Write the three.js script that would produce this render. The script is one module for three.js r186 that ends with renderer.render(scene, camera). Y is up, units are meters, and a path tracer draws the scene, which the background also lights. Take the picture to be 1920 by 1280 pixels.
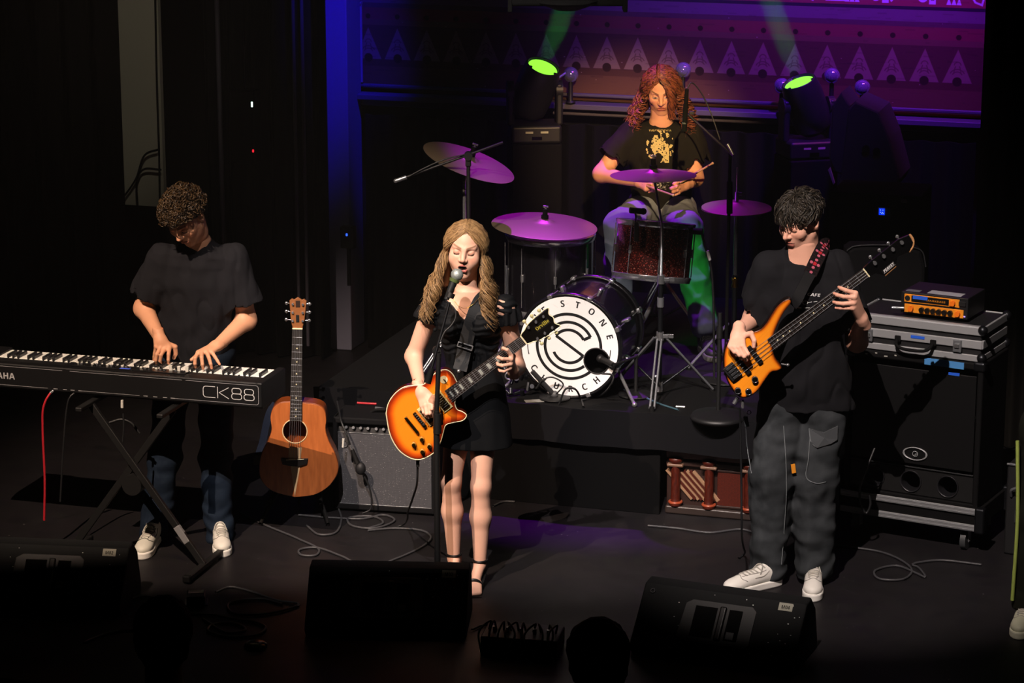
import * as THREE from 'three';
import { RoundedBoxGeometry } from 'three/addons/geometries/RoundedBoxGeometry.js';
import { mergeGeometries } from 'three/addons/utils/BufferGeometryUtils.js';
import { ImprovedNoise } from 'three/addons/math/ImprovedNoise.js';

// ---------------------------------------------------------------- camera, lights, exposure
const scene = new THREE.Scene();
scene.background = new THREE.Color(0x000000);
const renderer = new THREE.WebGLRenderer();
renderer.toneMapping = THREE.LinearToneMapping;
renderer.toneMappingExposure = 1.0;
renderer.shadowMap.enabled = true;
const V = (x, y, z) => new THREE.Vector3(x, y, z);
const R = Math.PI / 180;
const TH = 14 * R, FPX = 4800, EYE = V(0, 4.02, 11.64);      // seen from a balcony with a long lens
const camera = new THREE.PerspectiveCamera(2 * Math.atan(640 / FPX) / R, 1.5, 0.1, 60);
camera.position.copy(EYE);
camera.rotation.x = -TH;
scene.add(camera);
scene.fog = new THREE.FogExp2(0xffffff, 0.0012);

const LAMPS = [];
function spot(name, pos, target, color, cd, deg, pen, radius, shade, cut) {
  const l = new THREE.SpotLight(color, cd, 0, deg * R, pen, 2);
  l.position.copy(pos); l.target.position.copy(target); l.name = name;
  l.castShadow = true; l.shadow.radius = radius; l.shadow.mapSize.set(2048, 2048);
  scene.add(l, l.target);
  if (shade !== null) LAMPS.push({ pos, target, color, label: shade, cut });
  return l;
}
// unseen front lamps placed to light the band; unseen flags shade the stage front
spot('unseen_front_lamp_light', V(-3.1, 6.3, 4.6), V(-1.3, 0.95, -0.35), 0xffe0c6, 260, 15, 0.5, 0.7, 'unseen black stage spotlight with a warm lamp, placed to light the keyboard player', 0.3);
spot('unseen_front_lamp_light', V(-1.15, 6.3, 4.9), V(-0.15, 1.0, -0.2), 0xfff1ea, 185, 12.5, 0.45, 0.7, 'unseen black stage spotlight with a warm lamp, placed to light the singer', 0.5);
spot('unseen_front_lamp_light', V(-0.1, 6.3, 5.0), V(1.42, 0.85, 0.1), 0xffece2, 215, 11.5, 0.35, 0.7, 'unseen black stage spotlight with a warm lamp, placed to light the bass player', 1.35);
spot('unseen_panel_lamp_light', V(-1.7, 4.7, -0.8), V(-2.35, 2.0, -3.85), 0xfff0d8, 9, 11, 0.7, 2, 'dim unseen lamp placed only to light the grey panel');  // out of view, placed only to lift the grey panel
spot('unseen_drum_lamp_light', V(0.85, 4.7, 4.2), V(0.76, 1.85, -2.4), 0xffcf96, 290, 5.6, 0.6, 1.5, 'unseen black stage spotlight with an amber lamp, placed to light the drummer');  // out of view, placed to light the drummer from the front
// coloured lamps out of view, placed to tint kit, backdrop, pillar and drummer
spot('unseen_magenta_lamp_light', V(0.2, 5.2, -3.0), V(0.42, 1.55, -1.95), 0xb010ff, 115, 13, 0.35, 2, 'small unseen stage lamp with a magenta filter, placed to tint the drum kit');
spot('unseen_violet_lamp_light', V(2.0, 5.4, -1.5), V(1.9, 2.85, -3.4), 0x6a18ff, 120, 25, 0.95, 6, 'unseen stage lamp with a violet filter, placed to tint the painted backdrop');
spot('unseen_orange_lamp_light', V(2.9, 4.7, -2.2), V(1.9, 1.9, -3.5), 0xff6436, 12, 24, 0.8, 6, 'unseen stage lamp with an orange filter, placed to warm the painted backdrop');
spot('unseen_blue_lamp_light', V(-0.75, 4.9, -2.6), V(-1.0, 2.55, -4.0), 0x2c10ff, 70, 8.5, 0.8, 3, 'unseen stage lamp with a blue filter, placed to tint the pillar');
spot('unseen_green_lamp_light', V(-0.4, 5.0, 0.2), V(1.04, 0.96, -2.08), 0x3cff50, 55, 3.6, 0.6, 2, 'narrow unseen stage lamp with a green filter, placed to light the drummer');

// ---------------------------------------------------------------- helpers
// a photograph pixel as a point on the vertical plane z, and on the level plane y
const ray = (u, v) => { const X = (u - 960) / FPX, Y = (640 - v) / FPX; return V(X, Y * Math.cos(TH) - Math.sin(TH), -Y * Math.sin(TH) - Math.cos(TH)); };
const P = (u, v, z) => { const d = ray(u, v); return EYE.clone().addScaledVector(d, (z - EYE.z) / d.z); };
const Fl = (u, v, y = 0) => { const d = ray(u, v); return EYE.clone().addScaledVector(d, (y - EYE.y) / d.y); };
const YAW = -17 * R, SX = V(Math.cos(YAW), 0, -Math.sin(YAW)), SZ = V(Math.sin(YAW), 0, Math.cos(YAW));   // the stage stands turned to the lens
const ST = (x, y, z) => V(0, y, 0).addScaledVector(SX, x).addScaledVector(SZ, z);
const RS = (u, v, zs) => { const d = ray(u, v), t = (zs - EYE.dot(SZ)) / d.dot(SZ), p = EYE.clone().addScaledVector(d, t); return V(p.dot(SX), p.y, zs); };
let seed = 7;
const rnd = () => { seed = (seed + 0x6d2b79f5) | 0; let t = Math.imul(seed ^ (seed >>> 15), 1 | seed); t = (t + Math.imul(t ^ (t >>> 7), 61 | t)) ^ t; return ((t ^ (t >>> 14)) >>> 0) / 4294967296; };
const rr = (a, b) => a + (b - a) * rnd();
const lerp = (a, b, t) => a + (b - a) * t;
const clamp = (x, a = 0, b = 1) => Math.max(a, Math.min(b, x));
const noiser = new ImprovedNoise(), noise = (x, y, z) => noiser.noise(x + 31.7, y + 17.3, z + 5.1);

const mat = (c, rough = 0.6, metal = 0, o = {}) => new THREE.MeshPhysicalMaterial({ color: c, roughness: rough, metalness: metal, ...(rough >= 0.7 && !metal ? { specularIntensity: 0.25 } : {}), ...o });
function canvasTex(w, h, draw, o = {}) {
  const c = document.createElement('canvas'); c.width = w; c.height = h;
  const g = c.getContext('2d'); draw(g, w, h);
  const t = new THREE.CanvasTexture(c); t.colorSpace = o.data ? THREE.NoColorSpace : THREE.SRGBColorSpace;
  t.magFilter = THREE.LinearFilter; t.wrapS = t.wrapT = o.repeat ? THREE.RepeatWrapping : THREE.ClampToEdgeWrapping;
  if (o.repeat) t.repeat.set(...o.repeat);
  return t;
}
function noiseTex(n, f, lo, hi, o = {}) {
  const d = new Uint8Array(n * n * 4);
  for (let y = 0; y < n; y++) for (let x = 0; x < n; x++) {
    let s = 0, a = 0.5, k = f;
    for (let q = 0; q < 4; q++) { const X = x / n * k, Y = y / n * k, b = (x2, y2) => noise(x2, y2, q * 7.7);
      const fx = x / n, fy = y / n;      // blend with the shifted copy so that it tiles
      s += a * ((b(X, Y) * (1 - fx) + b(X - k, Y) * fx) * (1 - fy) + (b(X, Y - k) * (1 - fx) + b(X - k, Y - k) * fx) * fy); a *= 0.55; k *= 2.1; }
    const t = clamp(0.5 + s), i = (y * n + x) * 4;
    for (let c = 0; c < 3; c++) d[i + c] = Math.round(lerp(lo[c] ?? lo, hi[c] ?? hi, t)); d[i + 3] = 255;
  }
  const t = new THREE.DataTexture(d, n, n); t.magFilter = t.minFilter = THREE.LinearFilter; t.wrapS = t.wrapT = THREE.RepeatWrapping;
  t.colorSpace = o.data ? THREE.NoColorSpace : THREE.SRGBColorSpace; if (o.repeat) t.repeat.set(...o.repeat); t.needsUpdate = true; return t;
}

const used = new Map();
const numbered = (n) => { const k = used.get(n) ?? 0; used.set(n, k + 1); return k ? `${n}_${String(k).padStart(3, '0')}` : n; };
function thing(name, label, category, pos = V(0, 0, 0), turn = 0, group) {
  const o = new THREE.Group(); o.name = numbered(name); o.position.copy(pos); o.rotation.y = turn; scene.add(o);
  o.userData = { label, category }; if (group) o.userData.group = group; o.updateMatrixWorld(true); return o;
}
function part(parent, name, geo, m, label) {           // geometry in the parent's own axes
  const o = new THREE.Mesh(geo, m); o.name = name; parent.add(o); if (label) o.userData.label = label; o.updateMatrixWorld(true); return o;
}
function wpart(parent, name, geo, m, label) {          // geometry in world axes
  parent.updateMatrixWorld(true); geo.applyMatrix4(parent.matrixWorld.clone().invert()); return part(parent, name, geo, m, label);
}
function solo(name, label, category, geo, m, group) {  // a thing that is one mesh: put its origin at its base
  geo.computeBoundingBox(); const b = geo.boundingBox, c = V((b.min.x + b.max.x) / 2, b.min.y, (b.min.z + b.max.z) / 2);
  geo.translate(-c.x, -c.y, -c.z);
  const o = new THREE.Mesh(geo, m); o.name = numbered(name); o.position.copy(c); scene.add(o);
  o.userData = { label, category }; if (group) o.userData.group = group; o.updateMatrixWorld(true); return o;
}
function struct(name, geo, m, label, category = 'structure') {
  const o = new THREE.Mesh(geo, m); o.name = numbered(name); scene.add(o); o.userData = { kind: 'structure', label, category }; o.updateMatrixWorld(true); return o;
}
function copyOf(o, name, label) { const c = o.clone(); c.name = numbered(name); c.userData = { ...o.userData, label }; scene.add(c); return c; }

// geometry
const flat = (g) => (g.index ? g.toNonIndexed() : g);
function mg(list) {
  const gs = list.map(flat), keep = gs.every((g) => g.attributes.uv), col = gs.every((g) => g.attributes.color);
  for (const g of gs) for (const k of Object.keys(g.attributes)) if (!(k === 'position' || k === 'normal' || (k === 'uv' && keep) || (k === 'color' && col))) g.deleteAttribute(k);
  return mergeGeometries(gs, false);
}
const at = (g, x, y, z, rx = 0, ry = 0, rz = 0) => g.applyMatrix4(new THREE.Matrix4().compose(V(x, y, z), new THREE.Quaternion().setFromEuler(new THREE.Euler(rx, ry, rz)), V(1, 1, 1)));
const bx = (w, h, d, x = 0, y = 0, z = 0, r = 0.004, rx = 0, ry = 0, rz = 0) => at(r ? new RoundedBoxGeometry(w, h, d, 2, Math.min(r, w / 2.1, h / 2.1, d / 2.1)) : new THREE.BoxGeometry(w, h, d), x, y, z, rx, ry, rz);
function rod(a, b, ra, rb = ra, seg = 12) {
  const d = b.clone().sub(a), g = new THREE.CylinderGeometry(rb, ra, d.length(), seg);
  g.applyQuaternion(new THREE.Quaternion().setFromUnitVectors(V(0, 1, 0), d.normalize()));
  return g.translate((a.x + b.x) / 2, (a.y + b.y) / 2, (a.z + b.z) / 2);
}
const cyl = (ra, rb, h, x, y, z, seg = 24, rx = 0, rz = 0) => at(new THREE.CylinderGeometry(ra, rb, h, seg), x, y, z, rx, 0, rz);
const ball = (r, x, y, z, sx = 1, sy = 1, sz = 1, seg = 16) => new THREE.SphereGeometry(r, seg, Math.max(6, seg * 0.6 | 0)).scale(sx, sy, sz).translate(x, y, z);
const lathe = (pts, seg = 32) => new THREE.LatheGeometry(pts.map(([x, y]) => new THREE.Vector2(x, y)), seg);
const ring = (r, t, x, y, z, rx = 0, ry = 0, seg = 32) => at(new THREE.TorusGeometry(r, t, 8, seg), x, y, z, rx, ry);
function tube(pts, r, seg = 0, sides = 6, closed = false) {
  return new THREE.TubeGeometry(new THREE.CatmullRomCurve3(pts, closed, 'centripetal'), seg || pts.length * 6, r, sides, closed);
}
function ribbon(pts, nrm, w, t) {                       // a strap of real thickness along pts, nrm = which way its face looks
  const c = new THREE.CatmullRomCurve3(pts), n = pts.length * 8, pos = [], uv = [], idx = []; let len = 0, last = null;
  for (let i = 0; i <= n; i++) {
    const p = c.getPoint(i / n), T = c.getTangent(i / n), N = (typeof nrm === 'function' ? nrm(i / n) : nrm).clone();
    N.addScaledVector(T, -N.dot(T)).normalize(); const S = T.clone().cross(N).normalize();
    if (last) len += p.distanceTo(last); last = p;
    for (const [a, b, U] of [[-1, 0, 0], [1, 0, 1], [1, -1, 1], [-1, -1, 0]]) { const q = p.clone().addScaledVector(S, a * w / 2).addScaledVector(N, b * t); pos.push(q.x, q.y, q.z); uv.push(U, len / w); }
    if (i < n) for (let k = 0; k < 4; k++) { const a = i * 4 + k, b = i * 4 + (k + 1) % 4; idx.push(a, a + 4, b, b, a + 4, b + 4); }
  }
  const g = new THREE.BufferGeometry(); g.setAttribute('position', new THREE.Float32BufferAttribute(pos, 3)); g.setAttribute('uv', new THREE.Float32BufferAttribute(uv, 2)); g.setIndex(idx);
  const f = g.toNonIndexed(); f.computeVertexNormals(); return f;
}
function extr(pts, depth, bevel = 0.003, holes = [], smooth = true) {   // outline (x, y) pushed from z = 0 to z = depth
  const s = new THREE.Shape(); const v2 = pts.map((p) => new THREE.Vector2(p.x ?? p[0], p.y ?? p[1]));
  if (smooth) { const c = new THREE.SplineCurve([...v2, v2[0]]); s.setFromPoints(c.getPoints(pts.length * 5).slice(0, -1)); } else s.setFromPoints(v2);
  for (const [x, y, r] of holes) { const h = new THREE.Path(); h.absarc(x, y, r, 0, Math.PI * 2, true); s.holes.push(h); }
  const g = new THREE.ExtrudeGeometry(s, { depth: depth - 2 * bevel, bevelEnabled: bevel > 0, bevelThickness: bevel, bevelSize: bevel, bevelOffset: -bevel, bevelSegments: 2, curveSegments: 32 });
  return g.translate(0, 0, bevel);
}

// distance fields and their mesher (naive surface nets)
const smin = (a, b, k) => { const h = Math.max(k - Math.abs(a - b), 0) / k; return Math.min(a, b) - h * h * k * 0.25; };
const smax = (a, b, k) => -smin(-a, -b, k);
function cap(a, b, ra, rb = ra) {
  const ax = a.x, ay = a.y, az = a.z, dx = b.x - ax, dy = b.y - ay, dz = b.z - az, l2 = dx * dx + dy * dy + dz * dz || 1e-9;
  return (x, y, z) => { const px = x - ax, py = y - ay, pz = z - az; let t = (px * dx + py * dy + pz * dz) / l2; t = t < 0 ? 0 : t > 1 ? 1 : t;
    const qx = px - dx * t, qy = py - dy * t, qz = pz - dz * t; return Math.sqrt(qx * qx + qy * qy + qz * qz) - ra - (rb - ra) * t; };
}
function cone(a, b, ra, rb) {                           // like cap with flat ends
  const c = cap(a, b, ra, rb), d = b.clone().sub(a), L = d.length(); d.normalize(); const pa = a.dot(d);
  return (x, y, z) => { const s = x * d.x + y * d.y + z * d.z - pa; return Math.max(c(x, y, z), s - L, -s - ra); };
}
function ell(cx, cy, cz, rx, ry, rz) {
  return (x, y, z) => { const px = (x - cx) / rx, py = (y - cy) / ry, pz = (z - cz) / rz, k0 = Math.sqrt(px * px + py * py + pz * pz), qx = px / rx, qy = py / ry, qz = pz / rz, k1 = Math.sqrt(qx * qx + qy * qy + qz * qz); return k1 < 1e-9 ? -Math.min(rx, ry, rz) : k0 * (k0 - 1) / k1; };
}
const U = (k, ...fs) => (x, y, z) => { let d = fs[0](x, y, z); for (let i = 1; i < fs.length; i++) d = smin(d, fs[i](x, y, z), k); return d; };
function surf(f, lo, hi, h, col) {
  const nx = Math.ceil((hi.x - lo.x) / h) + 1, ny = Math.ceil((hi.y - lo.y) / h) + 1, nz = Math.ceil((hi.z - lo.z) / h) + 1, val = new Float32Array(nx * ny * nz), BL = 5;
  const id = (i, j, k) => (k * ny + j) * nx + i, half = BL * h * 0.9;
  for (let K = 0; K < nz; K += BL) for (let J = 0; J < ny; J += BL) for (let I = 0; I < nx; I += BL) {
    const c = f(lo.x + (I + BL / 2) * h, lo.y + (J + BL / 2) * h, lo.z + (K + BL / 2) * h), skip = Math.abs(c) > half * 1.6 + 0.004;
    for (let k = K; k < Math.min(K + BL, nz); k++) for (let j = J; j < Math.min(J + BL, ny); j++) for (let i = I; i < Math.min(I + BL, nx); i++) val[id(i, j, k)] = skip ? c : f(lo.x + i * h, lo.y + j * h, lo.z + k * h);
  }
  const vid = new Int32Array(nx * ny * nz).fill(-1), pos = [], idx = [];
  for (let k = 0; k < nz - 1; k++) for (let j = 0; j < ny - 1; j++) for (let i = 0; i < nx - 1; i++) {
    let m = 0; const c = [];
    for (let q = 0; q < 8; q++) { const w = val[id(i + (q & 1), j + (q >> 1 & 1), k + (q >> 2))]; c.push(w); if (w < 0) m |= 1 << q; }
    if (m === 0 || m === 255) continue;
    let sx = 0, sy = 0, sz = 0, n = 0;
    for (let q = 0; q < 8; q++) for (const b of [1, 2, 4]) { const r = q | b; if (q & b || (c[q] < 0) === (c[r] < 0)) continue;
      const t = c[q] / (c[q] - c[r]); sx += (q & 1) + (b === 1 ? t : 0); sy += (q >> 1 & 1) + (b === 2 ? t : 0); sz += (q >> 2) + (b === 4 ? t : 0); n++; }
    vid[id(i, j, k)] = pos.length / 3; pos.push(lo.x + (i + sx / n) * h, lo.y + (j + sy / n) * h, lo.z + (k + sz / n) * h);
  }
  for (let k = 1; k < nz - 1; k++) for (let j = 1; j < ny - 1; j++) for (let i = 1; i < nx - 1; i++) {
    const a = val[id(i, j, k)] < 0;
    const quad = (p, q, r, s, flip) => { if (p < 0 || q < 0 || r < 0 || s < 0) return; flip ? idx.push(p, r, q, p, s, r) : idx.push(p, q, r, p, r, s); };
    if (a !== val[id(i + 1, j, k)] < 0) quad(vid[id(i, j - 1, k - 1)], vid[id(i, j, k - 1)], vid[id(i, j, k)], vid[id(i, j - 1, k)], !a);
    if (a !== val[id(i, j + 1, k)] < 0) quad(vid[id(i - 1, j, k - 1)], vid[id(i - 1, j, k)], vid[id(i, j, k)], vid[id(i, j, k - 1)], !a);
    if (a !== val[id(i, j, k + 1)] < 0) quad(vid[id(i - 1, j - 1, k)], vid[id(i, j - 1, k)], vid[id(i, j, k)], vid[id(i - 1, j, k)], !a);
  }
  const nor = new Float32Array(pos.length), e = h * 0.5, color = col ? new Float32Array(pos.length) : null;
  for (let i = 0; i < pos.length; i += 3) {
    const x = pos[i], y = pos[i + 1], z = pos[i + 2], gx = f(x + e, y, z) - f(x - e, y, z), gy = f(x, y + e, z) - f(x, y - e, z), gz = f(x, y, z + e) - f(x, y, z - e), l = Math.hypot(gx, gy, gz) || 1;
    nor[i] = gx / l; nor[i + 1] = gy / l; nor[i + 2] = gz / l;
    if (color) { const q = col(x, y, z); color[i] = q[0]; color[i + 1] = q[1]; color[i + 2] = q[2]; }
  }
  const g = new THREE.BufferGeometry(); g.setAttribute('position', new THREE.Float32BufferAttribute(pos, 3)); g.setAttribute('normal', new THREE.BufferAttribute(nor, 3));
  if (color) g.setAttribute('color', new THREE.BufferAttribute(color, 3)); g.setIndex(idx); return g;
}
const bounds = (pts, m) => { const b = new THREE.Box3().setFromPoints(pts); b.min.subScalar(m); b.max.addScalar(m); return [b.min, b.max]; };

// many thin tapering strands as one geometry: each path is a list of points
function strands(paths, r0, r1, tone) {
  const pos = [], nor = [], col = [], idx = [], SD = 4;
  for (const path of paths) {
    const n = path.length, base = pos.length / 3, c = tone(); let N = null;
    for (let i = 0; i < n; i++) {
      const T = path[Math.min(i + 1, n - 1)].clone().sub(path[Math.max(i - 1, 0)]).normalize();
      if (!N) { N = Math.abs(T.y) < 0.8 ? V(0, 1, 0) : V(1, 0, 0); }
      N = N.clone().addScaledVector(T, -N.dot(T)).normalize(); const B = T.clone().cross(N), t = i / (n - 1), r = lerp(r0, r1, t) * (t > 0.93 ? 0.4 : 1);
      for (let k = 0; k < SD; k++) { const a = k / SD * Math.PI * 2, d = N.clone().multiplyScalar(Math.cos(a)).addScaledVector(B, Math.sin(a));
        pos.push(path[i].x + d.x * r, path[i].y + d.y * r, path[i].z + d.z * r); nor.push(d.x, d.y, d.z); col.push(...c); }
      if (i) for (let k = 0; k < SD; k++) { const a = base + (i - 1) * SD + k, b = base + (i - 1) * SD + (k + 1) % SD; idx.push(a, b, a + SD, b, b + SD, a + SD); }
    }
  }
  const g = new THREE.BufferGeometry(); g.setAttribute('position', new THREE.Float32BufferAttribute(pos, 3)); g.setAttribute('normal', new THREE.Float32BufferAttribute(nor, 3)); g.setAttribute('color', new THREE.Float32BufferAttribute(col, 3)); g.setIndex(idx); return g;
}

// ---------------------------------------------------------------- materials
const grain = noiseTex(256, 24, 90, 255, { data: true });
const M = {
  black: mat(0x0b0b0c, 0.55), matte: mat(0x090909, 0.9), rubber: mat(0x0d0d0e, 0.75), plastic: mat(0x101012, 0.38), grey: mat(0x4a4c4f, 0.5), dgrey: mat(0x222326, 0.6),
  chrome: mat(0xd6d8dc, 0.2, 0.9), steel: mat(0x9a9da2, 0.3, 0.75), darksteel: mat(0x35373b, 0.35, 0.9), gold: mat(0xc89a45, 0.25, 1), white: mat(0xe8e8e6, 0.5), offwhite: mat(0xc9c8c0, 0.6),
  drape: mat(0x050506, 0.95), cymbal: mat(0xb9a488, 0.36, 0.8), rosewood: mat(0x1c120d, 0.55), cream: mat(0xe6dcb4, 0.4), aluminium: mat(0xa9abae, 0.38, 0.4), red: mat(0xb0202c, 0.45), blue: mat(0x1e5bd0, 0.6), cable: mat(0x17181a, 0.5),
};
// ---------------------------------------------------------------- the setting
const floorTex = canvasTex(2048, 2048, (g, w, h) => {
  g.fillStyle = '#1b191b'; g.fillRect(0, 0, w, h);
  for (let i = 0; i < 5200; i++) { const a = rr(0.02, 0.09), c = rnd() < 0.5 ? '40,37,39' : '6,6,8'; g.fillStyle = `rgba(${c},${a})`; g.beginPath(); g.ellipse(rr(0, w), rr(0, h), rr(4, 46), rr(3, 18), rr(0, 3.1), 0, 7); g.fill(); }
  for (let i = 0; i < 260; i++) { g.strokeStyle = `rgba(96,92,92,${rr(0.05, 0.2)})`; g.lineWidth = rr(0.6, 1.6); const x = rr(0, w), y = rr(0, h), a = rr(0, 6.3), l = rr(10, 90); g.beginPath(); g.moveTo(x, y); g.lineTo(x + Math.cos(a) * l, y + Math.sin(a) * l); g.stroke(); }
  for (let i = 0; i < 420; i++) { g.fillStyle = `rgba(190,188,182,${rr(0.15, 0.8)})`; g.beginPath(); g.arc(rr(0, w), rr(0, h), rr(0.5, 1.3), 0, 7); g.fill(); }
}, { repeat: [1, 1] });
const floorMat = mat(0xffffff, 0.62, 0, { map: floorTex, roughnessMap: noiseTex(256, 12, 150, 255, { data: true }), specularIntensity: 0.4 });
function sbox(name, x0, x1, y0, y1, z0, z1, m, label, r = 0) {
  const g = bx(x1 - x0, y1 - y0, z1 - z0, 0, 0, 0, r), o = struct(name, g, m, label);
  o.position.copy(ST((x0 + x1) / 2, (y0 + y1) / 2, (z0 + z1) / 2)); o.rotation.y = YAW; o.updateMatrixWorld(true); return o;
}
const wallMat = mat(0x080809, 0.9), CEIL = 6.8;
{
  const g = new THREE.BoxGeometry(13, 0.6, 6.2); const uv = g.attributes.uv; for (let i = 0; i < uv.count; i++) uv.setXY(i, uv.getX(i) * 13 / 5, uv.getY(i) * 6.2 / 5);
  const o = struct('floor', g, floorMat, 'black scuffed stage floor under the band', 'floor'); o.position.copy(ST(0, -0.3, -1.1)); o.rotation.y = YAW;
}
sbox('floor', -6.5, 6.5, -0.75, -0.6, 2, 14.5, mat(0x060606, 0.9), 'dark floor of the audience area below the stage');
sbox('wall_back', -6.5, 6.5, -0.6, CEIL, -4.5, -4.2, wallMat, 'black back wall of the stage');
sbox('wall_left', -6.8, -6.5, -0.6, CEIL, -4.5, 14.5, wallMat, 'black side wall beyond the keyboard');
sbox('wall_right', 6.5, 6.8, -0.6, CEIL, -4.5, 14.5, wallMat, 'black side wall beyond the bass rig');
sbox('wall_front', -6.5, 6.5, -0.6, CEIL, 14.5, 14.8, wallMat, 'dark wall behind the balcony');
sbox('ceiling', -6.8, 6.8, CEIL, CEIL + 0.2, -4.5, 14.8, wallMat, 'black ceiling above the stage');

// painted backdrop with its row of triangles above the ledge
const ZB = -4.08, bl = RS(680, 100, ZB), br = RS(1834, 100, ZB), ledgeY = 1.63, BT = 3.4, BW = br.x - bl.x + 0.1, BH = BT - ledgeY;
{
  const PXM = 400, W = Math.round(BW * PXM), H = Math.round(BH * PXM);
  const tex = canvasTex(Math.min(W, 2048), H, (g, w, h) => {
    const Y = (m) => h - (m - ledgeY) * PXM;                // metres of height to a row of the picture
    g.fillStyle = '#54382e'; g.fillRect(0, 0, w, h);
    const band = (a, b, c) => { g.fillStyle = c; g.fillRect(0, Y(b), w, (b - a) * PXM); };
    band(ledgeY, ledgeY + 0.03, '#452c20'); band(ledgeY + 0.03, ledgeY + 0.16, '#5e402e'); band(ledgeY + 0.16, ledgeY + 0.2, '#4e3226'); band(ledgeY + 0.2, ledgeY + 0.42, '#4e302a');
    band(ledgeY + 0.42, ledgeY + 0.455, '#684638'); band(ledgeY + 0.455, ledgeY + 0.53, '#763638'); band(ledgeY + 0.53, ledgeY + 0.56, '#543640'); band(ledgeY + 0.56, ledgeY + 0.63, '#6a5060'); band(ledgeY + 0.63, ledgeY + 0.65, '#2c2030'); band(ledgeY + 0.65, BT, '#8a3a44');
    for (let x = 38; x < w; x += 78) {                     // triangles with an eye of arcs and a dark half-disc at the foot
      const y0 = Y(ledgeY + 0.205), y1 = Y(ledgeY + 0.4);
      g.fillStyle = '#7e6656'; g.beginPath(); g.moveTo(x - 35, y0); g.lineTo(x, y1 - 2); g.lineTo(x + 35, y0); g.fill();
      g.strokeStyle = '#5e443a'; g.lineWidth = 2.5; for (const r of [17, 25]) { g.beginPath(); g.arc(x, y0 - 14, r * 0.75, Math.PI * 1.15, Math.PI * 1.85); g.stroke(); }
      g.beginPath(); g.arc(x, y0 - 42, 8, Math.PI, Math.PI * 2); g.stroke(); for (const q of [-9, 9]) { g.beginPath(); g.moveTo(x + q * 0.5, y0 - 40); g.quadraticCurveTo(x + q, y0 - 28, x + q * 0.9, y0 - 22); g.stroke(); }
      g.fillStyle = '#2e1a16'; g.beginPath(); g.arc(x, y0 - 3, 11, 0, 7); g.fill(); g.beginPath(); g.arc(x, Y(ledgeY + 0.475), 6.5, 0, 7); g.fill();
    }
    for (let x = 10; x < w; x += rr(46, 74)) {             // pale cut-paper shapes above
      const y = Y(ledgeY + 0.73), k = Math.floor(rnd() * 5); g.fillStyle = '#cfc0de'; g.strokeStyle = '#cfc0de'; g.lineWidth = 5;
      if (k === 0) g.fillRect(x, y + 14, 52, 11); else if (k === 1) { for (const q of [0, 12, 24]) { g.beginPath(); g.moveTo(x + q, y + 26); g.lineTo(x + q + 6, y + 8); g.lineTo(x + q + 12, y + 26); g.fill(); } }
      else if (k === 2) { g.beginPath(); g.arc(x + 15, y + 10, 12, 0, 7); g.fill(); g.fillRect(x + 30, y - 2, 16, 28); g.fillStyle = '#7c4a6a'; g.beginPath(); g.arc(x + 15, y + 10, 5, 0, 7); g.fill(); g.fillRect(x + 34, y + 6, 8, 3); g.fillRect(x + 34, y + 14, 8, 3); }
      else if (k === 3) { g.beginPath(); g.moveTo(x, y + 22); g.lineTo(x + 24, y - 8); g.stroke(); } else { g.beginPath(); g.moveTo(x, y); g.lineTo(x + 10, y + 18); g.lineTo(x + 26, y + 24); g.lineTo(x + 30, y + 8); g.stroke(); }
    }
    for (let i = 0; i < 1500; i++) { g.fillStyle = `rgba(20,10,8,${rr(0.03, 0.14)})`; g.fillRect(rr(0, w), rr(0, h), rr(2, 40), rr(1, 5)); }
    for (let i = 0; i < 60; i++) { g.fillStyle = 'rgba(225,215,205,.6)'; g.fillRect(rr(0, w), rr(h * 0.45, h), rr(1, 4), rr(1, 2)); }
  });
  const m = mat(0xffffff, 0.7, 0, { map: tex }), side = mat(0x2a1a14, 0.8);
  const o = solo('painted_backdrop', 'wide painted backdrop with a row of pale triangles above the rear ledge', 'backdrop', new THREE.BoxGeometry(BW, BH, 0.03), [side, side, side, side, m, side]);
  o.position.copy(ST((bl.x + br.x) / 2, ledgeY, ZB)); o.rotation.y = YAW;
}
{ // the ledge that runs under the backdrop
  const x0 = bl.x - 0.06, x1 = br.x + 0.06, t = struct('trim_1', mg([bx(x1 - x0, 0.035, 0.14, 0, 0, -0.03, 0.006), bx(x1 - x0, 0.05, 0.05, 0, -0.04, -0.06, 0.01), bx(x1 - x0, 0.02, 0.03, 0, 0.06, -0.075, 0.006)]), mat(0x4c4656, 0.5), 'long painted wooden ledge below the backdrop', 'ledge');
  t.position.copy(ST((x0 + x1) / 2, ledgeY - 0.02, -3.96)); t.rotation.y = YAW;
  const s = struct('trim_2', mg([bx(0.012, 0.5, 0.012, 0, 0.25, 0, 0), bx(0.012, 0.012, 0.03, 0, 0.5, 0, 0)]), mat(0x8a7f96, 0.5), 'thin upright edge strip beside the pillar', 'trim'); s.position.copy(ST(bl.x + 0.015, ledgeY + 0.06, -4.02)); s.rotation.y = YAW;
}
function pleated(name, label, u0, u1, zs, y0, y1, m, pitch = 0.13, amp = 0.035) {   // a hanging curtain with real folds
  const a = RS(u0, 300, zs), b = RS(u1, 300, zs), n = Math.max(3, Math.round((b.x - a.x) / pitch * 2)), pts = [];
  for (let i = 0; i <= n; i++) pts.push(V(lerp(a.x, b.x, i / n) - (a.x + b.x) / 2, 0, (i % 2 ? 1 : -1) * amp * rr(0.6, 1.2)));
  const g = ribbon(pts, V(0, 0, 1), y1 - y0, 0.012).translate(0, (y1 - y0) / 2, 0), o = solo(name, label, 'curtain', g, m, 'stage drapes');
  o.position.copy(ST((a.x + b.x) / 2, y0, zs)); o.rotation.y = YAW; return o;
}
const velvet = mat(0x050506, 0.95);
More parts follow.
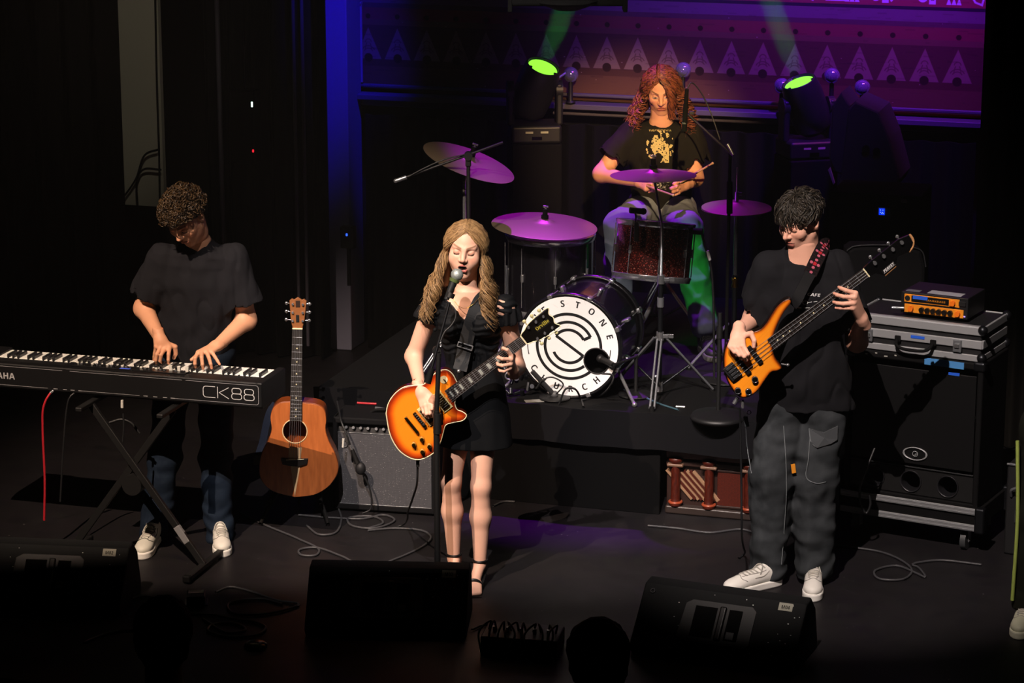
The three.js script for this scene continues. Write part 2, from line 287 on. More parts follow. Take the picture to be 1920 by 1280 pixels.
pleated('stage_curtain', 'black drape hanging below the ledge behind the drum kit', 684, 1828, -3.82, 0.01, ledgeY - 0.11, velvet, 0.16, 0.03);
pleated('stage_curtain', 'black pleated side drape between the grey panel and the pillar', 384, 604, -3.5, 0.01, 4.6, velvet, 0.15, 0.05);
pleated('stage_curtain', 'black drape at the far left behind the keyboard player', -160, 226, -2.6, 0.01, 4.6, velvet, 0.2, 0.05);
pleated('stage_curtain', 'black side drape at the right edge beyond the bass rig', 1836, 2060, -2.75, 0.01, 4.6, mat(0x14120f, 0.95), 0.1, 0.03);
{ // pillar, panel, edge strips
  const a = RS(612, 200, -3.75), b = RS(652, 200, -3.75);
  sbox('wall_pillar', a.x, b.x, 0, 5.2, -4.0, -3.75, mat(0x7e7e92, 0.7), 'painted square pillar left of the backdrop, lit blue', 0.01).userData.category = 'pillar';
  const c = RS(228, 200, -3.2), d = RS(302, 200, -3.2), e = RS(260, 385, -3.2);
  sbox('wall_panel', c.x, d.x, e.y, 4.4, -3.24, -3.2, mat(0x8a877c, 0.85), 'tall grey wall panel behind the keyboard player').userData.category = 'panel';
  for (const [u, w, label] of [[412, 0.03, 'thin upright strip on the side drape, leftmost'], [553, 0.022, 'thin magenta-lit upright pipe left of the pillar'], [569, 0.022, 'second magenta-lit upright pipe, nearer the pillar']]) {
    const q = RS(u, 200, -3.42); const o = solo('upright_pipe', label, 'pipe', new THREE.CylinderGeometry(w / 2, w / 2, 4.4, 12), mat(0x5a5560, 0.5, 0.3), 'pipes by the side drape'); o.position.copy(ST(q.x, 0.1, -3.42)); o.geometry.translate(0, 0, 0);
  }
  for (const [pts, label] of [
    [[[291, 0], [294, 150], [298, 280], [300, 390]], 'black cable hanging straight down the grey panel'],
    [[[230, 372], [255, 335], [272, 290], [298, 280]], 'black cable looping up to the left edge of the grey panel'],
    [[[258, 388], [257, 340], [268, 318], [302, 318]], 'black cable hooked low across the grey panel'],
    [[[455, 0], [456, 80], [455, 155]], 'thin cable hanging in front of the side drape']]) solo('hanging_cable', label, 'cable', tube(pts.map(([u, v]) => { const q = RS(u, v, u > 400 ? -3.3 : -3.17); return ST(q.x, q.y, q.z); }), 0.007), M.rubber, 'cables on the side wall');
}

// the drum platform: deck, cloth lip, skirts; a carved cabinet shows under it
const RY = 0.53, RZ = (() => { const p = Fl(1300, 972, 0); return p.dot(SZ); })();
const rx0 = RS(596, 900, RZ).x, rx1 = RS(1500, 900, RZ).x, cabL = RS(1236, 900, RZ).x, cabR = RS(1425, 900, RZ).x;
{
  const t = thing('drum_platform', 'low black carpeted drum platform with a cloth lip over its front', 'platform', ST(0, 0, RZ), YAW);
  const carpet = mat(0x0a0a0b, 0.95), w = rx1 - rx0, mx = (rx0 + rx1) / 2, D = 2.68;
  part(t, 'deck', bx(w, 0.16, D, mx, RY - 0.08, -D / 2, 0.01), carpet);
  const pts = []; for (let i = 0; i <= 40; i++) pts.push(V(rx0 + w * i / 40, RY - 0.085 + noise(i * 0.3, 2, 1) * 0.012, 0.03 + noise(i * 0.45, 1, 3) * 0.018));
  part(t, 'cloth_lip', ribbon(pts, V(0, 0, 1), 0.19, 0.015), mat(0x0d0d10, 0.9), 'dark cloth hanging over the platform edge');
  part(t, 'skirt', bx(cabL - rx0, RY - 0.17, 0.02, (rx0 + cabL) / 2, (RY - 0.17) / 2, -0.02, 0.004), M.drape);
  part(t, 'skirt', bx(rx1 - cabR, RY - 0.17, 0.02, (cabR + rx1) / 2, (RY - 0.17) / 2, -0.02, 0.004), M.drape);
  for (const x of [rx0 + 0.08, cabL - 0.06, cabR + 0.06, rx1 - 0.08]) for (const z of [-0.12, -D + 0.1]) part(t, 'leg', bx(0.06, RY - 0.16, 0.06, x, (RY - 0.16) / 2, z, 0.004), M.black);
  const c = thing('carved_cabinet', 'old red-brown carved wooden cabinet front with turned columns under the platform', 'cabinet', ST((cabL + cabR) / 2, 0, RZ - 0.06), YAW);
  const wood = mat(0x5e2414, 0.42, 0, { map: noiseTex(256, 9, [120, 90, 80], [255, 235, 225], { repeat: [2, 5] }) }), dark = mat(0x24100a, 0.5), cw = cabR - cabL - 0.04, x = (u) => RS(u, 900, RZ).x - (cabL + cabR) / 2;
  part(c, 'body', bx(cw, 0.35, 0.3, 0, 0.175, -0.17, 0.004), dark);
  part(c, 'plinth', bx(cw, 0.045, 0.34, 0, 0.0225, -0.15, 0.012), mat(0x2c2320, 0.35));
  part(c, 'frieze_board', bx(cw, 0.05, 0.03, 0, 0.32, -0.01, 0.005), wood);
  part(c, 'rail', bx(cw, 0.03, 0.03, 0, 0.27, -0.012, 0.006), dark);
  for (const u of [1262, 1325, 1400]) {
    const k = part(c, 'column', at(lathe([[0.03, 0], [0.034, 0.01], [0.022, 0.03], [0.027, 0.045], [0.024, 0.055], [0.024, 0.2], [0.028, 0.21], [0.022, 0.218], [0.036, 0.235], [0.04, 0.25], [0.03, 0.254], [0.03, 0.255]], 20), x(u), 0.045, 0.0), wood);
    part(k, 'capital', at(bx(0.085, 0.016, 0.06, 0, 0, 0, 0.006), x(u), 0.262, 0.0), mat(0x6a5040, 0.4)); part(k, 'foot_ring', ring(0.03, 0.008, x(u), 0.062, 0.0, Math.PI / 2), mat(0x8a3c24, 0.3));
  }
  for (let i = 0; i < 9; i++) part(c, 'carved_slat', bx(0.022, 0.2, 0.012, x(1268) + 0.012 + i * 0.017 - 0.01, 0.155, -0.012, 0.003, 0, 0, 0.75), i % 2 ? wood : mat(0x8a6a50, 0.5));
  part(c, 'panel', bx(0.14, 0.19, 0.012, x(1365), 0.15, -0.014, 0.004), wood); part(c, 'panel_moulding', mg([bx(0.15, 0.012, 0.02, x(1365), 0.245, -0.012, 0.003), bx(0.15, 0.012, 0.02, x(1365), 0.055, -0.012, 0.003)]), dark);
}

// unseen lamps that light the stage, each a can with a lens of its own
const lampCan = (L, i) => {
  const d = L.target.clone().sub(L.pos).normalize(), q = new THREE.Quaternion().setFromUnitVectors(V(0, 0, 1), d), back = L.pos.clone().addScaledVector(d, -0.26);
  const t = thing('unseen_stage_lamp', L.label, 'stage light', back, 0, 'unseen stage lamps');
  const tg = (g) => g.applyQuaternion(q);
  part(t, 'body', tg(at(lathe([[0.001, -0.12], [0.08, -0.12], [0.1, -0.08], [0.1, 0.2], [0.112, 0.2], [0.112, 0.225], [0.094, 0.225], [0.094, 0.16], [0.001, 0.16]], 24), 0, 0, 0, Math.PI / 2)), M.black);
  part(t, 'lens', tg(at(new THREE.CylinderGeometry(0.09, 0.09, 0.008, 24), 0, 0, 0.175, Math.PI / 2)), new THREE.MeshStandardMaterial({ color: 0x111111, emissive: L.color, emissiveIntensity: 0.6 }));
  if (L.cut !== undefined) { const k = 0.45, y = L.pos.y * (1 - k / (L.pos.z - L.cut)), fx = L.pos.x + d.x / -d.z * k; wpart(t, 'flag', mg([bx(0.6, 0.34, 0.006, fx, y - 0.17, L.pos.z - k, 0), rod(V(fx, y - 0.2, L.pos.z - k), V(back.x, back.y - 0.12, back.z), 0.008)]), M.matte); }  // the flag is an unseen plate that shades the stage front
  part(t, 'yoke', mg([tube([V(-0.12, 0, 0), V(-0.13, 0.16, 0), V(0, 0.22, 0), V(0.13, 0.16, 0), V(0.12, 0, 0)], 0.008), rod(V(0, 0.22, 0), V(0, CEIL - back.y, 0), 0.018)]), M.black);
};
LAMPS.forEach(lampCan);
// ---------------------------------------------------------------- rear stage gear
const SB = (u, v, zs) => { const q = RS(u, v, zs); return ST(q.x, q.y, q.z); };
const glowGreen = new THREE.MeshStandardMaterial({ color: 0x0a180a, emissive: 0x8cff3a, emissiveIntensity: 1.5 });
function movingHead(u, v, zs, s, aim, turn, label, boxH) {
  const base = SB(u, v, zs), t = thing('moving_head_light', label, 'stage light', V(base.x, RY, base.z), turn, 'moving head lights behind the drums');
  const H = base.y - RY, dk = mat(0x1a1a1f, 0.45);
  part(t, 'stand_case', bx(0.3 * s, H - 0.1 * s, 0.3 * s, 0, (H - 0.1 * s) / 2, 0, 0.01), mat(0x0a0a0d, 0.8));
  part(t, 'base', bx(0.3 * s, 0.11 * s, 0.28 * s, 0, H - 0.045 * s, 0, 0.02), dk);
  for (const q of [-1, 1]) part(t, 'data_label', bx(0.045 * s, 0.012 * s, 0.002, q * 0.045 * s, H - 0.03 * s, 0.141 * s, 0), mat(0xb9b9a8, 0.6));
  part(t, 'display', bx(0.06 * s, 0.02 * s, 0.002, 0, H - 0.065 * s, 0.141 * s, 0), mat(0x050505, 0.2));
  const piv = V(0, H + 0.2 * s, 0), d = aim.clone().normalize(), q = new THREE.Quaternion().setFromUnitVectors(V(0, 1, 0), d);
  for (const k of [-1, 1]) part(t, 'yoke_arm', mg([bx(0.04 * s, 0.25 * s, 0.11 * s, k * 0.145 * s, H + 0.12 * s, 0, 0.015), at(new THREE.CylinderGeometry(0.06 * s, 0.06 * s, 0.04 * s, 20), k * 0.145 * s, piv.y, 0, 0, 0, Math.PI / 2)]), dk);
  const hd = part(t, 'lamp_head', lathe([[0.001, -0.17], [0.08, -0.165], [0.11, -0.13], [0.12, -0.04], [0.118, 0.1], [0.105, 0.17], [0.1, 0.175], [0.094, 0.172], [0.09, 0.15], [0.001, 0.15]].map(([a, b]) => [a * s, b * s]), 28).applyQuaternion(q).translate(piv.x, piv.y, piv.z), mat(0x1f1f26, 0.4));
  part(hd, 'lens_glow', new THREE.CylinderGeometry(0.089 * s, 0.089 * s, 0.006, 28).translate(0, 0.157 * s, 0).applyQuaternion(q).translate(piv.x, piv.y, piv.z), glowGreen, 'bright green lens');
  for (let k = 0; k < 3; k++) part(hd, 'lens_clip', bx(0.02 * s, 0.008, 0.012 * s, Math.cos(k * 2.1 + 0.6) * 0.088 * s, 0.168 * s, Math.sin(k * 2.1 + 0.6) * 0.088 * s, 0).applyQuaternion(q).translate(piv.x, piv.y, piv.z), M.black);
  t.updateMatrixWorld(true);
  const from = t.localToWorld(piv.clone().addScaledVector(d, 0.168 * s)), dw = d.clone().applyAxisAngle(V(0, 1, 0), turn);
  const l = new THREE.SpotLight(0x52ff48, 7000, 0, 3.2 * R, 0.6, 2); l.name = 'beam_light'; l.position.copy(from); l.target.position.copy(from.clone().add(dw)); l.castShadow = true; l.shadow.radius = 3; scene.add(l, l.target);
}
movingHead(1002, 232, -3.35, 1.0, V(0.3, 1, 0.42), 0.1, 'black moving head light with green lens behind the ride cymbal, left of the drummer');
movingHead(1512, 262, -3.5, 0.97, V(-0.42, 1, 0.1), 0.25, 'black moving head light with green lens right of the drummer, before the triangles');

// small mirror-glass globes along the ledge
const globeMat = mat(0xb9b4d8, 0.08, 0.75);
[[1070, 140, 'silvery glass globe on the ledge beside the left moving head'], [1281, 131, 'silvery glass globe behind the drummer\'s hair'], [1466, 161, 'silvery glass globe on the ledge beside the right moving head'], [1617, 164, 'silvery glass globe above the big tilted speaker'], [1560, 142, 'silvery glass globe half hidden by the right moving head']].forEach(([u, v, label]) => {
  const q = RS(u, v, -3.93), p = ST(q.x, ledgeY, -3.93), t = thing('glass_globe', label, 'globe', p, 0, 'globes on the rear ledge'), r = 0.048;
  part(t, 'globe', new THREE.IcosahedronGeometry(r, 3).translate(0, q.y - ledgeY, 0), globeMat); part(t, 'holder', lathe([[0.001, 0], [0.03, 0], [0.03, 0.012], [0.014, 0.02], [0.014, Math.max(0.03, q.y - ledgeY - r + 0.006)]], 16), M.black);
});
{ // arm beside the first globe
  solo('ledge_bracket', 'thin pale bracket leaning on the ledge beside the left globe', 'bracket', tube([SB(1036, 153, -3.78), SB(1050, 144, -3.8), SB(1060, 137, -3.83)], 0.008), mat(0xa8a2c8, 0.35, 0.5));
}
{ // the big tilted speaker at the right
  const z = -3.0, p = (u, v) => { const q = RS(u, v, z); return V(q.x, q.y, 0); }, o = p(1620, 345), t = thing('tilted_speaker', 'large dark wedge-shaped loudspeaker tilted on its stand right of the drummer', 'speaker', ST(o.x, o.y, z), YAW);
  const sub = (q) => q.sub(o), out = [[1573, 345], [1577, 330], [1590, 205], [1604, 190], [1648, 210], [1668, 260], [1688, 335], [1680, 352]].map(([u, v]) => sub(p(u, v)));
  part(t, 'cabinet', at(extr(out, 0.4, 0.012, [], false), 0, 0, -0.4), mat(0x343434, 0.7));
  const side = [[1552, 300], [1558, 200], [1575, 175], [1592, 200], [1578, 330], [1562, 325]].map(([u, v]) => sub(p(u, v)));
  part(t, 'side_flank', at(extr(side, 0.3, 0.01, [], false), 0, 0, -0.34), mat(0x343434, 0.7));
  for (const [u, v] of [[1624, 279], [1644, 284]]) { const q = sub(p(u, v)); part(t, 'hole_shade_disc', at(new THREE.CylinderGeometry(0.022, 0.022, 0.01, 18), q.x, q.y, 0.002, Math.PI / 2), M.matte); }  // dark discs on the face paint the shade of handle holes
  part(t, 'pale_corner', at(extr([[1553, 318], [1557, 313], [1566, 342], [1563, 346]].map(([u, v]) => sub(p(u, v))), 0.02, 0.003, [], false), 0, 0, -0.005), mat(0x9a90a8, 0.5));
  const h = RS(1620, 348, z).y; part(t, 'stand', mg([rod(V(0, -0.005, -0.2), V(0, RY + 0.02 - h, -0.2), 0.03), bx(0.4, 0.03, 0.4, 0, RY + 0.016 - h, -0.2)]), M.black);
}
{ // rack with a blue screen, behind the bass player
  const q = RS(1640, 430, -2.6), t = thing('equipment_rack', 'dark equipment rack with a small blue screen behind the bass player', 'rack', ST(q.x, RY, -2.6), YAW), H = 0.89;
  part(t, 'case', bx(0.5, H, 0.4, 0, H / 2, -0.2, 0.01), mat(0x040405, 0.9));
  const s = RS(1654, 396, -2.6), e = RS(1664, 396, -2.6);
  part(t, 'screen_surround', bx(0.07, 0.05, 0.01, s.x + 0.012 - q.x, s.y - RY, 0.004, 0.002), mat(0x55575c, 0.4));
  const scr = canvasTex(64, 64, (g) => { g.fillStyle = '#0a3cff'; g.fillRect(0, 0, 64, 64); g.fillStyle = '#bfe0ff'; for (const [a, b] of [[14, 12], [40, 12], [14, 34], [28, 44], [44, 44], [36, 34]]) g.fillRect(a, b, 8, 8); });
  part(t, 'screen', bx(0.032, 0.036, 0.004, s.x - q.x, s.y - RY, 0.011, 0), new THREE.MeshStandardMaterial({ color: 0x000000, emissive: 0xffffff, emissiveMap: scr, emissiveIntensity: 0.9 }));
  const w = RS(1697, 339, -2.6); part(t, 'tape_label', bx(0.035, 0.022, 0.003, w.x - q.x, Math.min(w.y - RY, H - 0.03), 0.002, 0), mat(0x6f6d66, 0.7));
}
{ // the soft dark case that leans behind the bass head
  const z = -1.15, p = (u, v) => P(u, v, z), o = p(1665, 560), t = thing('padded_case', 'dark padded case with a rounded top standing behind the bass headstock', 'case', V(o.x, 0, z), 0);
  const out = [[1588, 470], [1600, 462], [1700, 462], [1728, 470], [1736, 500], [1736, 585], [1588, 585]].map(([u, v]) => p(u, v).sub(V(o.x, 0, z))); const low = out.map((q, i) => (i > 4 ? V(q.x, 0, 0) : q));
  part(t, 'shell', at(extr(low, 0.16, 0.02, [], false), 0, 0, -0.16), mat(0x0b0b0d, 0.8)); part(t, 'zip', tube(low.slice(0, 5).map((q) => V(q.x, q.y, 0.001)), 0.004), M.dgrey);
}
const ledMat = (c) => new THREE.MeshStandardMaterial({ color: 0x050505, emissive: c, emissiveIntensity: 1.6 });
{ const p = SB(650, 440, -3.3), t = thing('indicator_box', 'small dark box with a blue indicator light left of the drums', 'box', p, YAW); part(t, 'housing', bx(0.09, 0.14, 0.05, 0, -0.02, -0.03, 0.008), M.matte); part(t, 'indicator_lamp', bx(0.012, 0.016, 0.008, 0, 0, 0, 0.003), ledMat(0x3060ff)); part(t, 'post', rod(V(0, -0.08, -0.03), V(0, RY - p.y, -0.03), 0.012), M.matte);
  const q = SB(473, 240, -3.3), w = thing('power_box', 'dark hanging power box with a white and a red indicator light by the side drape', 'box', q, YAW); part(w, 'housing', bx(0.16, 0.46, 0.1, -0.07, 0, -0.06, 0.012), M.matte); part(w, 'indicator_lamp', bx(0.012, 0.034, 0.008, 0, SB(473, 196, -3.3).y - q.y, -0.004, 0.003), ledMat(0xcfeee0), 'white light'); part(w, 'indicator_lamp', bx(0.01, 0.018, 0.008, 0, SB(473, 283, -3.3).y - q.y, -0.004, 0.003), ledMat(0xff2030), 'red light'); part(w, 'hook', rod(V(-0.07, 0.22, -0.06), V(-0.07, 4.4 - q.y, -0.06), 0.005), M.black); }
{ // lamp bar that hangs into the top of the frame
  const z = 0.4, a = P(952, 8, z), b = P(1176, 8, z), t = thing('hanging_lamp_bar', 'black hanging lamp bar at the top edge of the picture', 'lamp bar', V((a.x + b.x) / 2, a.y, z), 0), w = b.x - a.x;
  part(t, 'bar', bx(w, 0.05, 0.09, 0, 0.02, 0, 0.015), M.matte); for (const x of [-w / 2 + 0.01, w / 2 - 0.01]) part(t, 'end_bracket', bx(0.02, 0.06, 0.1, x, 0, 0, 0.006), M.matte);
  part(t, 'lens_hood', lathe([[0.001, -0.028], [0.05, -0.025], [0.13, 0.005], [0.14, 0.02], [0.001, 0.02]], 24), M.matte); part(t, 'hanger', rod(V(0, 0.04, 0), V(0, CEIL - a.y, 0), 0.02), M.matte);
}

// ---------------------------------------------------------------- drum kit
const lugSet = (t, n, r, y0, y1, tilt = 0) => { for (let i = 0; i < n; i++) { const a = (i + 0.5) / n * Math.PI * 2; const k = part(t, 'lug', bx(0.018, 0.045, 0.016, 0, 0, 0, 0.006).translate(0, (y0 + y1) / 2, r + 0.006).rotateY(a), M.chrome); part(k, 'tension_rod', rod(V(0, y0 - 0.01, r + 0.012), V(0, y1 + 0.016, r + 0.012), 0.003, 0.003, 6).rotateY(a), M.chrome); } };
const CK = P(1067, 649, -1.14);
{
  const RK = 0.266, D = 0.44, t = thing('bass_drum', 'black bass drum with a white printed front head and round port', 'drum', V(CK.x, RY, CK.z), YAW), cy = CK.y - RY;
  const Z = (g) => at(g, 0, cy, 0, Math.PI / 2);           // lathe axis y -> the drum's z
  part(t, 'shell', Z(new THREE.CylinderGeometry(RK - 0.006, RK - 0.006, D, 64, 1, true).translate(0, -D / 2 - 0.02, 0)), mat(0x0e0d10, 0.22, 0, { side: THREE.DoubleSide, clearcoat: 0.6 }));
  for (const z of [-0.018, -D - 0.022]) part(t, 'hoop', Z(lathe([[RK - 0.004, -0.02], [RK + 0.012, -0.02], [RK + 0.014, 0], [RK + 0.012, 0.02], [RK - 0.004, 0.02], [RK - 0.004, -0.02]], 64).translate(0, z, 0)), mat(0x121215, 0.25, 0, { clearcoat: 0.8 }));
  const tex = canvasTex(1024, 1024, (g) => {
    g.fillStyle = '#e9ebee'; g.fillRect(0, 0, 1024, 1024); g.translate(512, 512); const RR = 508; g.strokeStyle = g.fillStyle = '#0c0e12';
    const let_ = (s, a0, step, r, flip) => [...s].forEach((c, i) => { const a = (a0 + step * i) * R; g.save(); g.rotate(flip ? -a : a); g.translate(0, flip ? r : -r); g.fillText(c, 0, 0); g.restore(); });
    g.font = 'bold 92px sans-serif'; g.textAlign = 'center'; g.textBaseline = 'middle';
    let_('THE', -69, 16.5, RR * 0.855, false); let_('STONE', -9, 20.5, RR * 0.855, false); let_('CHURCH', -56, 19.5, RR * 0.855, true);
    const arc = (r, a, b, w) => { g.lineWidth = w; g.beginPath(); g.arc(0, 0, r * RR, a * R, b * R); g.stroke(); }, w = 0.058 * RR;
    arc(0.645, 0, 360, w); arc(0.485, 50, 334, w); arc(0.33, -217 + 74, 333 - 360, w); arc(0.33, 31, 157, w);
    arc(0.33, 143, 217, w * 0 + 0.001);
    g.lineWidth = w; g.lineJoin = 'miter'; g.beginPath(); const pt = (r, a) => [Math.cos(a * R) * r * RR, Math.sin(a * R) * r * RR];
    g.moveTo(...pt(0.485, 333)); g.lineTo(...pt(0.33, 333)); g.stroke(); g.beginPath(); g.moveTo(...pt(0.33, 217)); g.lineTo(...pt(0.345, 31)); g.stroke();
    arc(0.84, 1, 15, 9); arc(0.84, 165, 180, 9);
    for (let i = 0; i < 130; i++) { g.fillStyle = `rgba(90,95,105,${rr(0.02, 0.08)})`; g.beginPath(); g.ellipse(rr(-500, 500), rr(-500, 500), rr(4, 40), rr(1, 6), rr(0, 3), 0, 7); g.fill(); }
  });
  const s = new THREE.Shape(); s.absarc(0, 0, RK - 0.004, 0, Math.PI * 2); const h = new THREE.Path(); h.absarc(0.149, -0.066, 0.067, 0, Math.PI * 2, true); s.holes.push(h);
  const hg = new THREE.ShapeGeometry(s, 64); const p = hg.attributes.position, uv = hg.attributes.uv; for (let i = 0; i < p.count; i++) uv.setXY(i, 0.5 + p.getX(i) / RK / 2, 0.5 + p.getY(i) / RK / 2);
  part(t, 'front_head', hg.translate(0, cy, 0.003), mat(0xffffff, 0.5, 0, { map: tex, side: THREE.DoubleSide }), 'white drum head printed THE STONE CHURCH');
  part(t, 'port_ring', ring(0.067, 0.004, 0.149, cy - 0.066, 0.004), M.black); part(t, 'rear_head', Z(new THREE.CylinderGeometry(RK - 0.008, RK - 0.008, 0.004, 48).translate(0, -D - 0.02, 0)), mat(0x111114, 0.6));
  part(t, 'damping_pillow', bx(0.3, 0.16, 0.2, 0, cy - 0.16, -0.24, 0.05), M.matte);
  for (let i = 0; i < 8; i++) { const a = (i + 0.5) / 8 * Math.PI * 2, x = Math.cos(a) * (RK + 0.008), y = cy + Math.sin(a) * (RK + 0.008); for (const z of [-0.02, -D - 0.02]) { const k = part(t, 'claw', bx(0.024, 0.03, 0.05, 0, 0, 0, 0.008).rotateZ(a).translate(x, y, z), M.chrome); part(k, 'tension_rod', rod(V(x, y, z), V(x, y, z + (z < -0.2 ? 0.13 : -0.13)), 0.0035, 0.0035, 6), M.chrome); } part(t, 'lug', bx(0.03, 0.02, 0.05, 0, 0, 0, 0.008).rotateZ(a).translate(Math.cos(a) * (RK + 0.002), cy + Math.sin(a) * (RK + 0.002), -D / 2 - 0.02), M.chrome); }
  for (const k of [-1, 1]) part(t, 'spur', mg([rod(V(k * RK * 0.86, cy - 0.12, -0.1), V(k * (RK + 0.1), 0.012, 0.06), 0.009), ball(0.014, k * (RK + 0.1), 0.012, 0.06)]), M.chrome);
}
const kitBase = (u, v, z) => { const p = P(u, v, z); return p; };
{ // rack tom, red sparkle
  const top = P(1222, 420, -1.56), r = 0.2, h = 0.29, t = thing('rack_tom', 'red sparkle rack tom mounted above the bass drum', 'drum', V(top.x, top.y - h, top.z), YAW);
  t.rotation.set(-0.2, YAW, -0.03, 'YXZ');
  const sp = canvasTex(512, 512, (g) => { g.fillStyle = '#3a100c'; g.fillRect(0, 0, 512, 512); const cs = ['#ff8a78', '#c03a30', '#7a1a14', '#f2c0b0', '#5a120e', '#e2604e']; for (let i = 0; i < 7000; i++) { g.fillStyle = cs[i % 6]; g.globalAlpha = rr(0.3, 1); g.fillRect(rr(0, 512), rr(0, 512), rr(1.5, 5), rr(1.5, 5)); } }, { repeat: [2.2, 0.55] });
  part(t, 'shell', new THREE.CylinderGeometry(r, r, h, 48).translate(0, h / 2, 0), mat(0xffffff, 0.28, 0.6, { map: sp, clearcoat: 1, clearcoatRoughness: 0.08 }));
  for (const y of [0.004, h - 0.004]) part(t, 'hoop', lathe([[r - 0.004, -0.016], [r + 0.006, -0.016], [r + 0.012, 0.012], [r + 0.006, 0.016], [r - 0.004, 0.016]], 48).translate(0, y, 0), M.chrome);
  part(t, 'drum_head', new THREE.CylinderGeometry(r - 0.002, r - 0.002, 0.006, 40).translate(0, h + 0.004, 0), mat(0xd8d8d4, 0.6)); lugSet(t, 8, r, 0.03, h - 0.03);
  part(t, 'mount_arm', tube([V(0, 0.12, -r - 0.01), V(0.0, -0.02, -r - 0.03), V(-0.03, -0.2, -0.1), V(-0.06, -0.3, 0.02)], 0.013), M.chrome);
}
{ // floor tom
  const top = P(1032, 441, -2.0), r = 0.235, h = 0.4, t = thing('floor_tom', 'dark floor tom with a white head under the ride cymbal', 'drum', V(top.x, RY, top.z), YAW), H = top.y - RY;
  part(t, 'shell', new THREE.CylinderGeometry(r, r, h, 48).translate(0, H - h / 2, 0), mat(0x0d0c0f, 0.25, 0, { clearcoat: 0.6 }));
  for (const y of [H, H - h]) part(t, 'hoop', lathe([[r - 0.004, -0.018], [r + 0.008, -0.018], [r + 0.014, 0.01], [r + 0.008, 0.016], [r - 0.004, 0.016]], 48).translate(0, y, 0), M.chrome);
  part(t, 'drum_head', new THREE.CylinderGeometry(r - 0.002, r - 0.002, 0.008, 40).translate(0, H + 0.004, 0), mat(0xe4e6e8, 0.55)); lugSet(t, 8, r, H - h + 0.05, H - 0.05);
  for (let i = 0; i < 3; i++) { const a = i * 2.09 + 0.4, c = Math.cos(a), s = Math.sin(a); part(t, 'leg', tube([V(c * (r + 0.02), H - 0.15, s * (r + 0.02)), V(c * (r + 0.02), H - h - 0.1, s * (r + 0.02)), V(c * (r + 0.07), 0.01, s * (r + 0.07))], 0.008), M.chrome); }
}
function cymbal(name, label, u, v, z, r, rx, rz, bell = 0.022) {
  const c = P(u, v, z), t = thing(name, label, 'cymbal', c, 0, 'cymbals'); t.rotation.set(rx, 0, rz);
  const pr = [[0.006, bell], [r * 0.1, bell * 0.92], [r * 0.17, bell * 0.45], [r * 0.22, bell * 0.2]]; for (let i = 1; i <= 8; i++) { const q = 0.22 + 0.78 * i / 8; pr.push([r * q, bell * 0.2 - 0.028 * (q - 0.2) ** 1.5 * (r / 0.25)]); }
  const lo = pr.map(([a, b]) => [a, b - 0.0015]).reverse(); part(t, 'bronze', lathe([...pr, ...lo], 56), M.cymbal);
  part(t, 'felt', mg([cyl(0.02, 0.02, 0.016, 0, bell + 0.01, 0, 16), cyl(0.012, 0.014, 0.035, 0, bell + 0.034, 0, 12)]), M.matte); part(t, 'wing_nut', mg([cyl(0.006, 0.006, 0.02, 0, bell + 0.06, 0, 8), bx(0.03, 0.01, 0.005, 0, bell + 0.066, 0, 0.002)]), M.chrome);
  return c;
}
const cyA = cymbal('crash_cymbal', 'crash cymbal tilted steeply above the singer, crossed by a microphone boom', 881, 299, -1.75, 0.255, 0.12, -0.34);
const cyB = cymbal('ride_cymbal', 'large ride cymbal over the white-headed floor tom', 1021, 417, -1.85, 0.285, 0.06, -0.06);
const cyC = cymbal('crash_cymbal', 'crash cymbal in front of the drummer\'s chest', 1225, 324, -1.35, 0.222, -0.02, 0.01);
function tripod(t, base, h, spread, n = 3, a0 = 0.3, doubleLeg = true) {
  for (let i = 0; i < n; i++) { const a = a0 + i * Math.PI * 2 / n, c = Math.cos(a), s = Math.sin(a), top = V(c * 0.03, h, s * 0.03), ft = V(c * spread, 0.012, s * spread), nrm = V(-s, 0, c).multiplyScalar(0.011);
    const k = part(t, 'leg', doubleLeg ? mg([rod(top.clone().add(nrm), ft.clone().add(nrm), 0.006, 0.006, 8), rod(top.clone().sub(nrm), ft.clone().sub(nrm), 0.006, 0.006, 8)]) : rod(top, ft, 0.009), M.steel);
    part(k, 'brace', rod(V(c * 0.02, 0.06, s * 0.02), V(c * (spread * 0.55), lerp(h, 0.012, 0.54), s * (spread * 0.55)), 0.006, 0.006, 8), M.darksteel); part(k, 'rubber_foot', cyl(0.013, 0.015, 0.024, ft.x, 0.012, ft.z, 12), M.rubber); }
}
{ // stand of the middle crash
  const b = Fl(1236, 742, RY), t = thing('cymbal_stand', 'chrome double-braced cymbal stand in front of the bass drum, tripod legs spread', 'stand', b, 0, 'cymbal stands'), L = (p) => p.clone().sub(b);
  tripod(t, b, 0.31, 0.3, 3, 1.75); part(t, 'lower_tube', rod(V(0, 0.03, 0), V(0, 0.62, 0), 0.0125), M.darksteel); part(t, 'upper_tube', rod(V(0, 0.6, 0), L(P(1241, 420, -1.3)), 0.009), M.steel);
  part(t, 'tilter_rod', rod(L(P(1241, 420, -1.3)), L(cyC).add(V(0, -0.005, 0)), 0.006), M.steel);
  for (const y of [0.32, 0.62]) { const k = part(t, 'clamp', mg([cyl(0.02, 0.02, 0.045, 0, y, 0, 16), bx(0.03, 0.02, 0.02, 0.028, y, 0, 0.004)]), M.chrome); part(k, 'wing_screw', bx(0.03, 0.022, 0.005, 0.055, y, 0, 0.002), M.chrome); }
  part(t, 'rubber_grip', cyl(0.018, 0.018, 0.05, 0, 0.5, 0, 16), M.steel); part(t, 'base_collar', cyl(0.018, 0.018, 0.05, 0, 0.05, 0, 16), M.chrome);
}
